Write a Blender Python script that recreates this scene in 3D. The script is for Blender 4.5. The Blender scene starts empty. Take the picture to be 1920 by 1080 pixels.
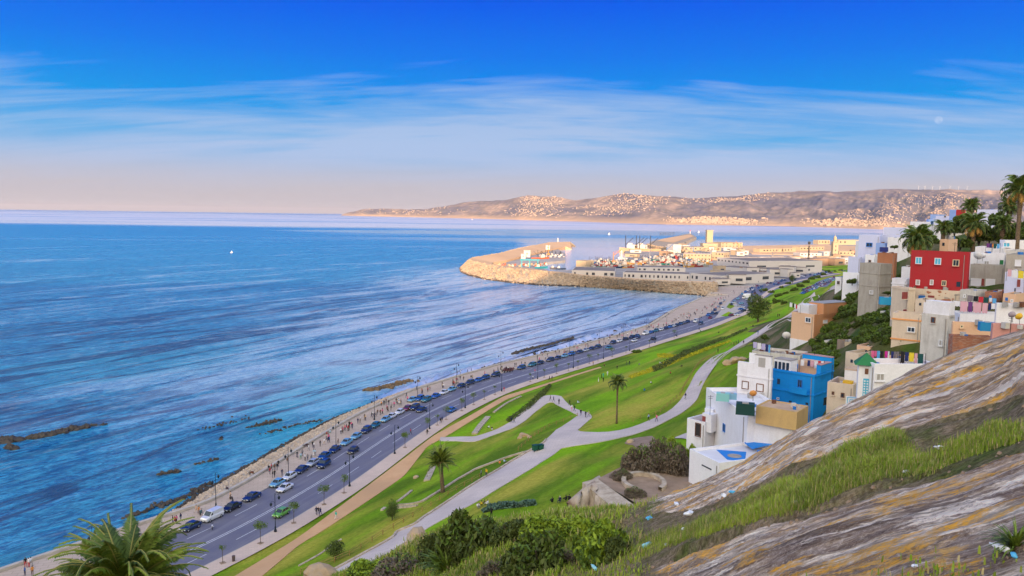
import bpy, bmesh, math, random
import numpy as np
from mathutils import Vector, Matrix
R = math.radians
random.seed(7); rng = np.random.default_rng(11)
scene = bpy.context.scene
COL = scene.collection

# ------------------------------------------------------------------ camera
F = 1450.0; PIT = R(5.36); ROL = R(0.76); HC = 60.0
fw = np.array([0, math.cos(PIT), -math.sin(PIT)]); uu = np.array([0, math.sin(PIT), math.cos(PIT)]); xx = np.array([1., 0, 0])
cr = xx*math.cos(ROL)+uu*math.sin(ROL); cu = -xx*math.sin(ROL)+uu*math.cos(ROL)
cam_d = bpy.data.cameras.new('camera'); cam = bpy.data.objects.new('camera', cam_d); COL.objects.link(cam)
cam_d.sensor_width = 36; cam_d.lens = 36*F/1920; cam_d.clip_start = 0.5; cam_d.clip_end = 120000
M = Matrix(((cr[0], cu[0], -fw[0], 0), (cr[1], cu[1], -fw[1], 0), (cr[2], cu[2], -fw[2], HC), (0, 0, 0, 1)))
cam.matrix_world = M
scene.camera = cam

# ------------------------------------------------------------------ light
SUN_EL = R(6.5); SUN_AZ = R(183)      # clockwise from +Y: the sun stands low behind the camera
sun_d = bpy.data.lights.new('sun', 'SUN'); sun_d.energy = 2.5; sun_d.angle = R(0.5); sun_d.color = (1.0, 0.66, 0.40)
sun = bpy.data.objects.new('sun', sun_d); COL.objects.link(sun)
sdir = Vector((math.sin(SUN_AZ)*math.cos(SUN_EL), math.cos(SUN_AZ)*math.cos(SUN_EL), math.sin(SUN_EL)))
sun.rotation_euler = sdir.to_track_quat('Z', 'Y').to_euler()

vs = scene.view_settings
vs.view_transform = 'Standard'; vs.look = 'None'; vs.gamma = 1.0; vs.use_curve_mapping = False
vs.exposure = 1.9
scene.render.engine = 'CYCLES'
scene.cycles.max_bounces = 5; scene.cycles.diffuse_bounces = 2; scene.cycles.glossy_bounces = 2
scene.cycles.transparent_max_bounces = 6; scene.cycles.volume_bounces = 0
scene.cycles.use_denoising = True

class NT:
    def __init__(s, tree): s.t = tree; s.n = tree.nodes; s.l = tree.links; s.n.clear()
    def add(s, kind, **kw):
        n = s.n.new(kind)
        for k, v in kw.items():
            if k.startswith('i_'):
                key = k[2:]
                n.inputs[int(key) if key.isdigit() else key.replace('_', ' ')].default_value = v
            else: setattr(n, k, v)
        return n
    def link(s, a, b): s.l.new(a, b)
    def val(s, sock, v):
        if isinstance(v, (int, float)): sock.default_value = v
        else: s.l.new(v, sock)
    def math(s, op, a, b=None, c=None, clamp=False):
        n = s.n.new('ShaderNodeMath'); n.operation = op; n.use_clamp = clamp
        s.val(n.inputs[0], a)
        if b is not None: s.val(n.inputs[1], b)
        if c is not None: s.val(n.inputs[2], c)
        return n.outputs[0]
    def mapr(s, v, a, b, c=0.0, d=1.0, smooth=False):
        n = s.n.new('ShaderNodeMapRange'); n.clamp = True
        if smooth: n.interpolation_type = 'SMOOTHSTEP'
        s.val(n.inputs[0], v)
        for i, q in enumerate((a, b, c, d)): n.inputs[1+i].default_value = q
        return n.outputs[0]
    def ramp(s, v, stops, interp='LINEAR'):
        n = s.n.new('ShaderNodeValToRGB'); s.val(n.inputs[0], v); e = n.color_ramp.elements
        n.color_ramp.interpolation = interp
        while len(e) < len(stops): e.new(0.5)
        for q, (p, c) in zip(e, stops):
            q.position = p; q.color = (c[0], c[1], c[2], 1) if not isinstance(c, (int, float)) else (c, c, c, 1)
        return n.outputs[0]
    def mix(s, f, a, b, mode='MIX'):
        n = s.n.new('ShaderNodeMix'); n.data_type = 'RGBA'; n.blend_type = mode; n.clamp_factor = True
        s.val(n.inputs[0], f)
        for i, q in ((6, a), (7, b)):
            if isinstance(q, tuple): n.inputs[i].default_value = (q[0], q[1], q[2], 1)
            else: s.l.new(q, n.inputs[i])
        return n.outputs[2]
    def noise(s, vec, scale, detail=4, rough=0.55, dist=0.0):
        n = s.n.new('ShaderNodeTexNoise'); n.inputs['Scale'].default_value = scale
        n.inputs['Detail'].default_value = detail; n.inputs['Roughness'].default_value = rough
        n.inputs['Distortion'].default_value = dist
        if vec is not None: s.l.new(vec, n.inputs['Vector'])
        return n.outputs['Fac']
    def mapping(s, vec, loc=(0, 0, 0), rot=(0, 0, 0), sc=(1, 1, 1)):
        n = s.n.new('ShaderNodeMapping'); n.inputs['Location'].default_value = loc
        n.inputs['Rotation'].default_value = rot; n.inputs['Scale'].default_value = sc
        s.l.new(vec, n.inputs['Vector']); return n.outputs[0]
    def aniso(s, vec, ang, sx, sy, loc=(0, 0, 0)):
        """turn first, then stretch"""
        return s.mapping(s.mapping(vec, rot=(0, 0, ang)), loc, (0, 0, 0), (sx, sy, 0))

world = bpy.data.worlds.new("World"); scene.world = world; world.use_nodes = True
w = NT(world.node_tree)
sky = w.add('ShaderNodeTexSky', sky_type='NISHITA', sun_disc=False, sun_elevation=SUN_EL, sun_rotation=SUN_AZ,
            air_density=1.0, dust_density=1.2, ozone_density=2.0)
tc = w.add('ShaderNodeTexCoord'); sep = w.add('ShaderNodeSeparateXYZ'); w.link(tc.outputs['Generated'], sep.inputs[0])
X, Y, Z = sep.outputs
el = w.math('MULTIPLY', w.math('ARCSINE', Z), 180/math.pi)
# clear-air tint that deepens away from the sun and with height
anti = w.mapr(Y, -0.45, 0.62, 0.0, 1.0, True)
# (unseen sunset side is Nishita boosted and warmed to fill the shade; away from the sun the air deepens to the photograph's saturated blue)
deep = w.ramp(w.mapr(el, 0, 30), [(0.0, (.57, .49, .57)), (0.07, (.50, .53, .64)), (0.12, (.33, .52, .80)), (0.18, (.12, .44, .84)), (0.26, (.0, .32, .86)), (0.37, (.0, .20, .90)), (0.50, (.0, .11, .90)), (1.0, (.0, .06, .7))])
warm = w.mix(1.0, sky.outputs[0], (2.9, 2.0, 1.35), 'MULTIPLY')
vm = w.add('ShaderNodeVectorMath', operation='MINIMUM'); w.link(warm, vm.inputs[0]); vm.inputs[1].default_value = (3.5, 2.85, 2.3)   # caps the boosted fill glow behind the camera
warm = vm.outputs[0]
col = w.mix(anti, warm, deep)
# thin cirrus on a high sheet
zz = w.math('ADD', w.math('MAXIMUM', Z, 0.0), 0.16)
cx = w.math('DIVIDE', X, zz); cy = w.math('DIVIDE', Y, zz)
comb = w.add('ShaderNodeCombineXYZ'); w.link(cx, comb.inputs[0]); w.link(cy, comb.inputs[1])
n1 = w.noise(w.mapping(comb.outputs[0], (3.3, 1.2, 0), (0, 0, 0.16), (0.55, 1.5, 1)), 1.0, 9, 0.60, 1.1)
n2 = w.noise(w.mapping(comb.outputs[0], (9.1, 4.7, 3), (0, 0, 0.06), (1.3, 8.0, 1)), 1.0, 8, 0.66, 0.6)
n3 = w.noise(w.mapping(comb.outputs[0], (5.0, 2.2, 7), (0, 0, 0.2), (0.28, 0.55, 1)), 1.0, 4, 0.5, 0.5)
nn = w.math('ADD', w.math('MULTIPLY', n1, 0.42), w.math('ADD', w.math('MULTIPLY', n2, 0.20), w.math('MULTIPLY', n3, 0.38)))
lim = w.ramp(w.mapr(el, 0, 20), [(0.0, .36), (0.16, .375), (0.28, .395), (0.38, .44), (0.48, .51), (0.58, .62), (1.0, .75)])
cl = w.math('MULTIPLY', w.math('SUBTRACT', nn, lim), 6.5, clamp=True)
cl = w.math('MULTIPLY', cl, w.ramp(w.mapr(el, 0, 20), [(0.0, 0.3), (0.10, 0.8), (0.25, .92), (0.42, .75), (1, .4)]))
ccol = w.mix(anti, (2.6, 2.1, 1.8), (.44, .575, .84))
hsk = w.add('ShaderNodeMix', data_type='RGBA'); 
SKYK = 0.15
col = w.mix(cl, col, w.mix(1.0, ccol, (1.0, 1.0, 1.0), 'MULTIPLY'))
# pink haze bank low over the sea
hz = w.math('MULTIPLY', w.mapr(el, 4.6, 0.8, 0.0, 1.0, True), w.mapr(Y, -0.2, .5))
col = w.mix(w.math('MULTIPLY', hz, 0.9), col, (.60, .54, .575))
# the half moon, pale by day
mr = fw+(1760-960)/F*cr+(540-225)/F*cu; mr = mr/np.linalg.norm(mr)
dot = w.add('ShaderNodeVectorMath', operation='DOT_PRODUCT'); w.link(tc.outputs['Generated'], dot.inputs[0]); dot.inputs[1].default_value = mr
ang = w.math('MULTIPLY', w.math('ARCCOSINE', dot.outputs['Value']), 180/math.pi)
mn = w.noise(tc.outputs['Generated'], 260, 2, .5)
mm = w.math('MULTIPLY', w.mapr(ang, 0.20, 0.26, 1, 0), w.mapr(mn, .35, .6, .15, .5))
col = w.mix(mm, col, (.60, .72, .95))
col = w.mix(1.0, col, (1.74, 1.74, 1.74), 'MULTIPLY')
bg = w.add('ShaderNodeBackground'); w.link(col, bg.inputs[0]); bg.inputs[1].default_value = SKYK
out = w.add('ShaderNodeOutputWorld'); w.link(bg.outputs[0], out.inputs[0])

# ------------------------------------------------------------------ geometry helpers
def ray(px, py): return fw+(px-960)/F*cr+(540-py)/F*cu
def P(px, py, z=0.):
    d = ray(px, py); return np.array([0, 0, HC])+(z-HC)/d[2]*d
def PD(px, py, D):
    d = ray(px, py); return np.array([0, 0, HC])+d*(D/d[1])
def zy(px, py, D): return PD(px, py, D)[2]

def vnoise(x, y, seed=0):
    xi = np.floor(x).astype(np.int64); yi = np.floor(y).astype(np.int64); fx = x-xi; fy = y-yi
    def h(a, b):
        n = (a*374761393+b*668265263+seed*1442695041) & 0xffffffff
        n = ((n ^ (n >> 13))*1274126177) & 0xffffffff
        return ((n ^ (n >> 16)) & 0xffff)/65535.0
    u = fx*fx*(3-2*fx); v = fy*fy*(3-2*fy)
    return (h(xi, yi)*(1-u)+h(xi+1, yi)*u)*(1-v)+(h(xi, yi+1)*(1-u)+h(xi+1, yi+1)*u)*v
def fbm(x, y, o=4, seed=0, g=.5):
    s = 0; a = 1; t = 0
    for i in range(o):
        s = s+a*(vnoise(x*2**i, y*2**i, seed+i*17)-.5); t += a; a *= g
    return s/t*2

def mesh(name, v, f, mats=(), smooth=False, mi=None):
    me = bpy.data.meshes.new(name)
    me.from_pydata([tuple(p) for p in v], [], [tuple(q) for q in f])
    for m in (mats if isinstance(mats, (list, tuple)) else [mats]): me.materials.append(m)
    if mi is not None: me.polygons.foreach_set('material_index', mi)
    if smooth: me.polygons.foreach_set('use_smooth', [True]*len(me.polygons))
    me.update(); return me
def link(name, me, parent=None, loc=None, rz=None, label=None, cat=None, group=None, kind=None):
    o = bpy.data.objects.new(name, me); COL.objects.link(o)
    if parent is not None: o.parent = parent
    if loc is not None: o.location = [float(q) for q in loc]
    if rz is not None: o.rotation_euler = (0, 0, rz)
    return tag(o, label, cat, group, kind)
def tag(o, label=None, cat=None, group=None, kind=None):
    if label: o['label'] = label
    if cat: o['category'] = cat
    if group: o['group'] = group
    if kind: o['kind'] = kind
    return o
def empty(name, loc=(0, 0, 0), rz=0, **kw): return link(name, None, None, loc, rz, **kw)
def copy_tree(o, parent=None):
    kids = KIDS.get(o.name)
    if kids is None: kids = KIDS[o.name] = list(o.children)
    c = o.copy(); COL.objects.link(c); c.parent = parent
    for k in ('label', 'group'):
        if parent is None and k in c: del c[k]
    for ch in kids: copy_tree(ch, c)
    return c
KIDS = {}

class MB:
    """collects simple shapes into one mesh"""
    def __init__(s): s.v = []; s.f = []; s.m = []
    def poly(s, pts, m=0):
        n = len(s.v); s.v += [tuple(map(float, p)) for p in pts]; s.f.append(tuple(range(n, n+len(pts)))); s.m.append(m); return s
    def box(s, c, d, rz=0, m=0, taper=1.0):
        n = len(s.v); ca, sa = math.cos(rz), math.sin(rz)
        for k in (-1, 1):
            q = 1 if k < 0 else taper
            for i, j in ((-1, -1), (1, -1), (1, 1), (-1, 1)):
                x, y = i*d[0]/2*q, j*d[1]/2*q
                s.v.append((c[0]+x*ca-y*sa, c[1]+x*sa+y*ca, c[2]+k*d[2]/2))
        for q in ((3, 2, 1, 0), (4, 5, 6, 7), (0, 1, 5, 4), (1, 2, 6, 5), (2, 3, 7, 6), (3, 0, 4, 7)):
            s.f.append(tuple(n+i for i in q)); s.m.append(m)
        return s
    def tube(s, pts, rad, n=6, m=0, cap=True):
        pts = [Vector(p) for p in pts]; rad = rad if isinstance(rad, (list, tuple)) else [rad]*len(pts); b = len(s.v)
        for i, p in enumerate(pts):
            t = (pts[min(i+1, len(pts)-1)]-pts[max(i-1, 0)]); t = t.normalized() if t.length > 1e-9 else Vector((0, 0, 1))
            a = t.cross(Vector((0, 0, 1)) if abs(t.z) < .9 else Vector((1, 0, 0))).normalized(); c = t.cross(a)
            for k in range(n):
                th = 2*math.pi*k/n; s.v.append(tuple(p+(a*math.cos(th)+c*math.sin(th))*rad[i]))
        for i in range(len(pts)-1):
            for k in range(n):
                s.f.append((b+i*n+k, b+i*n+(k+1) % n, b+(i+1)*n+(k+1) % n, b+(i+1)*n+k)); s.m.append(m)
        if cap:
            s.f.append(tuple(b+k for k in range(n))[::-1]); s.m.append(m)
            s.f.append(tuple(b+(len(pts)-1)*n+k for k in range(n))); s.m.append(m)
        return s
    def lathe(s, prof, c=(0, 0, 0), n=10, m=0):
        b = len(s.v)
        for r, z in prof:
            for k in range(n):
                th = 2*math.pi*k/n; s.v.append((c[0]+r*math.cos(th), c[1]+r*math.sin(th), c[2]+z))
        for i in range(len(prof)-1):
            for k in range(n): s.f.append((b+i*n+k, b+i*n+(k+1) % n, b+(i+1)*n+(k+1) % n, b+(i+1)*n+k)); s.m.append(m)
        return s
    def me(s, name, mats=(), smooth=False): return mesh(name, s.v, s.f, mats, smooth, s.m)
    def build(s, name, mats, parent=None, smooth=False, **kw): return link(name, s.me(name, mats, smooth), parent, **kw)

# ------------------------------------------------------------------ materials
def pbr(name, color, rough=.8, metal=0.0, spec=.3, emis=None):
    m = bpy.data.materials.new(name); m.use_nodes = True; t = NT(m.node_tree)
    b = t.add('ShaderNodeBsdfPrincipled'); b.inputs['Base Color'].default_value = (*color, 1)
    b.inputs['Roughness'].default_value = rough; b.inputs['Metallic'].default_value = metal
    b.inputs['Specular IOR Level'].default_value = spec
    o = t.add('ShaderNodeOutputMaterial'); t.link(b.outputs[0], o.inputs[0]); m.diffuse_color = (*color, 1)
    return m, t, b
def plain(name, color, rough=.7, metal=0.0, spec=.3): return pbr(name, color, rough, metal, spec)[0]
def bumpy(t, b, h, strength=.4, dist=.1):
    n = t.add('ShaderNodeBump'); n.inputs['Strength'].default_value = strength; n.inputs['Distance'].default_value = dist
    t.link(h, n.inputs['Height']); t.link(n.outputs[0], b.inputs['Normal'])
def mottled(name, c1, c2, scale=.5, rough=.85, detail=5, c3=None, s3=.05, bump=0.0, spec=.25, coord='Object', stretch=(1, 1, 1)):
    m, t, b = pbr(name, c1, rough, 0, spec)
    tc = t.add('ShaderNodeTexCoord')
    if coord == 'World':
        g = t.add('ShaderNodeNewGeometry'); v = g.outputs['Position']
    else: v = tc.outputs['Object']
    if stretch != (1, 1, 1): v = t.mapping(v, sc=stretch)
    n = t.noise(v, scale, detail, .6)
    c = t.mix(t.mapr(n, .35, .65), c1, c2)
    if c3: c = t.mix(t.mapr(t.noise(v, s3, 3, .5), .45, .7), c, c3)
    t.link(c, b.inputs['Base Color'])
    if bump: bumpy(t, b, t.noise(v, scale*3, 4, .6), bump, .1)
    return m
def plaster(name, c, dirt=(.25, .22, .18), amt=.35, rough=.85):
    """painted render with rain streaks and blotches"""
    m, t, b = pbr(name, c, rough, 0, .2)
    g = t.add('ShaderNodeNewGeometry'); p = g.outputs['Position']
    n1 = t.noise(t.mapping(p, sc=(1.6, 1.6, .22)), 1.0, 5, .65)
    n2 = t.noise(p, .55, 5, .6)
    f = t.math('MULTIPLY', t.mapr(t.math('ADD', t.math('MULTIPLY', n1, .55), t.math('MULTIPLY', n2, .45)), .46, .72), amt)
    n3 = t.noise(p, 5.0, 3, .6)
    cc = t.mix(t.mapr(n3, .3, .7), tuple(q*.9 for q in c), c)
    t.link(t.mix(f, cc, dirt), b.inputs['Base Color'])
    bumpy(t, b, n3, .25, .04)
    return m
def objcol(name, rough=.5, spec=.4, vary=.0):
    """takes the colour of the object that carries it"""
    m, t, b = pbr(name, (.5, .5, .5), rough, 0, spec)
    oi = t.add('ShaderNodeObjectInfo'); t.link(oi.outputs['Color'], b.inputs['Base Color'])
    return m
# ------------------------------------------------------------------ road curve (world metres)
def smooth_poly(pts, n=3, step=4.0):
    pts = np.array(pts, float)
    seg = np.r_[0, np.cumsum(np.linalg.norm(np.diff(pts, axis=0), axis=1))]
    s = np.arange(0, seg[-1], step); q = np.stack([np.interp(s, seg, pts[:, i]) for i in range(pts.shape[1])], 1)
    for _ in range(n):
        k = q.copy(); k[1:-1] = (q[:-2]+2*q[1:-1]+q[2:])/4; q = k
    return q
RKp = [(332, 1085), (480, 1017), (658, 908), (760, 831), (837, 779.5), (935.6, 732.5), (1007, 709), (1073, 690), (1131.6, 671.8), (1181.6, 657), (1228, 642), (1269, 630), (1331, 611), (1369, 595.5), (1395, 586.7)]
RKw = [(-90, 40), (-70, 88)]+[tuple(P(*p)[:2]) for p in RKp]+[(176, 560), (226, 672), (285, 765), (350, 850), (450, 960), (600, 1100)]
RK = smooth_poly(RKw, 12)
def offset(line, d):
    t = np.gradient(line, axis=0); t /= np.linalg.norm(t, axis=1)[:, None]
    return line+np.stack([-t[:, 1], t[:, 0]], 1)*d           # positive = left, towards the sea
seglen = np.r_[0, np.cumsum(np.linalg.norm(np.diff(RK, axis=0), axis=1))]
def road_at(s, off):
    q = offset(RK, off); return np.array([np.interp(s, seglen, q[:, 0]), np.interp(s, seglen, q[:, 1])])
def road_dir(s):
    a = road_at(s-2, 0); b = road_at(s+2, 0); d = b-a; return math.atan2(d[1], d[0])
def road_param(x, y):
    d = np.hypot(RK[:, 0]-x, RK[:, 1]-y); i = int(d.argmin()); i = min(max(i, 1), len(RK)-2)
    t = RK[i+1]-RK[i-1]; L = np.linalg.norm(t); t = t/L; r = np.array([x, y])-RK[i]
    return seglen[i]+r@t, -(r[0]*t[1]-r[1]*t[0])*1.0       # s, offset (left positive)

def strip(name, A, B, z, m, rows=1, parent=None, **kw):
    n = len(A); v = []; f = []
    for j in range(rows+1):
        k = j/rows
        for a, b in zip(A, B):
            p = (1-k)*np.array(a)+k*np.array(b); v.append((p[0], p[1], z if np.isscalar(z) else (p[2] if len(p) > 2 else z)))
    for j in range(rows):
        for i in range(n-1): f.append((j*n+i, j*n+i+1, (j+1)*n+i+1, (j+1)*n+i))
    return link(name, mesh(name, v, f, m), parent, **kw)

# ------------------------------------------------------------------ hillside heights
CT = []
def ct(*L):
    for px, py, z in L: q = P(px, py, z); CT.append((q[0], q[1], z))
def cw(*L):
    for p in L: CT.append(p)
SO = offset(RK, -4.0)
for i in range(0, len(SO), 8): cw((SO[i][0], SO[i][1], 0.1))
ct((440, 1080, .6), (560, 1012, .6), (757, 876, .6), (815, 820, .8), (945, 746, .6), (1132, 683, .4))
ct((892, 823, 1.6), (960, 795, 2.6), (1035, 748, 4.2), (1073, 762, 7.0), (1108, 780, 10.2))
ct((660, 1075, 8.8), (777, 998, 9.6), (880, 935, 10.2), (938, 895, 10.6), (1040, 825, 11.6), (1085, 818, 12.0), (1220, 806, 13.4), (1280, 765, 14.4), (1305, 720, 15.6), (1345, 680, 17.2), (1380, 655, 18.4), (1475, 597, 20.), (1524, 556, 21), (1578, 532, 22))
ct((1180, 660, 1.2), (1180, 700, 5), (1160, 760, 10.5), (1260, 720, 12.5), (1280, 660, 8), (1350, 630, 9), (1290, 640, 3.5), (1420, 600, 12), (1400, 585, 2.5), (1450, 560, 6), (1500, 540, 8), (1440, 540, 2), (1560, 505, 3), (1600, 500, 6))
ct((1080, 720, 2.6), (1150, 690, 3.2), (940, 815, 3.6), (1000, 795, 5), (900, 880, 6.4), (825, 920, 5.6), (720, 945, 2.2), (650, 1000, 2.6), (600, 1060, 3.4), (750, 900, 1.2), (560, 1060, 2.0), (780, 960, 6.5))
ct((950, 945, 13.5), (1050, 940, 16.5), (1080, 870, 14.5), (1180, 850, 16), (1000, 905, 12.5), (1250, 832, 19), (1290, 830, 21.5), (1250, 792, 14.6), (1130, 845, 13.4))
ct((1350, 720, 18.2), (1390, 680, 20), (1400, 770, 26), (1440, 650, 23), (1500, 800, 27.5), (1450, 632, 22), (1310, 810, 22))
cw((28, 78, 24), (-5, 78, 14), (-25, 78, 7), (-45, 78, 2.), (50, 85, 31), (80, 85, 38), (110, 90, 44), (10, 60, 26), (60, 60, 38), (120, 60, 50), (-40, 50, 8), (-20, 100, 9.5), (0, 100, 15), (20, 100, 20))
ct((1540, 660, 32), (1600, 610, 38), (1650, 640, 41), (1600, 560, 34))
cw((72, 130, 45), (88, 135, 50), (110, 160, 54), (95, 190, 50), (130, 220, 55), (100, 235, 42), (150, 150, 56), (200, 200, 58), (170, 300, 34), (200, 320, 48), (112, 290, 23), (138, 350, 20.3), (180, 420, 21.0), (235, 450, 23), (200, 520, 12), (260, 560, 10), (320, 700, 2), (420, 820, .5), (300, 400, 38), (400, 500, 24), (480, 650, 8), (520, 400, 30), (480, 300, 45), (300, 250, 56), (350, 120, 60), (250, 60, 60), (480, 60, 60), (480, 180, 56), (420, 100, 60))
CT = np.array(CT)
sc_ = 100.0
def tps_fit(c, lam):
    n = len(c); p = c[:, :2]/sc_; d = np.linalg.norm(p[:, None]-p[None], axis=2)+1e-9
    K = d*d*np.log(d)+np.eye(n)*lam; Q = np.c_[np.ones(n), p]
    A = np.block([[K, Q], [Q.T, np.zeros((3, 3))]]); return np.linalg.solve(A, np.r_[c[:, 2], 0, 0, 0]), p
TW, TP = tps_fit(CT, 0.004)
GX0, GX1, GY0, GY1, GS = -110.0, 520.0, 40.0, 960.0, 2.0
gx = np.arange(GX0, GX1+.1, GS); gy = np.arange(GY0, GY1+.1, GS)
GXX, GYY = np.meshgrid(gx, gy)
def tps(x, y):
    q = np.stack([x.ravel(), y.ravel()], 1)/sc_; out = np.zeros(len(q))
    for a in range(0, len(q), 20000):
        d = np.linalg.norm(q[a:a+20000, None]-TP[None], axis=2)+1e-9
        out[a:a+20000] = (d*d*np.log(d))@TW[:len(TP)]+TW[len(TP)]+q[a:a+20000]@TW[len(TP)+1:]
    return out.reshape(x.shape)
GZ = tps(GXX, GYY)
# signed distance to the outer edge of the pavement
def side_dist(x, y):
    best = np.full(x.shape, 1e9); sg = np.zeros(x.shape)
    L = SO[::3]
    for a, b in zip(L[:-1], L[1:]):
        d = b-a; dd = d@d; t = np.clip(((x-a[0])*d[0]+(y-a[1])*d[1])/dd, 0, 1)
        ex = x-a[0]-t*d[0]; ey = y-a[1]-t*d[1]; r = np.hypot(ex, ey); k = r < best
        best = np.where(k, r, best); sg = np.where(k, np.sign(ex*d[1]-ey*d[0]), sg)
    return best*sg
GD = side_dist(GXX, GYY)
sm = np.clip(GD/10, 0, 1); sm = sm*sm*(3-2*sm)
GZ = np.where(GD > 0, np.maximum(GZ, 0.0)*sm+(-.05)*(1-sm), -.12)
GZ = GZ+fbm(GXX/14, GYY/14, 3, 5)*.35*np.clip(GD/25, 0, 1)
def tz(x, y):
    x = np.asarray(x, float); y = np.asarray(y, float)
    u = np.clip((x-GX0)/GS, 0, len(gx)-1.001); v = np.clip((y-GY0)/GS, 0, len(gy)-1.001)
    i = u.astype(int); j = v.astype(int); a = u-i; b = v-j
    # same split as the triangulated mesh
    z00 = GZ[j, i]; z10 = GZ[j, i+1]; z01 = GZ[j+1, i]; z11 = GZ[j+1, i+1]
    return np.where(a > b, z00+(z10-z00)*a+(z11-z10)*b, z00+(z11-z01)*a+(z01-z00)*b)
def hit(px, py, tmin=60):
    d = ray(px, py); t = np.arange(tmin, 1100, .5)/d[1]
    X = d[0]*t; Y = d[1]*t; Zr = HC+d[2]*t; zt = tz(X, Y)
    k = np.nonzero(Zr < zt)[0]
    if len(k) == 0: return P(px, py, 0)
    i = k[0]; lo = t[max(i-1, 0)]; hi = t[i]
    for _ in range(14):
        m = (lo+hi)/2
        if HC+d[2]*m < tz(d[0]*m, d[1]*m): hi = m
        else: lo = m
    return np.array([d[0]*hi, d[1]*hi, float(tz(d[0]*hi, d[1]*hi))])

# ------------------------------------------------------------------ ground materials
def grass_mat(name, base, dry, lush, sc=.06):
    m, t, b = pbr(name, base, .95, 0, .12)
    g = t.add('ShaderNodeNewGeometry'); p = g.outputs['Position']
    a = t.noise(t.aniso(p, .55, 1, .3), sc, 5, .6, .4); fine = t.noise(p, 1.4, 5, .7)
    c = t.mix(t.mapr(a, .44, .62), base, dry)
    c = t.mix(t.mapr(t.noise(t.aniso(p, .6, 1, .22, (30, 7, 0)), sc*1.5, 4, .55, .3), .46, .60), c, lush)
    c = t.mix(t.mapr(t.noise(t.aniso(p, .6, .09, .03, (3, 9, 0)), 1.0, 4, .6, .5), .50, .64, 0, .6), c, t.mix(1.0, c, (.50, .62, .5), 'MULTIPLY')); c = t.mix(t.mapr(fine, .34, .68), c, t.mix(1.0, c, (.62, .66, .5), 'MULTIPLY'))
    t.link(c, b.inputs['Base Color']); bumpy(t, b, t.noise(p, 3.0, 5, .75), .8, .16)
    return m
M_GRASS = grass_mat('lawn grass', (.155, .250, .010), (.48, .42, .06), (.24, .44, .008))
M_SCRUB = grass_mat('rough grass', (.10, .10, .03), (.26, .19, .12), (.07, .11, .018), .12)
def road_mat():
    m, t, b = pbr('asphalt', (.05, .05, .055), .8, 0, .3)
    g = t.add('ShaderNodeNewGeometry'); p = g.outputs['Position']
    n = t.noise(p, .25, 5, .65); f = t.noise(p, 3, 4, .7)
    c = t.mix(t.mapr(n, .35, .7), (.145, .14, .185), (.185, .178, .225))
    c = t.mix(t.mapr(f, .35, .7, 0, .4), c, (.09, .088, .11)); c = t.mix(t.mapr(t.noise(t.aniso(p, .35, .6, .03), 1.0, 4, .6), .5, .66, 0, .45), c, (.24, .23, .26)); t.link(c, b.inputs['Base Color'])
    t.link(t.mapr(n, .3, .7, .55, .85), b.inputs['Roughness']); return m
M_ROAD = road_mat()
M_PAINT = mottled('road paint', (.72, .72, .74), (.5, .5, .52), 1.2, .7, coord='World')
def paving(name, c1, c2, size, rot=0.0, joint=.7):
    m, t, b = pbr(name, c1, .85, 0, .2)
    g = t.add('ShaderNodeNewGeometry'); p = t.mapping(g.outputs['Position'], rot=(0, 0, rot))
    br = t.add('ShaderNodeTexBrick'); br.inputs['Scale'].default_value = 1/size; t.link(p, br.inputs['Vector'])
    br.inputs['Color1'].default_value = (*c1, 1); br.inputs['Color2'].default_value = (*c2, 1)
    br.inputs['Mortar'].default_value = (c1[0]*joint, c1[1]*joint, c1[2]*joint, 1); br.inputs['Mortar Size'].default_value = .012
    n = t.noise(g.outputs['Position'], .12, 5, .6)
    c = t.mix(t.mapr(n, .35, .7, 0, .55), br.outputs['Color'], (c1[0]*.66, c1[1]*.66, c1[2]*.68))
    t.link(c, b.inputs['Base Color']); return m
M_PROM = paving('promenade slabs', (.50, .385, .30), (.55, .43, .34), 4.0, -.3, .75)
M_WALK = paving('pavement slabs', (.66, .50, .40), (.60, .46, .37), 2.0, -.3, .8)
M_PATH = paving('path concrete', (.60, .50, .44), (.65, .545, .48), 3.0, .2, .82)
M_TAN = mottled('tan running path', (.60, .34, .165), (.66, .39, .20), .4, .9, c3=(.52, .31, .16), coord='World')
M_KERB = mottled('kerb stone', (.50, .44, .38), (.40, .35, .31), .7, coord='World')
M_STONE = mottled('pale wall stone', (.52, .43, .33), (.34, .27, .2), 1.2, .9, bump=.4, coord='World')
M_DIRT = mottled('bare earth', (.34, .24, .17), (.26, .18, .12), .7, .95, bump=.4, coord='World')
M_SANDX = mottled('sunlit sand', (.50, .37, .23), (.44, .32, .2), .02, .95, coord='World')

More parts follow.
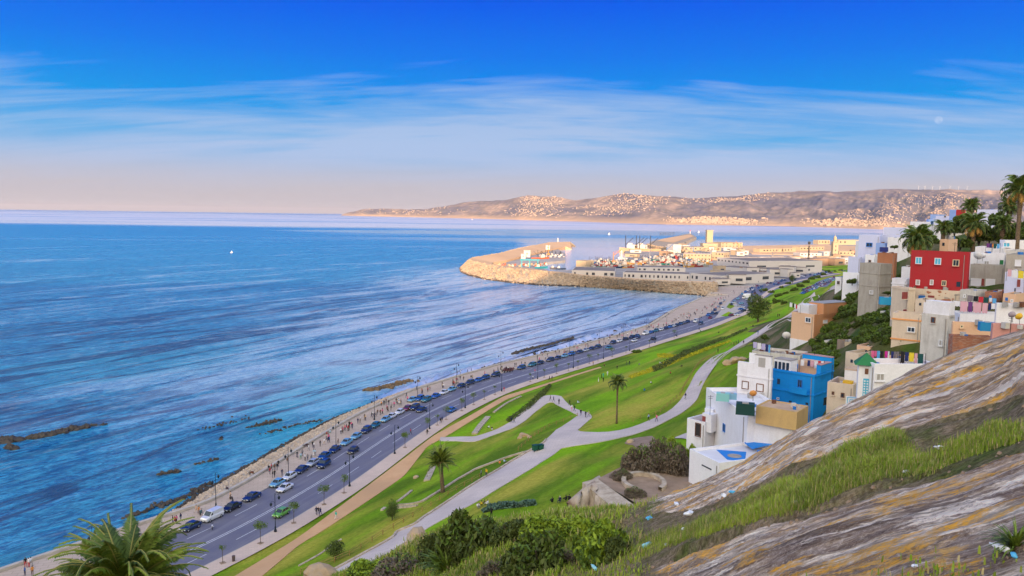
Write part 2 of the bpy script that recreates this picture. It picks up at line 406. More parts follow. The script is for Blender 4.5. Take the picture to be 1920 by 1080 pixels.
# ------------------------------------------------------------------ sea
def sea_mat():
    m, t, b = pbr('sea water', (.01, .10, .33), .2, 0, .5)
    b.inputs['IOR'].default_value = 1.333
    g = t.add('ShaderNodeNewGeometry'); p = g.outputs['Position']
    sp = t.add('ShaderNodeSeparateXYZ'); t.link(p, sp.inputs[0]); x, y, _ = sp.outputs
    big = t.noise(t.aniso(p, .50, .0150, .0030, (300, 120, 0)), 1.0, 6, .60, .8)
    far = t.noise(t.mapping(p, (0, 500, 0), (0, 0, .03), (.00022, .0008, 0)), 1.0, 5, .6, .5)
    fmask = t.mapr(y, 800, 1900)
    nearr = t.noise(t.aniso(p, .52, .10, .016), 1.0, 7, .66, .7)
    ruf = t.math('ADD', t.math('MULTIPLY', big, .5), t.math('MULTIPLY', nearr, .5))
    calm = t.mapr(t.math('ADD', x, t.math('MULTIPLY', t.math('SUBTRACT', 420, y), .22)), -260, 20, 0.07, -.085)
    ruf = t.math('ADD', ruf, calm)
    ruf = t.math('ADD', ruf, t.mapr(y, 300, 140, 0, .10))
    ruf = t.math('ADD', t.math('MULTIPLY', ruf, t.math('SUBTRACT', 1.0, fmask)), t.math('MULTIPLY', t.math('ADD', far, t.mapr(x, -2500, 400, .09, -.02)), fmask))
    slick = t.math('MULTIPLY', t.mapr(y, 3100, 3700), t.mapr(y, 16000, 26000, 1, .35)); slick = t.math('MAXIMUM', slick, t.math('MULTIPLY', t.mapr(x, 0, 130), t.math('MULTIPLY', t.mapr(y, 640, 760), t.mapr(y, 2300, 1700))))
    ruf = t.math('SUBTRACT', ruf, t.math('MULTIPLY', slick, .3))
    r = t.mapr(ruf, .43, .57, 0.0, 1.0, True)
    # waves: long swell lines, chop, ripples
    w0 = t.noise(t.aniso(p, .55, .20, .035), 1.0, 6, .66, .5)
    w1 = t.noise(t.aniso(p, .62, .62, .17), 1.0, 5, .68, .4)
    w2 = t.noise(t.aniso(p, .8, 1.9, .7), 1.0, 4, .65, .2)
    hgt = t.math('ADD', t.math('MULTIPLY', w1, 1.3), t.math('ADD', t.math('MULTIPLY', w2, .35), t.math('MULTIPLY', w0, 2.0)))
    bp = t.add('ShaderNodeBump'); bp.inputs['Distance'].default_value = 1.6
    t.link(hgt, bp.inputs['Height']); t.link(t.math('MULTIPLY', t.mapr(r, 0, 1, .22, 1.0), t.mapr(y, 200, 3000, 1.0, .35)), bp.inputs['Strength'])
    t.link(bp.outputs[0], b.inputs['Normal'])
    t.link(t.math('ADD', t.mapr(r, 0, 1, .10, .30), t.mapr(y, 1500, 6000, 0, .12)), b.inputs['Roughness'])
    mixw = t.math('ADD', t.math('MULTIPLY', w0, .18), t.math('ADD', t.math('MULTIPLY', w1, .45), t.math('MULTIPLY', w2, .37)))
    chop = t.mapr(mixw, .455, .56)
    deep = t.mix(chop, (.001, .105, .29), (.045, .37, .62))
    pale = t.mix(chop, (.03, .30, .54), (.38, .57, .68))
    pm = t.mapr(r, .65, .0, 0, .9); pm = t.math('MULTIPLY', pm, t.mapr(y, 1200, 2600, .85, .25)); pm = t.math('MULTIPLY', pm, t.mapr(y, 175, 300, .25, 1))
    c = t.mix(pm, deep, pale); c = t.mix(t.math('MULTIPLY', slick, t.mapr(far, .50, .64, .92, .10)), c, (.66, .62, .68))  # pale sky sheen of calm water and slicks painted into the base colour
    shore = t.math('MULTIPLY', t.mapr(t.math('ADD', x, t.math('MULTIPLY', y, -.66)), -330, -205), t.math('MULTIPLY', t.mapr(y, 250, 330), t.mapr(y, 590, 500)))
    c = t.mix(t.math('MULTIPLY', shore, t.mapr(nearr, .56, .44, .25, .95)), c, (.74, .71, .75))
    silv = t.math('MULTIPLY', t.mapr(x, -190, -30, 0, 1, True), t.math('MULTIPLY', t.mapr(y, 290, 420), t.mapr(y, 1050, 700)))  # mask for a silvery sky reflection painted into the water colour
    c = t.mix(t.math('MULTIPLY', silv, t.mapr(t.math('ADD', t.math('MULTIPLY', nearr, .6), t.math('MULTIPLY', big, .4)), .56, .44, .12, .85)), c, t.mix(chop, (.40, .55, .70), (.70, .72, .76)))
    aq = t.noise(t.aniso(p, .5, .018, .006, (40, 90, 0)), 1.0, 4, .6, .6)
    aqm = t.math('MULTIPLY', t.mapr(aq, .48, .66), t.mapr(y, 420, 250)); c = t.mix(t.math('MULTIPLY', aqm, .6), c, (.05, .42, .55))
    # dark breaking lines and pale crest lines near the reefs
    ln = t.noise(t.aniso(p, .50, .030, .0035, (7, 3, 0)), 1.0, 6, .60, .9)
    band = t.math('MULTIPLY', t.mapr(t.math('ABSOLUTE', t.math('SUBTRACT', ln, .5)), .036, .008), t.mapr(big, .40, .52)); band = t.math('MULTIPLY', band, t.mapr(y, 900, 500))
    c = t.mix(t.math('MULTIPLY', band, .9), c, (.004, .05, .15))
    fo = t.noise(t.aniso(p, .52, .75, .11), 1.0, 6, .72, .6)
    fm = t.math('MULTIPLY', t.mapr(fo, .54, .64), t.mapr(nearr, .46, .60)); fm = t.math('MULTIPLY', fm, t.mapr(y, 1500, 500, 0, .6)); fm = t.math('MULTIPLY', fm, t.mapr(y, 170, 260, .35, 1))
    c = t.mix(fm, c, (.68, .72, .75))
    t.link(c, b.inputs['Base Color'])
    return m
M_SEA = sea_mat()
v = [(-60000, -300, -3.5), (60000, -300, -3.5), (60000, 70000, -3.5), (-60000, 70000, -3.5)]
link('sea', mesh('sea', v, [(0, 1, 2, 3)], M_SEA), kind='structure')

# ------------------------------------------------------------------ hillside mesh
keep = (GD > -3.0)
idx = -np.ones(GZ.shape, int); vs_ = []; fs_ = []
ins = (GXX < 520)
cells = keep[:-1, :-1] & keep[1:, :-1] & keep[:-1, 1:] & keep[1:, 1:]
used = np.zeros(GZ.shape, bool)
for a in (0, 1):
    for c_ in (0, 1): used[a:len(gy)-1+a, c_:len(gx)-1+c_] |= cells
idx[used] = np.arange(used.sum())
V = np.stack([GXX[used], GYY[used], GZ[used]], 1)
jj, ii = np.nonzero(cells)
i00 = idx[jj, ii]; i10 = idx[jj, ii+1]; i01 = idx[jj+1, ii]; i11 = idx[jj+1, ii+1]
Ft = np.r_[np.stack([i00, i10, i11], 1), np.stack([i00, i11, i01], 1)]
def npmesh(name, V, Ft, mats, smooth=False, mi=None):
    me = bpy.data.meshes.new(name); k = Ft.shape[1]
    me.vertices.add(len(V)); me.vertices.foreach_set('co', np.asarray(V, np.float32).ravel())
    me.loops.add(Ft.size); me.loops.foreach_set('vertex_index', Ft.astype(np.int32).ravel())
    me.polygons.add(len(Ft)); me.polygons.foreach_set('loop_start', np.arange(0, Ft.size, k, dtype=np.int32))
    try: me.polygons.foreach_set('loop_total', np.full(len(Ft), k, np.int32))
    except Exception: pass
    for m in (mats if isinstance(mats, (list, tuple)) else [mats]): me.materials.append(m)
    if mi is not None: me.polygons.foreach_set('material_index', np.asarray(mi, np.int32))
    me.polygons.foreach_set('use_smooth', np.full(len(Ft), smooth))
    me.update(calc_edges=True); me.validate(); return me
tc_ = V[Ft].mean(1); town = ((tc_[:, 0] > .315*tc_[:, 1]+2*np.sin(tc_[:, 1]*.2)) & (tc_[:, 1] < 340)).astype(int)
link('hillside', npmesh('hillside', V, Ft, (M_GRASS, M_SCRUB), True, town), kind='structure')

# ------------------------------------------------------------------ draped strips and patches
def resample(pts, n):
    pts = np.array(pts, float); s = np.r_[0, np.cumsum(np.linalg.norm(np.diff(pts, axis=0), axis=1))]
    t = np.linspace(0, s[-1], n); q = np.stack([np.interp(t, s, pts[:, i]) for i in range(pts.shape[1])], 1)
    return q
def soften(q, k=2):
    for _ in range(k):
        r = q.copy(); r[1:-1] = (q[:-2]+2*q[1:-1]+q[2:])/4; q = r
    return q
def drape(name, A, B, m, n=80, rows=4, lift=.10, kerb=0.0, soft=2, **kw):
    """sheet between two edges that are given where the photo shows them and laid on the hillside"""
    A = np.array([hit(*p)[:2] for p in A]); B = np.array([hit(*p)[:2] for p in B])
    A = soften(resample(A, n), soft); B = soften(resample(B, n), soft); v = []; f = []
    for j in range(rows+1):
        q = A+(B-A)*j/rows; z = tz(q[:, 0], q[:, 1])+lift
        v += [(a, b, c) for (a, b), c in zip(q, z)]
    for j in range(rows):
        for i in range(n-1): f.append((j*n+i, j*n+i+1, (j+1)*n+i+1, (j+1)*n+i))
    # turned-down rims
    for base, q in ((0, A), (rows*n, B)):
        b0 = len(v)
        for i in range(n): x, y, z = v[base+i]; v.append((x, y, z-.4))
        for i in range(n-1): f.append((base+i, base+i+1, b0+i+1, b0+i))
    me = mesh(name, v, f, m); fix_up(me)
    o = link(name, me, **kw); return A, B
def fix_up(me):
    bm = bmesh.new(); bm.from_mesh(me)
    for q in bm.faces:
        if q.normal.z < 0 and abs(q.normal.z) > .3: q.normal_flip()
    bm.to_mesh(me); bm.free()
def patch(name, pts, m, lift=.06, **kw):
    """filled outline laid on the hillside"""
    q = [hit(*p) for p in pts]; return patch_w(name, [(a[0], a[1]) for a in q], m, lift, **kw)
def inside(x, y, poly):
    r = np.zeros(x.shape, bool); n = len(poly)
    for i in range(n):
        x0, y0 = poly[i][0], poly[i][1]; x1, y1 = poly[(i+1) % n][0], poly[(i+1) % n][1]
        c = ((y0 > y) != (y1 > y)) & (x < (x1-x0)*(y-y0)/((y1-y0) if y1 != y0 else 1e-9)+x0); r ^= c
    return r
def patch_w(name, poly, m, lift=.06, step=None, **kw):
    poly = resample(np.array(list(poly)+[poly[0]]), 60)[:-1]; poly = np.array(poly)
    q = poly.copy()
    for _ in range(2): q = (np.roll(q, 1, 0)+2*q+np.roll(q, -1, 0))/4
    c = q.mean(0); rings = 6; v = []; f = []; n = len(q)
    for k in range(1, rings+1):
        p = c+(q-c)*k/rings; z = tz(p[:, 0], p[:, 1])+lift
        v += [(a, b, d) for (a, b), d in zip(p, z)]
    v.append((c[0], c[1], float(tz(c[0], c[1]))+lift)); ci = len(v)-1
    for i in range(n): f.append((ci, i, (i+1) % n))
    for k in range(rings-1):
        for i in range(n): f.append((k*n+i, (k+1)*n+i, (k+1)*n+(i+1) % n, k*n+(i+1) % n))
    me = mesh(name, v, f, m); fix_up(me); return link(name, me, **kw)

# carriageway, promenade, pavement
sl = slice(4, len(RK))
LK = offset(RK, 15.5)
strip('road', RK[sl], LK[sl], 0.0, M_ROAD, kind='structure')
ROADLEN = seglen[-1]
def road_mark(off, w, s0, s1, dash=None, gap=None):
    b = MB(); s = s0
    while s < s1:
        e = min(s+(dash or 12), s1); k = max(2, int((e-s)/4)+1)
        ss = np.linspace(s, e, k); A = [road_at(q, off-w/2) for q in ss]; B = [road_at(q, off+w/2) for q in ss]
        for i in range(k-1): b.poly([(*A[i], .006), (*A[i+1], .006), (*B[i+1], .006), (*B[i], .006)])
        s = e+(gap or 0)
    return b
mk = road_mark(6.75, .16, 10, 640); m2 = road_mark(7.25, .16, 10, 640)
for bb, nm in ((mk, 'centre_line'), (m2, 'centre_line'), (road_mark(3.4, .13, 14, 560, 6, 7), 'lane_line'), (road_mark(11.6, .13, 10, 560, 7, 6), 'lane_line')):
    bb.build(nm, M_PAINT, kind='structure')
W = np.array([P(*p)[:2] for p in [(0, 1075), (135, 1030), (265, 985), (390, 947.5), (480, 897.5), (560, 846.6), (615.6, 812), (679, 776), (773, 733.7), (860, 707), (945, 682.5), (1052, 658), (1158, 630), (1225, 608), (1256, 588), (1272, 578), (1320, 558), (1372, 553)]])
Wn = np.r_[[(-120, 60)], W, [(158, 610), (185, 680)]]
n = 220; Wr = soften(resample(Wn, n), 3)
LKi = resample(LK[(LK[:, 1] > 35) & (LK[:, 1] < 690)], n)
# pair promenade edge points with the kerb
def prom(name, A, B, m, z, depth=5.5):
    v = []; f = []; n = len(A)
    for r_ in range(4):
        k = r_/3
        for a, b in zip(A, B): p = a*(1-k)+b*k; v.append((p[0], p[1], z))
    for r_ in range(3):
        for i in range(n-1): f.append((r_*n+i, (r_+1)*n+i, (r_+1)*n+i+1, r_*n+i+1))
    b0 = len(v)
    for a in A: v.append((a[0], a[1], z-depth))
    for i in range(n-1): f.append((i, i+1, b0+i+1, b0+i))
    b0 = len(v)
    for a in B: v.append((a[0], a[1], z-.6))
    for i in range(n-1): f.append((3*n+i, b0+i, b0+i+1, 3*n+i+1))
    me = mesh(name, v, f, m); fix_up(me); return link(name, me, kind='structure')
prom('promenade', Wr, LKi, M_PROM, .14)
strip('pavement', offset(RK, -4.0)[sl], offset(RK, -.18)[sl], .14, M_WALK, kind='structure')
for nm, o1, o2 in (('kerb', -.18, .0), ('kerb', 15.5, 15.68)):
    b = MB(); A = offset(RK, o1)[4:170]; B = offset(RK, o2)[4:170]
    for i in range(len(A)-1):
        b.poly([(*A[i], .145), (*A[i+1], .145), (*B[i+1], .145), (*B[i], .145)])
        e = B if o2 == .0 else A
        b.poly([(*e[i], -.02), (*e[i+1], -.02), (*e[i+1], .145), (*e[i], .145)])
    fix_up_me = b.me(nm, M_KERB); link(nm, fix_up_me, kind='structure')
# low sea wall
def wall_along(name, L, w, z0, z1, m, **kw):
    L = np.array(L); xy = L[:, :2]; A = offset(xy, w/2); B = offset(xy, -w/2); b = MB(); zz0 = z0 if not np.isscalar(z0) else [z0]*len(L); zz1 = z1 if not np.isscalar(z1) else [z1]*len(L)
    for i in range(len(L)-1):
        a0, a1, b0, b1 = A[i], A[i+1], B[i], B[i+1]
        b.poly([(*a0, zz1[i]), (*b0, zz1[i]), (*b1, zz1[i+1]), (*a1, zz1[i+1])][::-1])
        b.poly([(*a0, zz0[i]), (*a1, zz0[i+1]), (*a1, zz1[i+1]), (*a0, zz1[i])][::-1])
        b.poly([(*b0, zz0[i]), (*b1, zz0[i+1]), (*b1, zz1[i+1]), (*b0, zz1[i])])
    for i in (0, len(L)-1): b.poly([(*A[i], zz0[i]), (*B[i], zz0[i]), (*B[i], zz1[i]), (*A[i], zz1[i])])
    return b.build(name, m, **kw)
SW = offset(Wr, .6)[:200]
wall_along('sea_wall', SW, .8, -5, .62, M_KERB, label='low pale stone parapet wall running along the seaward edge of the promenade', cat='wall')
# ------------------------------------------------------------------ paths of the park
drape('tan_path', [(425, 1090), (560, 1008), (759, 859), (813.5, 816.8), (879.5, 780.6), (945, 743), (1030, 717.6), (1125, 688)],
      [(480, 1090), (560, 1022), (600, 999), (757, 893.5), (800, 838), (837, 818), (901, 778.5), (950, 749), (1030, 720.5), (1128, 689.5)], M_TAN, 120, 3, .10, kind='structure')
drape('path', [(826, 820), (892, 819), (930.6, 806), (962, 788), (1013, 745), (1024, 741.5), (1040, 741), (1051.7, 743), (1073, 764.5), (1105, 775), (1111, 782.6), (1081, 808)],
      [(824, 827), (892, 828.5), (960, 804), (983.5, 790), (1028, 755), (1035, 753.8), (1040, 757), (1060, 768), (1082, 778), (1087, 781), (1042.6, 808)][:6]+[(1037, 754.5), (1045, 760), (1070, 772), (1084, 779), (1042.6, 808)], M_PATH, 110, 3, .11, kind='structure')
PA, PB = drape('path', [(560, 1110), (626.5, 1070), (738.7, 1008), (742, 999), (777.7, 985), (796, 970), (955.6, 867.8), (1019.5, 831.6), (1043, 806), (1060, 797)],
      [(620, 1110), (668, 1080), (773, 1010), (807.5, 987.5), (830, 975), (881, 948.5), (1000, 877.5), (1053.6, 840), (1100, 833), (1100, 815)], M_PATH, 130, 4, .12, kind='structure')
PC, PDD = drape('path', [(1079, 809), (1128, 815), (1191.7, 799.7), (1255.6, 772), (1285, 742), (1302.5, 701.8), (1341, 667.7), (1379, 648.5), (1424, 620), (1473, 595.6), (1510, 570), (1520, 562), (1527, 546.7), (1575.6, 526.7)],
      [(1053, 841), (1128, 829.6), (1191.7, 814.7), (1277, 776), (1306.7, 750.8), (1328, 699.6), (1362, 665.6), (1400, 646), (1435.6, 622), (1476, 599), (1530, 573), (1538, 562), (1544, 551), (1578, 538)], M_PATH, 160, 4, .13, kind='structure')

# ------------------------------------------------------------------ the ridge the photographer stands under; it keeps the low sun off the park
def ridge():
    xs = np.linspace(-700, 900, 161); ys = np.concatenate([np.linspace(-14, -170, 40), np.linspace(-180, -420, 20)])
    A, B = np.meshgrid(xs, ys)
    top = np.interp(A, [-700, -300, -30, -5, 30, 120, 300, 900], [82, 94, 97, 110, 126, 132, 138, 155])
    base = np.interp(A, [-700, -120, -60, 0, 100, 900], [-6, -4, 20, 55, 60, 62])
    k = np.clip((-14-B)/150, 0, 1); k = k*k*(3-2*k)
    Z = base+(top-base)*k-np.clip((-190-B)/230, 0, 1)**2*90
    Z += fbm(A/40, B/40, 4, 3)*2.5*np.clip(k*3, 0, 1)
    n, m = A.shape; V = np.stack([A.ravel(), B.ravel(), Z.ravel()], 1); i = np.arange(n*m).reshape(n, m)
    Fq = np.stack([i[:-1, :-1].ravel(), i[1:, :-1].ravel(), i[1:, 1:].ravel(), i[:-1, 1:].ravel()], 1)
    link('ridge', npmesh('ridge', V, Fq, M_SCRUB, True), kind='structure')
ridge()
# ------------------------------------------------------------------ rocky slope in the foreground
def curve(pts, n=500):
    """pts: (px, py, D) -> world points, evenly parametrised over px"""
    pts = np.array(pts, float); t = np.linspace(0, 1, n); px = 480+(2150-480)*t
    py = np.interp(px, pts[:, 0], pts[:, 1]); D = np.interp(px, pts[:, 0], pts[:, 2])
    for _ in range(30):
        py[1:-1] = (py[:-2]+2*py[1:-1]+py[2:])/4; D[1:-1] = (D[:-2]+2*D[1:-1]+D[2:])/4
    return np.array([PD(a, b, c) for a, b, c in zip(px, py, D)])
C_S = [(480, 1150, 66), (600, 1090, 63), (700, 1062, 60), (790, 1005, 58), (850, 988, 57), (930, 978, 55), (1000, 966, 53), (1090, 960, 50), (1165, 964, 47), (1200, 946, 46), (1250, 926, 44.5), (1300, 905, 43), (1400, 860, 40), (1500, 800, 37), (1600, 752, 35), (1700, 700, 33), (1800, 655, 31), (1850, 638, 30), (1920, 614, 29), (2150, 520, 26)]
C_2 = [(480, 1170, 61), (600, 1110, 58), (700, 1090, 54), (900, 1035, 46), (1090, 1000, 40), (1180, 972, 38), (1300, 955, 31), (1400, 922, 27.5), (1500, 872, 25), (1600, 832, 23), (1700, 806, 21.5), (1800, 788, 20), (1880, 755, 19), (1920, 735, 18), (2150, 640, 15)]
C_1 = [(480, 1180, 56), (700, 1110, 46), (900, 1095, 37), (1100, 1088, 28.5), (1200, 1068, 25.5), (1300, 1030, 22), (1400, 988, 19.5), (1520, 955, 17.4), (1640, 908, 16.2), (1700, 896, 15.5), (1800, 866, 14.5), (1920, 832, 13.2), (2150, 750, 11)]
C_0 = [(480, 1300, 48), (700, 1240, 38), (900, 1220, 28), (1100, 1200, 19), (1300, 1180, 14), (1500, 1170, 11), (1700, 1165, 9), (1920, 1160, 7.6), (2150, 1150, 7)]
NU = 560
cs, c2, c1, c0 = curve(C_S, NU), curve(C_2, NU), curve(C_1, NU), curve(C_0, NU)
back = c0.copy(); back[:, 1] -= np.linspace(6, 14, NU); back[:, 2] += np.linspace(2.5, .6, NU)
rows_ = []; zone = []
def seg(a, b, n, z0, z1, sag=0.0, last=False):
    for i in range(n+(1 if last else 0)):
        k = i/n; p = a*(1-k)+b*k; p = p.copy(); p[:, 2] += sag*math.sin(math.pi*k); rows_.append(p); zone.append(z0+(z1-z0)*k)
seg(back, c0, 8, -1, 0); seg(c0, c1, 90, 0, 1, .12); seg(c1, c2, 50, 1, 2, -.22); seg(c2, cs, 70, 2, 3, .30, True)
drop = cs.copy(); drop[:, 1] += 2.5; drop[:, 2] -= 5
rows_.append(cs*[1, 1, 1]+[0.0, .25, -.5]); zone.append(3.1); rows_.append(drop); zone.append(3.5)
dr2 = drop.copy(); dr2[:, 1] += 8; dr2[:, 2] -= 22; rows_.append(dr2); zone.append(4)
FG = np.array(rows_); zone = np.array(zone)                      # rows x NU x 3
s3 = np.array([-.46, .70, -.50]); s3 /= np.linalg.norm(s3); c3 = np.array([s3[1], -s3[0], 0]); c3 /= np.linalg.norm(c3); n3 = np.cross(c3, s3)
along = FG@s3; across = FG@c3; upn = FG@n3; BED = np.stack([across, along, upn], 2)
Tpx = np.linspace(0, 1, NU)[None, :]*np.ones((len(FG), 1)); rockw = np.clip((Tpx-.40)/.10, 0, 1)
strat = fbm(along*.10, across*1.1, 5, 21, .6); fine = fbm(along*.7, across*4.5, 4, 9, .6); lump = fbm(FG[..., 0]*.35, FG[..., 1]*.35, 4, 2)
ledge = np.abs(fbm(along*.05+5, across*.55, 3, 33))
isgr = np.exp(-((zone[:, None]-1.5)/.42)**2)
rocky = np.clip(np.where(zone[:, None] > 1.9, 1, np.where(zone[:, None] < 1.1, 1, 0)), 0, 1)*rockw
near = np.clip(FG[..., 1]/25, .35, 1)
dz = rocky*near*(strat*.34+fine*.20-ledge*.50)+(1-rocky)*lump*.28
fade = np.clip((3.02-zone[:, None])*8, 0, 1)
FG[..., 2] += dz*np.where(zone[:, None] > 2.6, .25+.75*fade, 1)
nr = len(FG); ix = np.arange(nr*NU).reshape(nr, NU)
Fq = np.stack([ix[:-1, :-1].ravel(), ix[:-1, 1:].ravel(), ix[1:, 1:].ravel(), ix[1:, :-1].ravel()], 1)
def rock_mat():
    m, t, b = pbr('lichened rock', (.3, .26, .24), .95, 0, .15)
    g = t.add('ShaderNodeNewGeometry'); p = g.outputs['Position']
    at = t.add('ShaderNodeAttribute', attribute_name='soil'); soil = at.outputs['Fac']
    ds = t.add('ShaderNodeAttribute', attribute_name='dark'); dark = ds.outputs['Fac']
    bd = t.add('ShaderNodeAttribute', attribute_name='bed'); r = t.mapping(bd.outputs['Vector'], sc=(1.30, .235, .5))     # beds run down the slope
    n1 = t.noise(r, 1.0, 9, .72, .5); n2 = t.noise(t.mapping(r, (9, 3, 1), sc=(1.0, 1.4, 1)), 2.6, 7, .74); n3 = t.noise(t.mapping(r, (2, 8, 5)), .75, 6, .62, .6)
    n4 = t.noise(p, 7.0, 5, .75); n5 = t.noise(t.mapping(r, sc=(1.6, 1, 1)), 5.5, 6, .75, .3); n6 = t.noise(t.mapping(r, (4, 4, 4), sc=(2.4, .8, 1)), 1.3, 8, .7, .4)
    nm = t.math('ADD', t.math('MULTIPLY', n1, .55), t.math('MULTIPLY', n6, .45))
    base = t.ramp(nm, [(.38, (.32, .235, .17)), (.44, (.52, .395, .285)), (.49, (.68, .53, .40)), (.53, (.82, .68, .55)), (.57, (1.0, .93, .84))])
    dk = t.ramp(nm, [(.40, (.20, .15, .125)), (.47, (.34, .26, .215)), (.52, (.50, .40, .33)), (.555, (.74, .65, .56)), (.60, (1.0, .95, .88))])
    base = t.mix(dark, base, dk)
    base = t.mix(t.mapr(n2, .50, .60, 0, .5), base, t.mix(t.mapr(n4, .42, .58), (.76, .66, .58), (.40, .31, .25)))
    n7 = t.noise(p, 3.2, 6, .75); base = t.mix(t.mapr(n7, .42, .60, 0, .35), base, t.mix(1.0, base, (.55, .50, .46), 'MULTIPLY')); base = t.mix(t.mapr(t.noise(p, 11, 4, .8), .52, .62, 0, .6), base, (.72, .64, .55))
    crk = t.mapr(t.math('ABSOLUTE', t.math('SUBTRACT', n6, .5)), .0, .008, 0, 1)
    base = t.mix(t.mapr(n5, .44, .56), t.mix(1.0, base, (.60, .55, .51), 'MULTIPLY'), base)
    base = t.mix(crk, t.mix(1.0, base, (.50, .44, .40), 'MULTIPLY'), base)
    e1 = t.noise(t.mapping(r, (1, 6, 2), sc=(.9, .55, 1)), 1.5, 7, .62, .25); e2 = t.noise(t.mapping(r, (8, 2, 2), sc=(1.3, .5, 1)), 1.8, 7, .66, .25)
    wst = t.math('MULTIPLY', t.mapr(e1, .545, .575), t.mapr(n4, .36, .50, .3, 1)); base = t.mix(t.math('MULTIPLY', wst, .75), base, (1.0, .90, .79))
    dst = t.math('MULTIPLY', t.mapr(e2, .55, .585), t.mapr(n5, .38, .5, .4, 1)); base = t.mix(t.math('MULTIPLY', dst, .6), base, (.11, .08, .06))
    big_ = t.noise(p, .11, 4, .55); base = t.mix(t.mapr(big_, .42, .62, 0, .22), base, t.mix(1.0, base, (.58, .50, .46), 'MULTIPLY'))
    och = t.math('MULTIPLY', t.mapr(n3, .505, .55), t.mapr(n2, .42, .51)); och = t.math('MULTIPLY', och, t.mapr(n4, .40, .52, .4, 1))
    base = t.mix(t.math('MULTIPLY', och, .9), base, t.mix(t.mapr(n5, .42, .58), (.80, .40, .03), (.62, .38, .12)))
    ns = t.noise(p, 1.3, 6, .7); nw = t.noise(p, .35, 4, .6)
    sc_ = t.mix(t.mapr(ns, .36, .62), (.22, .19, .07), (.44, .32, .20))
    sc_ = t.mix(t.mapr(nw, .54, .70), sc_, (.14, .18, .03)); sc_ = t.mix(t.mapr(n4, .42, .56), t.mix(1.0, sc_, (.55, .52, .46), 'MULTIPLY'), sc_)
    base = t.mix(1.0, base, (1.34, 1.27, 1.15), 'MULTIPLY')
    f = t.mapr(t.math('ADD', soil, t.math('MULTIPLY', t.math('SUBTRACT', ns, .5), .9)), .42, .58)
    t.link(t.mix(f, base, sc_), b.inputs['Base Color'])
    h = t.math('ADD', t.math('MULTIPLY', n1, 1.0), t.math('ADD', t.math('MULTIPLY', n6, .8), t.math('MULTIPLY', n5, .45))); h = t.math('ADD', h, t.math('MULTIPLY', crk, .25))
    bumpy(t, b, h, .8, .4); return m
M_ROCK = rock_mat()
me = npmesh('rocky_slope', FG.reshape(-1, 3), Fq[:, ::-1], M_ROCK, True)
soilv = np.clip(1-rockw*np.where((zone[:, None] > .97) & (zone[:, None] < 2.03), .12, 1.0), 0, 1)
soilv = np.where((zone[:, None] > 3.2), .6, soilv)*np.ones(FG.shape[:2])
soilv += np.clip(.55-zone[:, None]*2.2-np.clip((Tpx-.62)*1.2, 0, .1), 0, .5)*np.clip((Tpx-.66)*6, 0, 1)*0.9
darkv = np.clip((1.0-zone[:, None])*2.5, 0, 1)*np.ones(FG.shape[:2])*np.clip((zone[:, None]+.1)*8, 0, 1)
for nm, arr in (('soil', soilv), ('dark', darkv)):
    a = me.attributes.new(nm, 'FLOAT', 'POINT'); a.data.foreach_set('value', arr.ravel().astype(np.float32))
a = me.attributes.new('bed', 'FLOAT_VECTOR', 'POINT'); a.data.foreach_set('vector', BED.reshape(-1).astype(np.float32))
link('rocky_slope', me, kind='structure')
def fg_at(px, z):
    """point of the foreground slope at zone z (0 near .. 3 crest) under photo column px"""
    j = (px-480)/(2150-480)*(NU-1); j0 = int(min(max(j, 0), NU-2)); a = j-j0
    i = float(np.interp(z, zone[:nr-3], np.arange(nr-3))); i0 = int(min(i, nr-4)); b = i-i0
    return (FG[i0, j0]*(1-a)+FG[i0, j0+1]*a)*(1-b)+(FG[i0+1, j0]*(1-a)+FG[i0+1, j0+1]*a)*b
def fg_hit(px, py):
    """slope point seen at a photo position"""
    best = None
    for i in np.linspace(-.0, 3.0, 240):
        q = fg_at(px, i); v = q-[0, 0, HC]; c = v@fw; y = 540-F*(v@cu)/c
        if best is None or abs(y-py) < best[0]: best = (abs(y-py), i, q)
    return best[2], best[1]

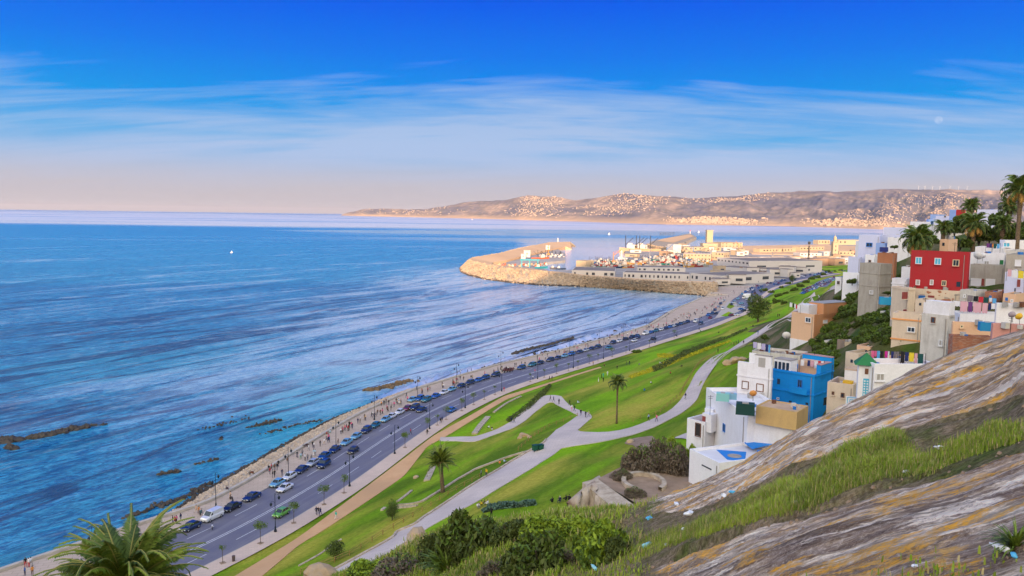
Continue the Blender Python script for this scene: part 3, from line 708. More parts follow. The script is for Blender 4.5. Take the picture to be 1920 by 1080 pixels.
# ------------------------------------------------------------------ grass blades on the slope
def leafmat(name, c1, c2, sc=.8, rough=.7, c3=None):
    m, t, b = pbr(name, c1, rough, 0, .25)
    g = t.add('ShaderNodeNewGeometry'); n = t.noise(g.outputs['Position'], sc, 4, .65)
    c = t.mix(t.mapr(n, .36, .64), c1, c2)
    rnd = g.outputs['Random Per Island']
    c = t.mix(t.mapr(rnd, 0, 1, 0, .55), c, c3 or tuple(min(1, q*1.9) for q in c2)); t.link(c, b.inputs['Base Color'])
    b.inputs['Subsurface Weight'].default_value = 0.0
    return m
M_BLADE = leafmat('meadow blades', (.055, .15, .008), (.30, .44, .020), .30, .6, (.38, .36, .08))
M_DRYB = leafmat('dry blades', (.20, .17, .06), (.36, .29, .14), 1.5, .8)
def blades(name, pts, hs, mats, per=5, spread=.10, width=.022, label=None):
    """pts Nx3 roots, hs heights"""
    n = len(pts)*per; root = np.repeat(pts, per, 0)+rng.normal(0, spread, (n, 3))*[1, 1, .15]; h = np.repeat(hs, per)*rng.uniform(.55, 1.2, n)
    th = rng.uniform(0, 2*math.pi, n); lean = rng.uniform(.15, .75, n); d = np.stack([np.cos(th), np.sin(th), np.zeros(n)], 1); s = np.stack([-np.sin(th), np.cos(th), np.zeros(n)], 1)
    w_ = width*rng.uniform(.7, 1.5, n)*np.clip(h/.3, .6, 2.2)
    mid = root+d*(lean*h*.35)[:, None]+[0, 0, 1]*(h*.6)[:, None]; tip = root+d*(lean*h)[:, None]+[0, 0, 1]*(h*np.sqrt(1-(lean*.8)**2))[:, None]
    V = np.stack([root-s*w_[:, None], root+s*w_[:, None], mid+s*w_[:, None]*.7, tip, mid-s*w_[:, None]*.7], 1).reshape(-1, 3)
    V[0::5, 2] -= .05; V[1::5, 2] -= .05
    b = np.arange(n)*5; Fq = np.r_[np.stack([b, b+1, b+2], 1), np.stack([b, b+2, b+4], 1), np.stack([b+4, b+2, b+3], 1)]
    mi = rng.integers(0, 100, n) < 22; mi = np.r_[mi, mi, mi].astype(int)
    return link(name, npmesh(name, V, Fq, mats, False, mi), kind='stuff', label=label, cat='grass')
def fg_scatter(n, f):
    out = []; hh = []
    while len(out) < n:
        t_ = rng.uniform(0, 1); z = rng.uniform(-.2, 3.0); d = f(480+1670*t_, z)
        if d > 0 and rng.uniform() < d: out.append(fg_at(480+1670*t_, z)); hh.append(d)
    return np.array(out), np.array(hh)
def ledge_density(px, z):
    if px < 1130: return 0
    wob = .22*float(fbm(np.array(px*.012), np.array(1.0), 3, 61)); lo = np.interp(px, [1130, 1500, 1700, 2000], [1.2, 1.08, 1.12, 1.2])+wob*.4; hi = np.interp(px, [1130, 1500, 1700, 1820, 2000], [1.65, 1.85, 1.78, 1.6, 1.55])+wob
    e = (z-lo)*(hi-z)*4
    if e <= 0: return 0
    left = np.interp(px, [1130, 1300, 1420, 1920], [.25, .35, 1, 1])
    gap = float(vnoise(np.array(px*.03), np.array(z*3.0), 5))
    return max(0, min(1, e*2.2))*left*(.25 if gap < .32 else 1)
q, h = fg_scatter(21000, ledge_density)
q2 = q.copy()
hs = np.clip(.16+.30*h, .1, .5)*np.clip(q[:, 1]/22, .55, 1.15)*(.35+1.5*vnoise(q[:, 0]*.9, q[:, 1]*.9, 41)**1.2)
blades('grass_ledge', q, hs*.55, (M_BLADE, M_DRYB), 8, .12, .009, 'long bright green grass filling the ledge across the lichened rock slope')
def scrub_density(px, z):
    e = np.clip((1240-px)/160, 0, 1)
    g_ = float(vnoise(np.array(px*.02), np.array(z*2.5), 8))
    low = .9*np.clip((.25-z)*3, 0, 1)*(px > 1500)*(1 if g_ > .45 else .1)
    return float(max(e*(.35+.65*g_), low))
q, h = fg_scatter(13000, scrub_density)
blades('rough_grass', q, np.full(len(q), .17)*np.clip(q[:, 1]/30, .22, 1.6)*(.4+1.4*vnoise(q[:, 0]*.6, q[:, 1]*.6, 43)), (M_BLADE, M_DRYB), 8, .25, .022, 'tufts of rough green and dry grass over the slope below the rock')

# ------------------------------------------------------------------ shrubs
def leaf_cloud(n, size, shape, seed, up=.4, clumps=14, hollow=.45, clr=.34):
    """many small leaf faces in clumps through an uneven volume; shape = (rx, ry, rz)"""
    r = np.random.default_rng(seed); c = r.normal(0, 1, (clumps, 3)); c /= np.linalg.norm(c, axis=1)[:, None]
    c *= r.uniform(hollow, .82, clumps)[:, None]; c[:, 2] = np.abs(c[:, 2])*.9+.02
    k = r.integers(0, clumps, n); p = r.normal(0, 1, (n, 3)); p /= np.linalg.norm(p, axis=1)[:, None]
    rad = clr*r.uniform(.75, 1.3, clumps)[k]*r.uniform(.35, 1.08, n)**.4
    p = c[k]+p*rad[:, None]; p[:, 2] = np.maximum(p[:, 2], -.03); p = p*np.array(shape)
    nrm = r.normal(0, 1, (n, 3)); nrm[:, 2] = np.abs(nrm[:, 2])+up; nrm /= np.linalg.norm(nrm, axis=1)[:, None]
    a = np.cross(nrm, r.normal(0, 1, (n, 3))); a /= np.linalg.norm(a, axis=1)[:, None]; b = np.cross(nrm, a); s = (size*r.uniform(.6, 1.4, n))[:, None]
    V = np.stack([p-a*s, p+b*s*.45, p+a*s, p-b*s*.45], 1).reshape(-1, 3); i = np.arange(n)*4
    return V, np.stack([i, i+1, i+2, i+3], 1)
M_LEAFD = leafmat('dark glossy leaves', (.030, .046, .012), (.065, .090, .016), 1.1, .6, (.13, .16, .03))
M_LEAFM = leafmat('mid green leaves', (.040, .078, .012), (.09, .14, .016), .9, .6)
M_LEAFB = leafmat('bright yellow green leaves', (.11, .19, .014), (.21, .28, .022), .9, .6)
M_TWIG = leafmat('dry grey twigs', (.12, .09, .07), (.22, .17, .13), 1.0, .9, (.10, .09, .05))
M_BARK = mottled('bark', (.13, .10, .07), (.07, .055, .04), 3, .9)
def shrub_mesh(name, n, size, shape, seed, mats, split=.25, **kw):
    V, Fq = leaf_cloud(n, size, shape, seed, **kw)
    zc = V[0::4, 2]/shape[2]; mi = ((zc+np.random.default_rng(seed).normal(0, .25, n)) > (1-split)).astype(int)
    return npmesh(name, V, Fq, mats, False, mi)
def stems_mesh(name, shape, seed, k=7, rad=.05):
    r = random.Random(seed); b = MB()
    for i in range(k):
        a = r.uniform(0, 6.28); e = (math.cos(a)*shape[0]*.55, math.sin(a)*shape[1]*.55, shape[2]*r.uniform(.5, .8))
        b.tube([(0, 0, -.6), (e[0]*.35, e[1]*.35, e[2]*.45), e], [rad, rad*.7, rad*.3], 5)
    return b.me(name, M_BARK)
SHR = {}
def shrub_proto(key, n, size, shape, seed, mats, **kw):
    SHR[key] = (shrub_mesh(key+' leaves', n, size, shape, seed, mats, **kw), stems_mesh(key+' stems', shape, seed))
shrub_proto('dark', 9000, .085, (1, 1, .92), 1, (M_LEAFD, M_LEAFM))
shrub_proto('mixed', 8000, .085, (1, 1, .85), 2, (M_LEAFM, M_LEAFB), split=.45)
shrub_proto('dry', 7000, .055, (1, 1, .7), 3, (M_TWIG, M_LEAFM), split=.12, clumps=20)
shrub_proto('dark2', 9000, .08, (1, 1, .9), 4, (M_LEAFD, M_LEAFD), clumps=20)
def shrub(kind, loc, s, sz, label, group=None, name='shrub', rz=None, cat='shrub'):
    o = empty(name, loc, rz if rz is not None else random.uniform(0, 6.28), label=label, cat=cat, group=group)
    o.scale = (s, s, sz)
    a, b = SHR[kind]; link('foliage', a, o); link('stem', b, o); return o
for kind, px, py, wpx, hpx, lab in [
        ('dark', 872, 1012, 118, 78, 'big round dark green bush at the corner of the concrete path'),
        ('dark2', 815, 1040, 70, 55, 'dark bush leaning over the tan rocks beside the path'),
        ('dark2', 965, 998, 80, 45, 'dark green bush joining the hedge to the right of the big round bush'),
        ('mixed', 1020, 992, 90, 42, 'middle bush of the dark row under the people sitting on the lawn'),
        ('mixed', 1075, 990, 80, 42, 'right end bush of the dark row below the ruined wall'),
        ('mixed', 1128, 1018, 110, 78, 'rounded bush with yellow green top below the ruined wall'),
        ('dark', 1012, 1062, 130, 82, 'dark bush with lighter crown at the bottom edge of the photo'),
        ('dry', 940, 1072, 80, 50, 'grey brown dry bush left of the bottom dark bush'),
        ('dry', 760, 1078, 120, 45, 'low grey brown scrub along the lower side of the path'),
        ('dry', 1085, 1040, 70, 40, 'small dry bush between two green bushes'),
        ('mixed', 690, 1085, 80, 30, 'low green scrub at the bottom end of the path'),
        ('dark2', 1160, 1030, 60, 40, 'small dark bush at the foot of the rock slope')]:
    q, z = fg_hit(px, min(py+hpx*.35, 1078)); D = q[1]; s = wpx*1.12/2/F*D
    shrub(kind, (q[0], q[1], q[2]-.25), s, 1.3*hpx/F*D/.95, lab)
# spiky palm-like clump
def agave(n, L, seed, w_=.07):
    r = random.Random(seed); b = MB()
    for i in range(n):
        a = r.uniform(0, 6.28); e = r.uniform(.25, 1.45); l = L*r.uniform(.7, 1.1); p = []
        for k in range(4):
            t = k/3; ee = e-.5*t*t*(1.2-e*.4); p.append((math.cos(a)*math.cos(ee)*l*t, math.sin(a)*math.cos(ee)*l*t, math.sin(ee)*l*t+.02))
        s = (-math.sin(a)*w_, math.cos(a)*w_, 0)
        for k in range(3):
            w0 = [.7, 1, .7, .05][k]; w1 = [.7, 1, .7, .05][k+1]; P0, P1 = p[k], p[k+1]
            b.poly([(P0[0]-s[0]*w0, P0[1]-s[1]*w0, P0[2]), (P0[0]+s[0]*w0, P0[1]+s[1]*w0, P0[2]), (P1[0]+s[0]*w1, P1[1]+s[1]*w1, P1[2]), (P1[0]-s[0]*w1, P1[1]-s[1]*w1, P1[2])])
    return b
M_SPIKE = leafmat('spiky leaves', (.05, .085, .012), (.12, .17, .02), 1.2, .5)
for px, py, L, lab in [(838, 1074, 2.1, 'spiky green fan palm clump between the dark bushes at the bottom'), (1905, 1022, .42, 'small leafy shrub at the bottom right corner of the rock')]:
    q, z = fg_hit(px, py); agave(150, L, int(px), .075*L/2.2).build('spiky_plant', M_SPIKE, loc=(q[0], q[1], q[2]-.1), label=lab, cat='plant')

# ------------------------------------------------------------------ rocks
def rock_mesh(seed, flat=.8, n=2):
    bm = bmesh.new(); bmesh.ops.create_icosphere(bm, subdivisions=n, radius=1); r = random.Random(seed)
    ax = [Vector((r.gauss(0, 1), r.gauss(0, 1), r.gauss(0, 1))).normalized() for _ in range(9)]; of = [r.uniform(.55, .85) for _ in ax]
    for v in bm.verts:
        for a, o in zip(ax, of):
            d = v.co.dot(a)
            if d > o: v.co -= a*(d-o)
        v.co.z *= flat; v.co += Vector((r.uniform(-.04, .04), r.uniform(-.04, .04), r.uniform(-.04, .04)))
    me = bpy.data.meshes.new('rock shape'); bm.to_mesh(me); bm.free(); return me
M_TANR = mottled('tan rock', (.50, .35, .20), (.33, .22, .13), 1.0, .9, bump=.6, c3=(.42, .36, .30), s3=.6)
M_DARKR = mottled('wet dark rock', (.035, .030, .028), (.09, .07, .05), .8, .6, bump=.6, coord='World')
ROCKS = [rock_mesh(i) for i in range(6)]
for m_ in ROCKS: m_.materials.append(M_TANR)
for px, py, D, sx, sz, lab in [(784, 1010, 61, 1.5, 1.9, 'tall tan boulder standing at the edge of the concrete path'), (800, 1025, 60, 1.2, 1.3, 'smaller tan boulder behind the bush by the path'), (768, 1030, 60, 1.5, 1.0, 'low tan rock below the tall boulder'), (750, 1045, 60, 1.3, .8, 'lowest tan rock at the lower side of the path'),
                               (600, 1075, 62, 1.6, 1.7, 'pointed tan rock at the bottom edge where the path leaves the photo'), (632, 1085, 62, 1.5, .9, 'flat tan rock at the bottom edge beside the pointed rock'), (1083, 1010, 44, .6, .35, 'pale rock lying between two bushes on the slope')]:
    q = PD(px, py, D); o = link('boulder', ROCKS[int(px) % 6], loc=(q[0], q[1], q[2]-sz*.3), rz=px, label=lab, cat='rock'); o.scale = (sx, sx*.8, sz)
b = MB(); r_ = random.Random(3)
for i in range(150):
    px = r_.uniform(1130, 2000); z = r_.choice([r_.uniform(.9, 1.1), r_.uniform(1.9, 2.1), r_.uniform(.1, 3)]); q = fg_at(px, z); s = r_.uniform(.03, .10)*q[1]/20
    n0 = len(b.v); me_ = ROCKS[i % 6]
    b.box((q[0], q[1], q[2]+s*.2), (s*1.5, s, s*.8), r_.uniform(0, 3), 0, .55)
b.build('loose_stones', M_DIRT, label='small loose stones scattered over the rock slope', cat='stones', kind='stuff')
# litter
M_BAGB = plain('blue plastic', (.10, .42, .65), .4); M_BAGW = plain('white plastic', (.75, .76, .78), .45); M_BAGT = plain('teal plastic', (.30, .62, .66), .35)
def bag(seed, s):
    r = random.Random(seed); bm = bmesh.new(); bmesh.ops.create_icosphere(bm, subdivisions=2, radius=1)
    for v in bm.verts: v.co *= r.uniform(.6, 1.15); v.co.z *= .45; v.co.y *= .6; v.co.z += .25
    me = bpy.data.meshes.new('crumpled bag'); bm.to_mesh(me); bm.free(); me.materials.append(s); return me
def bottle(m):
    b = MB(); b.lathe([(0.0, 0), (.045, .0), (.05, .03), (.05, .19), (.035, .24), (.016, .28), (.016, .31), (0, .31)], n=9); me = b.me('plastic bottle', m, True)
    me.transform(Matrix.Rotation(math.pi/2, 4, 'X')@Matrix.Translation((0, .05, 0))); return me
for px, py, kind, m_, s, lab in [(1206, 1030, 'bottle', M_BAGT, 1.9, 'crumpled pale blue plastic bottle lying in the rough grass left of the rock'), (1118, 1072, 'bottle', M_BAGT, 1.5, 'thin blue bottle at the bottom edge left of the rock'),
        (1890, 1042, 'bottle', M_BAGW, .8, 'white plastic bottle with a blue end in the dry grass at the bottom right'), (1900, 1050, 'bag', M_BAGB, .07, 'blue plastic scrap touching the white bottle at the bottom right'),
        (1217, 974, 'bag', M_BAGB, .22, 'blue scrap in the grass below the path of bare earth'), (1373, 925, 'bag', M_BAGB, .16, 'small blue cap shaped scrap on the earth above the grass ledge'),
        (1358, 932, 'bag', M_BAGW, .17, 'white scrap beside the blue cap on the bare earth'), (1763, 844, 'bag', M_BAGW, .13, 'white bag lying in the grass ledge'), (1701, 889, 'bag', M_BAGW, .10, 'white scrap at the lower edge of the grass ledge'),
        (1692, 888, 'bag', plain('orange plastic', (.6, .2, .05)), .09, 'orange wrapper at the lower edge of the grass ledge'), (1495, 948, 'bag', M_BAGW, .15, 'pale crumpled bag below the long grass'), (1268, 948, 'bag', M_BAGW, .2, 'white bag at the top of the rough grass'),
        (1293, 966, 'bag', M_BAGW, .26, 'white torn bag lying on the ledge of earth'), (1250, 1024, 'bag', M_BAGW, .13, 'small white scrap right of the crumpled bottle'), (1281, 994, 'bag', M_BAGW, .12, 'pale scrap in the green tuft'), (1715, 1070, 'bag', M_BAGW, .06, 'tiny white scrap on the dark rock at the bottom')]:
    q, z = fg_hit(px, py); me_ = bottle(m_) if kind == 'bottle' else bag(px, m_)
    o = link('plastic_bottle' if kind == 'bottle' else 'plastic_bag', me_, loc=(q[0], q[1], q[2]+.03), rz=px*.7, label=lab, cat='litter')
    o.scale = (s, s, s) if kind != 'bottle' else (s, s, s)

# ------------------------------------------------------------------ ruined wall with the ring
def ruin():
    rt = empty('ruined_platform', P(1170, 915, 25.5), label='ruined stone platform with retaining wall, bare earth floor and a broken ring', cat='ruin')
    inv = rt.location
    Z = 25.5; top = [(1118, 899), (1182, 866), (1222, 845), (1290, 842), (1330, 880), (1300, 920), (1215, 950), (1195, 945)]
    T = [P(a, b, Z)-np.array(inv) for a, b in top]
    b = MB(); b.poly([tuple(t) for t in T]); b.build('earth_floor', M_DIRT, rt)
    w_ = MB()
    for a, c in ((0, 1), (1, 2)):
        w_.poly([tuple(T[a]), tuple(T[c]), tuple(T[c]-[0, 0, 8]), tuple(T[a]-[0, 0, 8])])
    w_.build('side_wall', M_STONE, rt)
    # long pale coping and the stained face under it
    A = P(1118, 897, Z+.3)-inv; B = P(1203, 958, Z+.3)-inv; d = (B-A)/np.linalg.norm(B-A); nrm = np.array([-d[1], d[0], 0]); nrm = nrm if nrm[1] < 0 else -nrm
    c = MB()
    up = [A-nrm*.1, B-nrm*.1, B+nrm*2.4-[0, 0, .3], A+nrm*2.0-[0, 0, .3]]
    c.poly([tuple(q) for q in up]); c.poly([tuple(up[3]), tuple(up[2]), tuple(up[2]-[0, 0, 1.2]), tuple(up[3]-[0, 0, 1.2])]); c.poly([tuple(up[0]), tuple(up[3]), tuple(up[3]-[0, 0, 6]), tuple(up[0]-[0, 0, 6])])
    c.build('coping', M_STONE, rt)
    # broken ring of the ring basin
    b = MB(); cen = P(1207, 907, Z)-inv; N = 40
    for rr, (a0, a1) in ((2.6, (-.9, 4.1)),):
        for k in range(N):
            t0 = a0+(a1-a0)*k/N; t1 = a0+(a1-a0)*(k+1)/N; q = lambda t, r, z: (cen[0]+r*math.cos(t), cen[1]+r*1.25*math.sin(t), cen[2]+z)
            b.poly([q(t0, rr-.28, .5), q(t0, rr+.28, .5), q(t1, rr+.28, .5), q(t1, rr-.28, .5)]); b.poly([q(t0, rr-.28, 0), q(t0, rr-.28, .5), q(t1, rr-.28, .5), q(t1, rr-.28, 0)]); b.poly([q(t0, rr+.28, 0), q(t1, rr+.28, 0), q(t1, rr+.28, .5), q(t0, rr+.28, .5)])
    b.build('ring', M_STONE, rt)
    b = MB(); c2 = P(1234, 889, Z)-inv
    for k in range(14):
        t0, t1 = k*.34, (k+1)*.34; q = lambda t, r, z: (c2[0]+r*math.cos(t), c2[1]+r*math.sin(t), c2[2]+z)
        b.poly([q(t0, .75, .35), q(t0, 1.1, .35), q(t1, 1.1, .35), q(t1, .75, .35)]); b.poly([q(t0, 1.1, 0), q(t1, 1.1, 0), q(t1, 1.1, .35), q(t0, 1.1, .35)])
    b.build('small_ring', M_STONE, rt)
ruin()
# weathered rock face under the coping
M_FACE = mottled('stained rock face', (.50, .40, .31), (.13, .065, .04), .55, .9, bump=.9, coord='World', c3=(.5, .43, .36), s3=.25)
def face_():
    v = []; f = []; top = [(1068, 946, 93), (1082, 928, 94), (1100, 914, 95), (1110, 908, 96), (1120, 924, 94), (1140, 942, 92), (1160, 956, 90), (1180, 968, 89), (1196, 974, 88)]
    T = resample([PD(*t) for t in top], 40); n = len(T)
    for k in range(10):
        for i, p in enumerate(T):
            e = k/9; v.append((p[0]+fbm(np.array(i*.4), np.array(k*.5), 3, 4)*.9-.6*e*2, p[1]-e*3.0-abs(fbm(np.array(i*.25), np.array(k*.3), 3, 6))*1.4*(k > 0), p[2]-e*9))
    for k in range(9):
        for i in range(n-1): f.append((k*n+i, k*n+i+1, (k+1)*n+i+1, (k+1)*n+i))
    b0 = len(v)
    for p in T: v.append((p[0]+1.5, p[1]+5, p[2]-.5))
    for i in range(n-1): f.append((i, b0+i, b0+i+1, i+1))
    link('rock_face', mesh('rock_face', v, f, M_FACE, True), label='weathered rock bluff with dark stains under the ruined platform', cat='rock')
face_()
for px, py, z, w_, h_, kd, lab in [(1205, 878, 25.5, 90, 62, 'dry', 'wide grey brown dead bush behind the stone ring'), (1238, 862, 25.5, 60, 58, 'dry', 'dead bush with a greener crown right of the ring'), (1268, 880, 25.5, 85, 70, 'dry', 'tangled dry bush against the white house wall'), (1262, 852, 25.5, 46, 44, 'mixed', 'green bush top rising out of the dry bushes'), (1165, 892, 25.5, 50, 22, 'dry', 'low dry scrub at the left end of the platform'), (1190, 925, 25.5, 50, 20, 'dry', 'flat dry scrub between the ring and the coping'), (1292, 872, 24, 40, 50, 'mixed', 'green bush squeezed beside the white house')]:
    q = P(px, py+h_*.04 if w_ > 55 else py+h_*.2, z); s = w_*.85/2/F*q[1]; shrub(kd, q, s, h_/F*q[1]/.85, lab)
# ------------------------------------------------------------------ breakwater and port ground
M_BOULD = mottled('breakwater stone', (.44, .36, .27), (.24, .19, .145), .28, .9, detail=6, coord='World', bump=.8)
M_QUAY = mottled('quay concrete', (.40, .36, .33), (.28, .25, .23), .03, .9, coord='World')
M_LITQ = mottled('sandy quay', (.66, .42, .24), (.58, .36, .20), .02, .95, coord='World')
st = [((1345, 558), (1345, 530), (1345, 528)), ((1256, 551), (1256, 527.5), (1256, 526)), ((1194, 545), (1194, 524), (1194, 522)), ((1100, 539), (1100, 517), (1100, 515)), ((1022, 537), (1022, 509), (1022, 507)),
      ((960, 532), (962, 503), (970, 500)), ((907, 525), (922, 497), (945, 498)), ((878, 517.5), (897, 492), (935, 497)), ((864, 511), (884, 489), (925, 496)), ((862, 504), (880, 486.5), (922, 494)), ((870, 496), (886, 483.5), (925, 491.5))]
ring = []
for a, b_, c in st: ring.append((P(*a, -4), P(*b_, 7.0), P(*c, 2.2)))
for b_, c in [((933, 475.5), (950, 488)), ((978, 464.5), (985, 479)), ((1030, 454), (1040, 466)), ((1057, 453.5), (1060, 462))]:
    t_, i_ = P(*b_, 7.0), P(*c, 2.2); d = t_-i_; d[2] = 0; d /= np.linalg.norm(d); ring.append((t_+d*18-[0, 0, 11], t_, i_))
e = ring[-1]; cap = (e[1]+np.array([30, 40, -11.]), e[1]+np.array([14, 14, 0.]), e[2]+np.array([12, 0, -5.]))
ring.append(cap)
def fine(ring, n):
    A = [resample(np.array([r[k] for r in ring]), 400) for k in range(3)]
    s = np.linalg.norm(np.diff(np.array([r[1] for r in ring]), axis=0), axis=1); s = np.r_[0, np.cumsum(s)]
    t = np.linspace(0, s[-1], n); return [np.stack([np.interp(t, s, [r[k][j] for r in ring]) for j in range(3)], 1) for k in range(3)]
T3 = fine(ring, 420)
prof = [(0, 0, 0), (0, .25, 0), (0, .5, 0), (0, .75, 0), (0, 1, 0), (1, .02, 0), (1, .5, 0), (1, 1, 0)]
v = []; n = len(T3[0])
for w_, k, _ in prof:
    A, B = (T3[0], T3[1]) if w_ == 0 else (T3[1], T3[2]); q = A+(B-A)*k
    if w_ == 0 and 0 < k < 1: q = q+rng.normal(0, .45, q.shape)
    v.append(q)
for kk in (v[-1]-[0, 0, 7],): v.append(kk)
V = np.concatenate(v); rws = len(v); i = np.arange(rws*n).reshape(rws, n)
Fq = np.stack([i[:-1, :-1].ravel(), i[1:, :-1].ravel(), i[1:, 1:].ravel(), i[:-1, 1:].ravel()], 1)
mi = np.repeat([0, 0, 0, 0, 1, 1, 1, 1], n-1)
bwm = npmesh('breakwater', V, Fq, (M_BOULD, M_LITQ), False, mi); fix_up(bwm)
bw = empty('breakwater', (0, 0, 0), label='long curved sandy breakwater with a boulder slope reaching out from the port', cat='breakwater')
link('embankment', bwm, bw)
# boulders of the slope: real blocks, too small to pick apart
def blocks(name, m, L0, L1, count, size, parent=None, jit=.5, **kw):
    k = rng.uniform(0, len(L0)-1.001, count); a = k.astype(int); f = (k-a)[:, None]; t = rng.uniform(0.02, 1.0, count)[:, None]
    c = (L0[a]*(1-f)+L0[a+1]*f)*(1-t)+(L1[a]*(1-f)+L1[a+1]*f)*t+rng.normal(0, jit*.3, (count, 3))
    base = np.array([v.co[:] for v in ROCKS0.vertices]); fc = np.array([p.vertices[:] for p in ROCKS0.polygons]); nb = len(base)
    s = rng.uniform(.6, 1.35, (count, 1, 3))*np.reshape(size, (-1, 1, 1)); th = rng.uniform(0, 6.28, count); ca, sa = np.cos(th), np.sin(th)
    q = base[None]*s; x = q[..., 0]*ca[:, None]-q[..., 1]*sa[:, None]; y = q[..., 0]*sa[:, None]+q[..., 1]*ca[:, None]
    V = np.stack([x, y, q[..., 2]], 2)+c[:, None]
    Fq = (fc[None]+(np.arange(count)*nb)[:, None, None]).reshape(-1, 3)
    return link(name, npmesh(name, V.reshape(-1, 3), Fq, m), parent, **kw)
ROCKS0 = rock_mesh(77, .8, 1)
M_BLK = leafmat('armour blocks', (.50, .37, .25), (.34, .25, .17), .05, .9, (.20, .15, .11))
blocks('boulders', M_BLK, T3[0][:330], T3[1][:330], 9000, 1.25, bw, kind='stuff')
M_WETB = plain('wet boulders', (.05, .04, .035), .7)
blocks('wet_boulders', M_WETB, T3[0][:330]+[0, 0, .2], (T3[0]+(T3[1]-T3[0])*.10)[:330], 1800, 1.3, bw, kind='stuff')
pg = [P(a, b, 1.2) for a, b in [(1400, 562), (1345, 552), (1345, 529), (1194, 523), (1100, 516), (1022, 508), (965, 501), (935, 495), (985, 478), (1045, 465), (1060, 473), (1060, 486), (1012, 491), (1016, 500), (1030, 506), (1078, 503), (1080, 493), (1100, 487), (1162, 486), (1200, 481), (1172, 474), (1172, 469), (1215, 464), (1290, 466), (1345, 464), (1390, 460.5), (1530, 459.5), (1533, 455.5), (1610, 455.5), (1700, 457), (2000, 466)]]
pg += [np.array([1100, 700, 1.2]), np.array([420, 500, 1.2]), np.array([200, 520, 1.2])]
def ngon(name, pts, z0, m, **kw):
    bm = bmesh.new(); vt = [bm.verts.new(tuple(p)) for p in pts]; f = bm.faces.new(vt); bmesh.ops.triangulate(bm, faces=[f]); n = len(pts)
    vb = [bm.verts.new((p[0], p[1], z0)) for p in pts]
    for i in range(n): bm.faces.new((vt[i], vt[(i+1) % n], vb[(i+1) % n], vb[i]))
    bmesh.ops.recalc_face_normals(bm, faces=bm.faces[:]); me = bpy.data.meshes.new(name); bm.to_mesh(me); bm.free(); me.materials.append(m)
    return link(name, me, **kw)
pg = [np.array([p[0], p[1], -.20]) if p[1] < 660 else p for p in pg]
ngon('quay', [np.array([p[0], p[1], -.2]) for p in pg], -5, M_QUAY, kind='structure')
# forecourt where the road meets the port, with its planted island
fc_ = [(1318, 592), (1345, 568), (1362, 556), (1400, 551), (1432, 540), (1460, 526), (1490, 517), (1560, 509), (1575, 514), (1520, 524), (1470, 540), (1440, 556), (1405, 572), (1396, 588), (1370, 597)]
ngon('forecourt', [P(a, b, .02) for a, b in fc_], -.3, M_ROAD, kind='structure')
ngon('forecourt', [P(a, b, .0) for a, b in [(1405, 531), (1360, 532), (1366, 517), (1380, 508), (1420, 490), (1434, 492), (1412, 512), (1412, 526)]], -.3, M_ROAD, kind='structure')
ngon('traffic_island', [P(a, b, .16) for a, b in [(1340, 597), (1364, 565), (1376, 566), (1398, 578), (1370, 590)]], -.1, M_KERB, kind='structure')
ngon('island_lawn', [P(a, b, .22) for a, b in [(1352, 592), (1366, 584), (1376, 588), (1362, 593)]], 0, M_GRASS, kind='structure')
ngon('island_lawn', [P(a, b, .22) for a, b in [(1362, 576), (1368, 568), (1378, 574), (1370, 579)]], 0, M_GRASS, kind='structure')
ngon('lawn', [P(a, b, .9) for a, b in [(1525, 500), (1590, 497), (1640, 500), (1640, 515), (1560, 510)]], -.5, M_GRASS, kind='structure')
# quay of the near arm (harbour side)
ngon('beach', [P(a, b, .35) for a, b in [(1385, 461), (1530, 458.5), (1620, 462), (1640, 474), (1500, 478), (1410, 476)]], -4, M_LITQ, kind='structure')

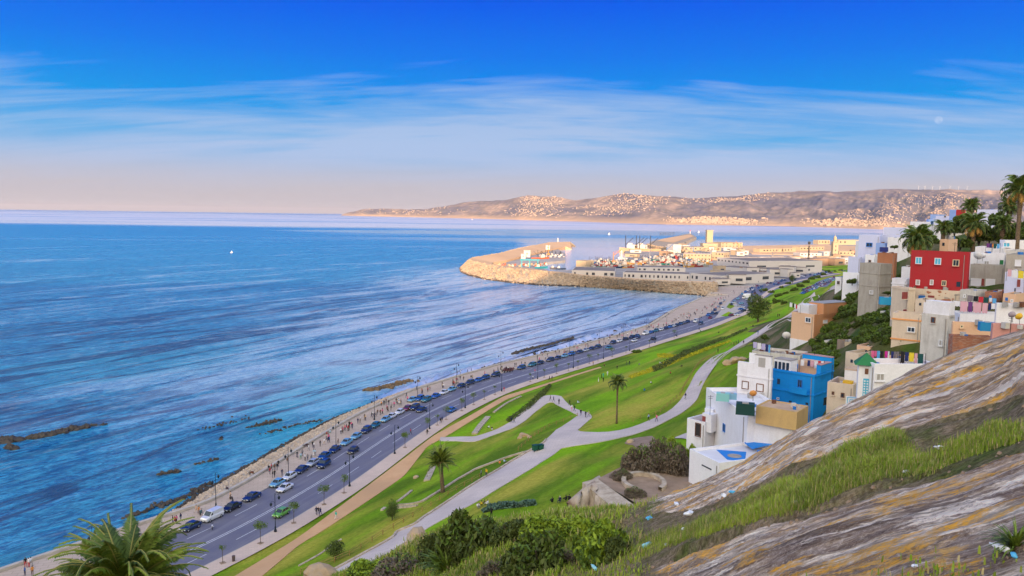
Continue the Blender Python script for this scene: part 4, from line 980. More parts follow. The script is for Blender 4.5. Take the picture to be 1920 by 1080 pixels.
# ------------------------------------------------------------------ port buildings
PLW = plaster('port white render', (.50, .47, .46), (.38, .33, .28), .3)
PLC = plaster('port cream render', (.38, .30, .21), (.38, .30, .2), .3)
M_RFG = mottled('grey flat roof', (.24, .20, .18), (.17, .145, .135), .06, .9, coord='World')
M_WIN = plain('dark window', (.04, .045, .06), .25, 0, .6)
M_BRN = mottled('brown rampart', (.30, .20, .145), (.22, .15, .11), .08, .9, coord='World')
def shed(name, pl, pr, yb, H, depth, wall, roof, label, cat='building', nwin=10, rows=1, z0=.0, yaw=None, para=.25, winh=.35, taper=None):
    """long low building: its near front stands on the ground between two photo columns"""
    a = P(pl, yb[0] if isinstance(yb, tuple) else yb, z0); b_ = P(pr, yb[1] if isinstance(yb, tuple) else yb, z0)
    d = b_-a; L = np.hypot(d[0], d[1]); rz = math.atan2(d[1], d[0]); o = empty(name, (a[0], a[1], z0-.3), rz, label=label, cat=cat)
    w_ = MB(); H2 = H+.3
    for p0, p1 in (((0, 0), (L, 0)), ((L, 0), (L, depth)), ((L, depth), (0, depth)), ((0, depth), (0, 0))):
        w_.poly([(*p0, 0), (*p1, 0), (*p1, H2), (*p0, H2)])
    t = .5
    for x0, x1, y0, y1 in ((0, L, 0, t), (0, L, depth-t, depth), (0, t, t, depth-t), (L-t, L, t, depth-t)):
        w_.poly([(x0, y0, H2), (x1, y0, H2), (x1, y1, H2), (x0, y1, H2)])
    for p0, p1 in (((t, t), (L-t, t)), ((L-t, t), (L-t, depth-t)), ((L-t, depth-t), (t, depth-t)), ((t, depth-t), (t, t))):
        w_.poly([(*p1, H2-para), (*p0, H2-para), (*p0, H2), (*p1, H2)])
    w_.build('wall', wall, o)
    MB().poly([(t, t, H2-para+.02), (L-t, t, H2-para+.02), (L-t, depth-t, H2-para+.02), (t, depth-t, H2-para+.02)]).build('roof', roof, o)
    if nwin:
        hw = H/rows*winh
        for r in range(rows):
            for k in range(nwin):
                if random.random() < .12: continue
                x = L*(k+.5)/nwin; z = H*(r+.55)/rows; ww = L/nwin*random.choice([.28, .34, .5])
                b = MB(); b.box((x, -.02, z+.3), (ww, .12, hw)); b.build('window', M_WIN, o)
        for k in range(3):
            b = MB(); b.box((L+.02, depth*(k+.5)/3, H*.55), (.12, depth*.12, hw)); b.build('window', M_WIN, o)
    return o
shed('port_warehouse', 1072, 1153, (520, 522), 7.2, 55, PLW, M_RFG, 'short white warehouse with a flat brown roof at the left end of the port row', nwin=7)
shed('port_warehouse', 1168, 1293, (524, 528), 7.0, 30, PLW, M_RFG, 'long white warehouse with a grey roof behind the breakwater, middle of the port row', nwin=16)
shed('port_warehouse', 1294, 1352, (528, 534), 8.2, 75, PLW, M_RFG, 'white warehouse with a dark grey roof at the right end of the port row', nwin=7)
shed('port_warehouse', 1195, 1285, (510, 511.5), 5.5, 30, PLW, M_RFG, 'second white warehouse with a grey strip roof behind the long one', nwin=10)
shed('cold_store', 1344, 1404, (503, 511), 13, 95, PLW, M_RFG, 'large two storey white building with a patched grey roof left of the blue yard', nwin=9, rows=2, winh=.28)
shed('market_hall', 1425, 1520, (516, 511), 6, 60, PLW, M_RFG, 'low white market hall with many grey roof strips right of the blue yard', nwin=14)
shed('market_hall', 1413, 1446, (526, 520), 5, 26, PLW, PLW, 'small plain white hall at the corner of the harbour road', nwin=4)
shed('office_block', 1452, 1500, (500, 499), 11, 26, PLW, M_RFG, 'pale office block behind the market hall', nwin=6, rows=2)
shed('rampart', 1515, 1572, (500, 498), 10, 22, M_BRN, M_RFG, 'brown brick rampart above the green lawn by the port', 'wall', nwin=0)
shed('harbour_hall', 1281, 1333, (488, 489.5), 9.5, 26, PLC, PLW, 'cream sunlit hall behind the fishing boats', nwin=8, rows=2)
shed('harbour_hall', 1334, 1357, (487, 488), 11, 26, PLC, PLW, 'cream block joined to the right end of the sunlit hall', nwin=4, rows=2)
shed('ferry_terminal', 1352, 1392, (464, 464), 10, 40, PLC, M_BRN, 'far cream ferry terminal with a reddish roof near the silo', nwin=6, rows=2)
shed('ferry_terminal', 1282, 1352, (470, 470.5), 6.5, 50, PLC, PLC, 'long low cream terminal building in front of the silo', nwin=8)
shed('quay_shed', 1080, 1098, (503, 504), 9, 20, PLC, PLC, 'white sunlit shed at the left end of the fishing quay', nwin=0)
shed('quay_shed', 1262, 1277, (474, 474), 14, 22, PLW, PLW, 'white sunlit block at the root of the second jetty', nwin=0)
shed('beach_pavilion', 1424, 1492, (473.5, 472), 6.5, 14, PLC, PLC, 'long cream building along the golden beach', nwin=12)
shed('beach_pavilion', 1500, 1545, (470, 469), 7, 18, PLC, PLC, 'cream building along the beach left of the minaret', nwin=8)
shed('quay_building', 1534, 1556, (458, 458), 10, 18, PLC, M_BRN, 'tan building on the far quay left of the minaret', nwin=4)
shed('quay_building', 1572, 1612, (459, 459), 12, 18, PLC, M_BRN, 'tan building on the far quay right of the minaret', nwin=5)
shed('seafront_house', 1573, 1600, (486, 486), 12, 16, PLC, PLC, 'pink cream house right below the minaret', nwin=4, rows=2)
shed('seafront_house', 1545, 1572, (484, 484), 10, 16, PLW, PLW, 'white house with awnings left below the minaret', nwin=4, rows=2)
shed('seafront_house', 1500, 1540, (487, 487), 10, 18, PLW, M_RFG, 'white row of shops behind the rampart', nwin=6, rows=2)
shed('seafront_house', 1575, 1612, (497, 497), 9, 18, PLW, PLW, 'white house beside the green lawn by the port', nwin=5)
# silo and minaret
q = P(1329, 464, .8)
s_ = empty('silo_tower', q, label='tall cream square tower rising behind the port halls', cat='tower')
MB().box((0, 0, 4), (30, 22, 9)).build('base', PLC, s_); MB().box((0, 0, 22), (12, 12, 24)).box((0, 0, 34.5), (13.4, 13.4, 1.6)).build('shaft', PLC, s_)
q = P(1564, 484, 3)
mn_ = empty('minaret', q, label='cream square minaret with a small lantern standing by the beach', cat='minaret')
MB().box((0, 0, 11), (7.5, 7.5, 24)).build('shaft', PLC, mn_); MB().box((0, 0, 24), (8.6, 8.6, 1.2)).build('balcony', PLC, mn_)
b = MB(); b.box((0, 0, 27.5), (3.6, 3.6, 6)); b.lathe([(2.1, 30.5), (1.7, 32), (.2, 33.4), (.15, 35.5), (0, 35.5)], n=8); b.build('lantern', PLC, mn_)
for k in range(3): MB().box((0, -3.8, 6+k*6), (1.4, .3, 2.2)).build('window', M_WIN, mn_)
M_MAST = plain('dark painted steel', (.035, .035, .04), .5, .3)
q = P(1515, 503, 2)
ms = empty('radio_mast', q, label='dark lattice mast with a ball top standing by the rampart', cat='mast')
b = MB()
for a in range(4): b.tube([(math.cos(a*1.57+.78)*1.2, math.sin(a*1.57+.78)*1.2, -1), (math.cos(a*1.57+.78)*.5, math.sin(a*1.57+.78)*.5, 27)], .22, 4)
for k in range(10): b.box((0, 0, k*2.7+1), (2.2-k*.12, 2.2-k*.12, .25), .78)
b.build('lattice', M_MAST, ms); MB().lathe([(0, 28), (1.5, 29), (1.7, 30.5), (1.1, 31.8), (0, 32)], n=8).build('ball', M_MAST, ms)
# second jetty
j = [(1214, 458), (1222, 452.5), (1240, 448), (1294, 437.5), (1306, 444.5), (1276, 456.5), (1290, 468), (1258, 466)]
ngon('jetty', [P(a, b, 3.5) for a, b in j], -5, M_BOULD, label='second far jetty with a boulder bank and a pale roadway', cat='jetty')
J0 = resample(np.array([P(a, b, 4) for a, b in [(1214, 459), (1230, 463), (1258, 467), (1290, 470)]]), 60)
blocks('boulders', M_BLK, J0-[0, 6, 4], J0+[0, 8, 1], 900, 2.0, None, 2, label='boulder bank along the near side of the second jetty', kind='stuff')
MB().poly([tuple(P(a, b, 3.9)) for a, b in [(1232, 451.5), (1243, 447.5), (1294, 439.5), (1300, 443), (1262, 455)]]).build('jetty_road', M_LITQ, kind='structure')
for px, py, H_, lab in [(1294, 438, 14, 'red and white beacon post at the tip of the second jetty'), (1046, 454, 10, 'small pale beacon at the tip of the long breakwater'), (1165, 484, 12, 'slim white lighthouse post on the fishing quay')]:
    q = P(px, py, 4); o = empty('beacon', q, label=lab, cat='beacon'); MB().lathe([(1.6, 0), (1.1, H_*.6)], n=8).build('shaft', PLW, o); MB().lathe([(1.3, H_*.6), (1.4, H_*.75), (.8, H_*.85), (0, H_)], n=8).build('lamp_housing', plain('beacon red', (.5, .05, .04), .5) if px > 1200 else PLW, o)
for k in range(9):
    q = P(1238+k*3.2, 441.5-k*.12, -3); b = MB(); b.tube([(0, 0, 0), (0, 0, 9)], .7, 5); b.box((0, 0, 9.5), (3.4, 3.4, 1.2)); b.build('mooring_post', M_MAST, loc=q, label='dark mooring post in the line of posts left of the second jetty', cat='post', group='mooring posts beside the second jetty')

# ------------------------------------------------------------------ boats
M_OC = objcol('painted hull', .5); M_WHB = plain('white cabin', (.42, .40, .39), .5); M_RED = plain('red paint', (.55, .07, .03), .5); M_TEAL = plain('teal net crane', (.02, .22, .30), .5)
def boat_proto(L, W_, H_, masts, seed):
    r = random.Random(seed); hull = MB(); n = 7; sec = []
    for i in range(n):
        t = i/(n-1); ww = W_/2*math.sin(min(1, .35+t*.9)*math.pi*.5)**1.0*(1-max(0, t-.55)**2*4.6); ww = max(ww, .05); sh = H_*(1+.35*max(0, t-.5)*1.6)
        sec.append((-L/2+L*t, ww, sh))
    for i in range(n-1):
        x0, w0, s0 = sec[i]; x1, w1, s1 = sec[i+1]
        for sg in (-1, 1):
            q = [(x0, sg*w0*.45, -.4), (x1, sg*w1*.35, -.4), (x1, sg*w1, s1), (x0, sg*w0, s0)]; hull.poly(q if sg < 0 else q[::-1])
        hull.poly([(x0, -w0, s0*.85), (x1, -w1, s1*.85), (x1, w1, s1*.85), (x0, w0, s0*.85)])
    x, w0, s0 = sec[0]; hull.poly([(x, -w0*.45, -.4), (x, -w0, s0), (x, w0, s0), (x, w0*.45, -.4)])
    o = bpy.data.objects.new('fishing_boat', None)
    parts = [('hull', hull.me('hull', M_OC))]
    c = MB(); cx = L*r.choice([-.25, .12]); c.box((cx, 0, H_+L*.06), (L*.24, W_*.62, L*.14)).box((cx+L*.03, 0, H_+L*.15), (L*.14, W_*.45, L*.06)); parts.append(('cabin', c.me('cabin', M_WHB)))
    m = MB()
    for k in range(masts): m.tube([(L*(.3-.45*k), 0, H_*.7), (L*(.3-.45*k), 0, H_+L*.42)], L*.008+.06, 4); m.tube([(L*(.3-.45*k), 0, H_+L*.12), (L*(.05-.45*k), 0, H_+L*.36)], L*.006+.05, 4)
    parts.append(('mast', m.me('mast', M_MAST))); return parts
BP = [boat_proto(18, 5, 2.2, 2, 1), boat_proto(12, 4, 1.6, 1, 2), boat_proto(24, 6.5, 3, 2, 5), boat_proto(7, 2.4, .9, 1, 4)]
def boat(kind, q, rz, colr, label, group=None, cat='fishing boat', name='fishing_boat', s=1):
    o = empty(name, q, rz, label=label, cat=cat, group=group); o.scale = (s, s, s)
    for nm, me_ in BP[kind]: c = link(nm, me_, o); c.color = (*colr, 1)
    return o
BC = [(.03, .10, .28), (.36, .36, .35), (.36, .07, .04), (.04, .22, .20), (.55, .30, .08), (.30, .05, .05), (.40, .35, .28), (.02, .05, .12)]
BN = ['blue', 'white', 'red', 'green', 'orange', 'dark red', 'cream', 'navy']
r_ = random.Random(12); cnt = 0
for row in range(9):
    for k in range(20):
        t = (k+r_.uniform(-.3, .3))/19; px = 1106+t*215+row*3; py = 503-row*2.45-(px-1106)*.012+r_.uniform(-.5, .5)
        if px > 1330 or (row > 5 and px < 1165+row*6): continue
        ci = r_.randrange(8); zone_ = 'left sunlit' if px < 1165 else ('middle' if px < 1245 else 'right shaded')
        boat(r_.choice([0, 0, 1, 2]), P(px, py, .1), r_.uniform(0, 6.28) if r_.random() < .3 else r_.choice([.4, 3.5])+r_.uniform(-.3, .3), BC[ci], f'small {BN[ci]} fishing boat packed into the {zone_} part of the fishing quay', f'{BN[ci]} fishing boats in the {zone_} part of the quay', s=r_.uniform(.55, .85)); cnt += 1
for k in range(16):
    px = 1012+k*3.0+r_.uniform(-1, 1); boat(r_.choice([0, 1]), P(px, 485.5-(k % 3)*2.5+r_.uniform(-.5, .5), -3), r_.uniform(1.2, 2.0), BC[r_.choice([4, 6, 1])], 'pale fishing boat moored in the rows on the inner side of the long breakwater', 'boats moored inside the long breakwater', s=1.0)
boat(2, P(1013, 487.5, -2), .35, (.65, .09, .02), 'orange red boat on the inner edge of the long breakwater', s=1.1)
boat(1, P(1052, 505, -3), .1, (.03, .05, .1), 'dark small boat in the narrow water between the two quays'); boat(1, P(1040, 504, -3), .3, (.1, .1, .12), 'dark boat nearest the breakwater root')
for px, lab in ((1190, 'large white ship with a tall funnel moored behind the fishing quay'), (1210, 'second large white ship moored left of the second jetty')):
    o = boat(2, P(px, 473.5, -3), 2.9, (.42, .30, .2), lab, cat='ship', name='ship', s=2.3)
boat(3, P(1168, 485, -3), .2, (.6, .6, .6), 'white launch with a mast at the end of the fishing quay', s=2.2)
# teal crane gantry on the near arm
q = P(993, 501, 2.2); o = empty('boat_lift', q, label='teal boat lift gantry on the breakwater', cat='gantry'); b = MB()
for x in (-9, 0, 9):
    for y in (-5, 5): b.box((x, y, 4), (1.1, 1.1, 8))
b.build('leg', M_TEAL, o); b = MB()
for y in (-5, 5): b.box((0, y, 8.4), (22, 1.3, 1.3))
for x in (-9, 9): b.box((x, 0, 8.4), (1.2, 10, 1.2))
b.build('beam', M_TEAL, o)
boat(0, P(1015, 503, 2.2), .1, (.02, .20, .28), 'teal hulled boat hauled out right of the boat lift', s=.8)
for px, py, s, lab in [(988, 482, 9, 'white cube building on the breakwater'), (981, 485, 6, 'small white hut left of the white cube on the breakwater'), (1027, 468, 7, 'white hut near the tip of the breakwater')]:
    q = P(px, py, 2.5); o = empty('hut', q, label=lab, cat='hut'); MB().box((0, 0, s/2), (s, s, s)).build('wall', PLW, o); MB().box((0, 0, s+.2), (s+.8, s+.8, .5)).build('roof', PLW, o); MB().box((0, -s/2-.03, s*.55), (s*.3, .1, s*.3)).build('window', M_WIN, o)
for k in range(26):
    px = 935+k*3.6+r_.uniform(-2, 2); q = P(px, 497.5+(k % 4)*1.1-(px-935)*.02, 1.9); sx = r_.uniform(1.5, 4)
    MB().box((0, 0, .8), (sx, 2.4, 1.7), 0, 0, .9).box((sx*.2, 0, 2.0), (sx*.4, 1.6, .8)).build('crate_stack', [plain('crate %d' % k, r_.choice([(.5, .35, .22), (.45, .12, .06), (.6, .5, .4), (.2, .2, .22)]))], loc=q, rz=r_.uniform(0, 3), label='small stack of crates and nets on the inner strip of the breakwater', cat='crates', group='crate stacks on the breakwater')
# lone sailboats
for px, py, s, lab in [(434, 474, .5, 'lone small sailing boat with a pale sail on the open sea'), (1142, 440, 1.2, 'tiny white sail left of the second jetty'), (885, 412, 2.2, 'tiny white ship far out under the cape'), (1310, 436, 1.3, 'tiny white boat just right of the second jetty tip')]:
    q = P(px, py, -3.4); o = boat(3, q, .4, (.7, .65, .6), lab, cat='boat', name='sailing_boat', s=s)
    MB().poly([(1.2, 0, 1.2), (-2.6, 0, 1.4), (1.1, 0, 7)]).poly([(1.4, .15, 1.2), (3.2, .1, 1.3), (1.3, .15, 6)]).build('sail', plain('sail cloth', (.75, .66, .6), .8), o)

# ------------------------------------------------------------------ far coast with its towns
RX = [640, 655, 680, 720, 760, 800, 830, 880, 940, 990, 1040, 1080, 1130, 1170, 1230, 1300, 1340, 1400, 1450, 1500, 1560, 1640, 1700, 1800, 1880, 1960, 2100, 2300]
RY = [403, 398, 392, 391, 393, 392, 387, 378, 376, 367, 369, 376, 369, 364, 367, 373, 370, 366, 362, 358, 361, 358, 355, 356, 358, 360, 366, 372]
BXp = [640, 900, 1100, 1250, 1480, 1650, 1900, 2300]; BYp = [404.4, 410, 416, 421, 424.5, 430, 434, 440]
RD = [640, 900, 1200, 1500, 1700, 2300]; RDv = [900, 2200, 3200, 4200, 4500, 4500]
def coast():
    pxs = np.linspace(640, 2300, 640); rows = 46; V = []
    for j in range(rows):
        t = j/(rows-1)
        for px in pxs:
            V.append((px, t))
    V = np.array(V); px, t = V[:, 0], V[:, 1]
    by = np.interp(px, BXp, BYp); ry = np.interp(px, RX, RY)-fbm(px*.06, px*0, 3, 2)*1.2
    base = np.array([P(a, b, -3.5) for a, b in zip(px, by)]); Dr = base[:, 1]+np.interp(px, RD, RDv)
    top = np.array([PD(a, b, c) for a, b, c in zip(px, ry, Dr)])
    azs = base[:, :2]*(1-t)[:, None]+top[:, :2]*t[:, None]; azs = azs+(0)
    # two spurs: front terraces rise first, then the main ridge
    k = .30*np.clip(t/.16, 0, 1)**.8*(.3+.4*fbm(px*.018, t*3, 3, 12)+.3)+.85*np.clip((t-.12)/.88, 0, 1)**1.15
    k = np.minimum(k+.10*fbm(px*.035, t*7, 4, 8)*np.sin(np.pi*t)+.05*fbm(px*.15, t*22, 3, 18)*np.sin(np.pi*t), 1)
    k = np.where(t > .985, 1, np.clip(k, 0, 1)); k = np.where(t == 0, 0, k)
    z = -5+(top[:, 2]+5)*k
    out = np.c_[azs, z]; return out.reshape(rows, len(pxs), 3), pxs
CO, cpx = coast()
nr2, nc2 = CO.shape[:2]; i = np.arange(nr2*nc2).reshape(nr2, nc2)
dropb = CO[-1]+[0, 1500, -600]
Vc = np.concatenate([CO.reshape(-1, 3), dropb]); Fc = np.stack([i[:-1, :-1].ravel(), i[:-1, 1:].ravel(), i[1:, 1:].ravel(), i[1:, :-1].ravel()], 1)
ii_ = np.arange(nc2)+nr2*nc2; Fc = np.r_[Fc, np.stack([i[-1, :-1], i[-1, 1:], ii_[1:], ii_[:-1]], 1)]
def hill_mat():
    m, t, b = pbr('far hills', (.2, .2, .15), 1, 0, .05)
    g = t.add('ShaderNodeNewGeometry'); p = g.outputs['Position']
    n = t.noise(t.mapping(p, sc=(.0014, .0007, .004)), 1.0, 7, .65, .4); n2 = t.noise(p, .006, 5, .7)
    c = t.ramp(n, [(.34, (.14, .13, .17)), (.46, (.20, .17, .19)), (.54, (.30, .225, .20)), (.64, (.46, .32, .25))])
    c = t.mix(t.mapr(n2, .4, .6, 0, .6), c, (.12, .12, .115))
    sp = t.add('ShaderNodeSeparateXYZ'); t.link(p, sp.inputs[0]); c = t.mix(t.mapr(sp.outputs[2], 10, 70, .75, 0), c, (.55, .36, .23))
    t.link(c, b.inputs['Base Color']); return m
link('hills', npmesh('hills', Vc, Fc, hill_mat(), True), kind='structure')
def coast_at(px, t):
    j = np.interp(px, cpx, np.arange(nc2)); j0 = min(int(j), nc2-2); a = j-j0; r = t*(nr2-1); r0 = min(int(r), nr2-2); b = r-r0
    return (CO[r0, j0]*(1-a)+CO[r0, j0+1]*a)*(1-b)+(CO[r0+1, j0]*(1-a)+CO[r0+1, j0+1]*a)*b
M_FARW = mottled('far white walls', (.37, .29, .25), (.28, .22, .19), .01, .9, coord='World'); M_FARR = plain('far flat roofs', (.50, .38, .31))
HB = []
for k in range(3):
    b = MB(); b.box((0, 0, .5), (1, 1, 1)); 
    if k: b.box((.15, 0, 1.12), (.45, .5, .28))
    if k == 2: b.box((.8, .1, .35), (.7, .8, .7))
    HB.append(b.me('far house', M_FARW))
CL_ = [(1240, 1440, .03, .16, 170, 'on the terraces above the far shore, middle of the bay'), (1490, 1700, .02, .13, 150, 'in the pale apartment quarter on the far right shore'), (960, 1060, .50, .95, 60, 'on the first hilltop of the cape'), (1120, 1260, .6, .96, 70, 'on the second hilltop of the cape'),
       (1270, 1480, .7, .95, 70, 'scattered along the far ridge'), (1640, 1880, .15, .75, 190, 'on the broad town slope at the right of the far coast'), (940, 1060, .1, .5, 50, 'scattered down the slope under the first hilltop'), (1060, 1240, .25, .6, 50, 'scattered on the slopes between the two hilltops'), (660, 900, .3, .95, 22, 'on the low cape at the left end of the coast'), (1560, 1700, .1, .3, 50, 'above the pale apartment quarter')]
pts_all = []
for a, b_, t0, t1, n_, lab in CL_:
    for k in range(n_*4):
        px = r_.triangular(a, b_, (a+b_)/2); t = r_.uniform(t0, t1); pts_all.append((px, t, lab, k < n_*.36))
ind = [p for p in pts_all if p[3]][:298]; rest = [p for p in pts_all if not p[3]]
def far_dims(px):
    D = coast_at(px, .2)[1]; u = D/1450
    return r_.uniform(1.6, 4.2)*u, r_.uniform(1.4, 3)*u, r_.uniform(.8, 1.9)*u
for px, t, lab, _ in ind:
    q = coast_at(px, t); w_, d_, h_ = far_dims(px)
    if 'apartment quarter on' in lab or 'terraces' in lab: w_ *= 1.7; h_ *= 1.7
    o = link('far_house', r_.choice(HB), loc=(q[0], q[1], q[2]-2), rz=r_.uniform(-.4, .4)-math.atan2(q[0], q[1]), label='tiny pale building '+lab, cat='house', group='pale buildings '+lab); o.scale = (w_, d_, h_+2)
b = MB()
for px, t, lab, _ in rest:
    q = coast_at(px, t); w_, d_, h_ = far_dims(px); b.box((q[0], q[1], q[2]+h_/2-1), (w_*.55, d_*.6, h_*.85+2), r_.uniform(-.5, .5))
b.build('far_town', M_FARW, kind='stuff', label='the rest of the tiny pale buildings spread over the far coast', cat='town')
for k, px in enumerate([1722, 1734, 1748, 1762, 1781, 1797, 1813]):
    q = coast_at(px, 1.0); o = empty('wind_turbine', (q[0], q[1], q[2]-5), label='tiny white wind turbine on the far right ridge', cat='wind turbine', group='wind turbines on the ridge')
    MB().tube([(0, 0, 0), (0, 0, 44)], [1.6, 1.0], 6).build('tower', M_WHB, o)
    b = MB(); a0 = k*1.1
    for j in range(3): a = a0+j*2.094; b.tube([(0, -3, 44), (math.cos(a)*20, -3, 44+math.sin(a)*20)], [.9, .3], 4)
    b.build('rotor', M_WHB, o)

# ------------------------------------------------------------------ shore: riprap, wet rocks, reefs
NW = 206; wd = np.interp(Wr[:, 1], [100, 122, 140, 165, 230, 285, 350, 430], [2.5, 3.2, 6, 11, 11, 8, 6, 6]); SWx = offset(Wr, 1.2)[:NW]; toe = offset(Wr, wd[:, None])[:NW]; midr = offset(Wr, (wd*.55)[:, None])[:NW]
toe = toe+np.stack([fbm(np.arange(len(toe))*.15, np.zeros(len(toe)), 3, 5)]*2, 1)*1.2
def rip(name, L0, L1, z0, z1, count, size, m, s0, s1, **kw):
    A = np.c_[L0, np.full(len(L0), z0)][s0:s1]; B = np.c_[L1, np.full(len(L1), z1)][s0:s1]; return blocks(name, m, A, B, count, size, None, .3, **kw)
sb = MB()
for a in range(len(SWx)-1):
    sb.poly([(*SWx[a], -.1), (*SWx[a+1], -.1), (*midr[a+1], -.9), (*midr[a], -.9)]); sb.poly([(*midr[a], -.9), (*midr[a+1], -.9), (*toe[a+1], -4.2), (*toe[a], -4.2)])
me_ = sb.me('embankment', M_STONE); fix_up(me_); link('embankment', me_, kind='structure')
M_RIP = leafmat('riprap stone', (.58, .47, .38), (.40, .32, .26), .2, .9, (.24, .19, .15))
rip('riprap', midr, toe, -.9, -3.3, 7000, .42, M_RIP, 0, 206, label='lower bank of pale riprap stones by the water', cat='stones', kind='stuff')
rip('riprap', SWx, midr, -.1, -.9, 9000, .36, M_RIP, 0, 206, kind='stuff', label='bank of pale riprap stones under the sea wall', cat='stones')
toe2 = offset(Wr, (wd+1.7)[:, None])[:NW]
rip('wet_rocks', toe, toe2, -3.0, -3.6, 5000, .40, M_DARKR, 0, 206, kind='stuff', label='dark wet rocks along the waterline under the riprap', cat='rocks')
def reef(name, pts, n_, size, label, spread=2.5, flat=.5, m=M_DARKR):
    L = resample(np.array([P(a, b, -3.4) for a, b in pts]), 60); o = rng.normal(0, spread, (60, 3))*[1, 1, .03]
    return blocks(name, m, L+o, L-o*.6, n_, size, None, .5, kind='stuff', label=label, cat='rocks')
reef('reef', [(0, 828), (25, 826)], 26, 1.7, 'dark round rocks in the water at the left edge of the photo', 1.8)
reef('reef', [(55, 822), (85, 818), (120, 808), (165, 801)], 120, 1.2, 'long dark reef in the water at the left', 1.0)
reef('reef', [(165, 799), (200, 795)], 22, .5, 'thin tail of the long dark reef', .6)
reef('reef', [(10, 838), (26, 841)], 10, 1.2, 'small dark rock just below the left reef', .5)
reef('reef', [(690, 732), (720, 727), (745, 720), (765, 714)], 170, 1.0, 'brown reef exposed in the shallows beside the promenade', 2.6, m=mottled('brown reef', (.20, .13, .07), (.1, .07, .045), .5, .9, bump=.5, coord='World'))
reef('reef', [(300, 889), (318, 886), (335, 884)], 60, .55, 'dark rock patch in the near shallows', .8)
reef('reef', [(365, 870), (385, 866), (410, 860)], 40, .38, 'thin line of dark rocks behind the near rock patch', .9)
reef('reef', [(470, 800), (495, 795), (520, 788)], 70, .55, 'scattered dark rocks in the blue shallows', 1.6)
reef('reef', [(500, 812), (540, 800), (600, 788)], 60, .42, 'string of low dark rocks parallel to the shore', 1.6)
reef('reef', [(380, 805), (420, 795), (470, 782)], 30, .4, 'sparse dark rocks farther out from the promenade', 2.0)
reef('reef', [(413, 822), (415, 825)], 6, .6, 'single dark rock standing alone in the shallows', .2)
reef('reef', [(960, 664), (990, 655), (1030, 646), (1075, 634)], 220, .9, 'dark weed covered reef edge beside the middle of the promenade', 1.0)
reef('reef', [(905, 690), (960, 678), (1000, 668), (1060, 655), (1120, 640), (1170, 625), (1220, 612)], 260, .75, 'scattered dark stones on the pale tidal flat', 4.5)
reef('reef', [(300, 950), (330, 938), (360, 925), (380, 912), (400, 905)], 150, .55, 'band of weedy rocks just off the near riprap', 1.4)
reef('reef', [(230, 972), (270, 960), (300, 945)], 50, .5, 'weedy rocks off the promenade behind the big palm', 1.0)
reef('reef', [(1240, 600), (1262, 583), (1276, 575)], 120, .8, 'dark rocks under the curved sea wall near the port', .8)
# pale tidal flat between reef and promenade
fl = [(640, 770), (668, 757), (700, 742), (760, 718), (800, 705), (860, 690), (905, 677), (960, 663), (1010, 652), (1080, 634), (1150, 612), (1200, 598), (1235, 592), (1238, 602), (1160, 627), (1052, 655), (945, 680), (860, 704), (773, 731), (700, 762), (660, 778)]
def flat_mat():
    m, t, b = pbr('wet tidal flat', (.5, .48, .5), .25, 0, .5); g = t.add('ShaderNodeNewGeometry'); p = g.outputs['Position']
    n = t.noise(t.mapping(p, rot=(0, 0, -.9), sc=(.25, .06, 0)), 1.0, 6, .65, .5); sp = t.add('ShaderNodeSeparateXYZ'); t.link(p, sp.inputs[0])
    near_ = t.mapr(sp.outputs[1], 215, 300, 1, 0)
    c = t.mix(t.mapr(n, .42, .58), (.70, .66, .70), (.36, .44, .58)); c = t.mix(t.math('MULTIPLY', near_, .75), c, (.06, .27, .52))
    at = t.add('ShaderNodeAttribute', attribute_name='edge'); t.link(c, b.inputs['Base Color']); t.link(t.mapr(t.math('ADD', at.outputs['Fac'], t.math('MULTIPLY', t.math('SUBTRACT', n, .5), 2.2)), .25, .75), b.inputs['Alpha']); bumpy(t, b, n, .15, .1); return m
def tidal():
    A = resample(np.array([P(a, b, -3.46)[:2] for a, b in fl[:15]]), 160); B = resample(np.array([P(a, b, -3.46)[:2] for a, b in fl[:14:-1]]), 160); v = []; e = []; f = []
    A[:, 0] += fbm(np.arange(160)*.13, np.zeros(160), 4, 3)*5; A[:, 1] += fbm(np.arange(160)*.17, np.ones(160), 4, 5)*5
    for j in range(9):
        for i in range(160): q = A[i]+(B[i]-A[i])*j/8; v.append((q[0], q[1], -3.46)); e.append(min(j/5, 1, i/22, (159-i)/6))
    for j in range(8):
        for i in range(159): f.append((j*160+i, j*160+i+1, (j+1)*160+i+1, (j+1)*160+i))
    me = mesh('tidal_flat', v, f, flat_mat()); a = me.attributes.new('edge', 'FLOAT', 'POINT'); a.data.foreach_set('value', e); fix_up(me); link('tidal_flat', me, kind='structure')
tidal()

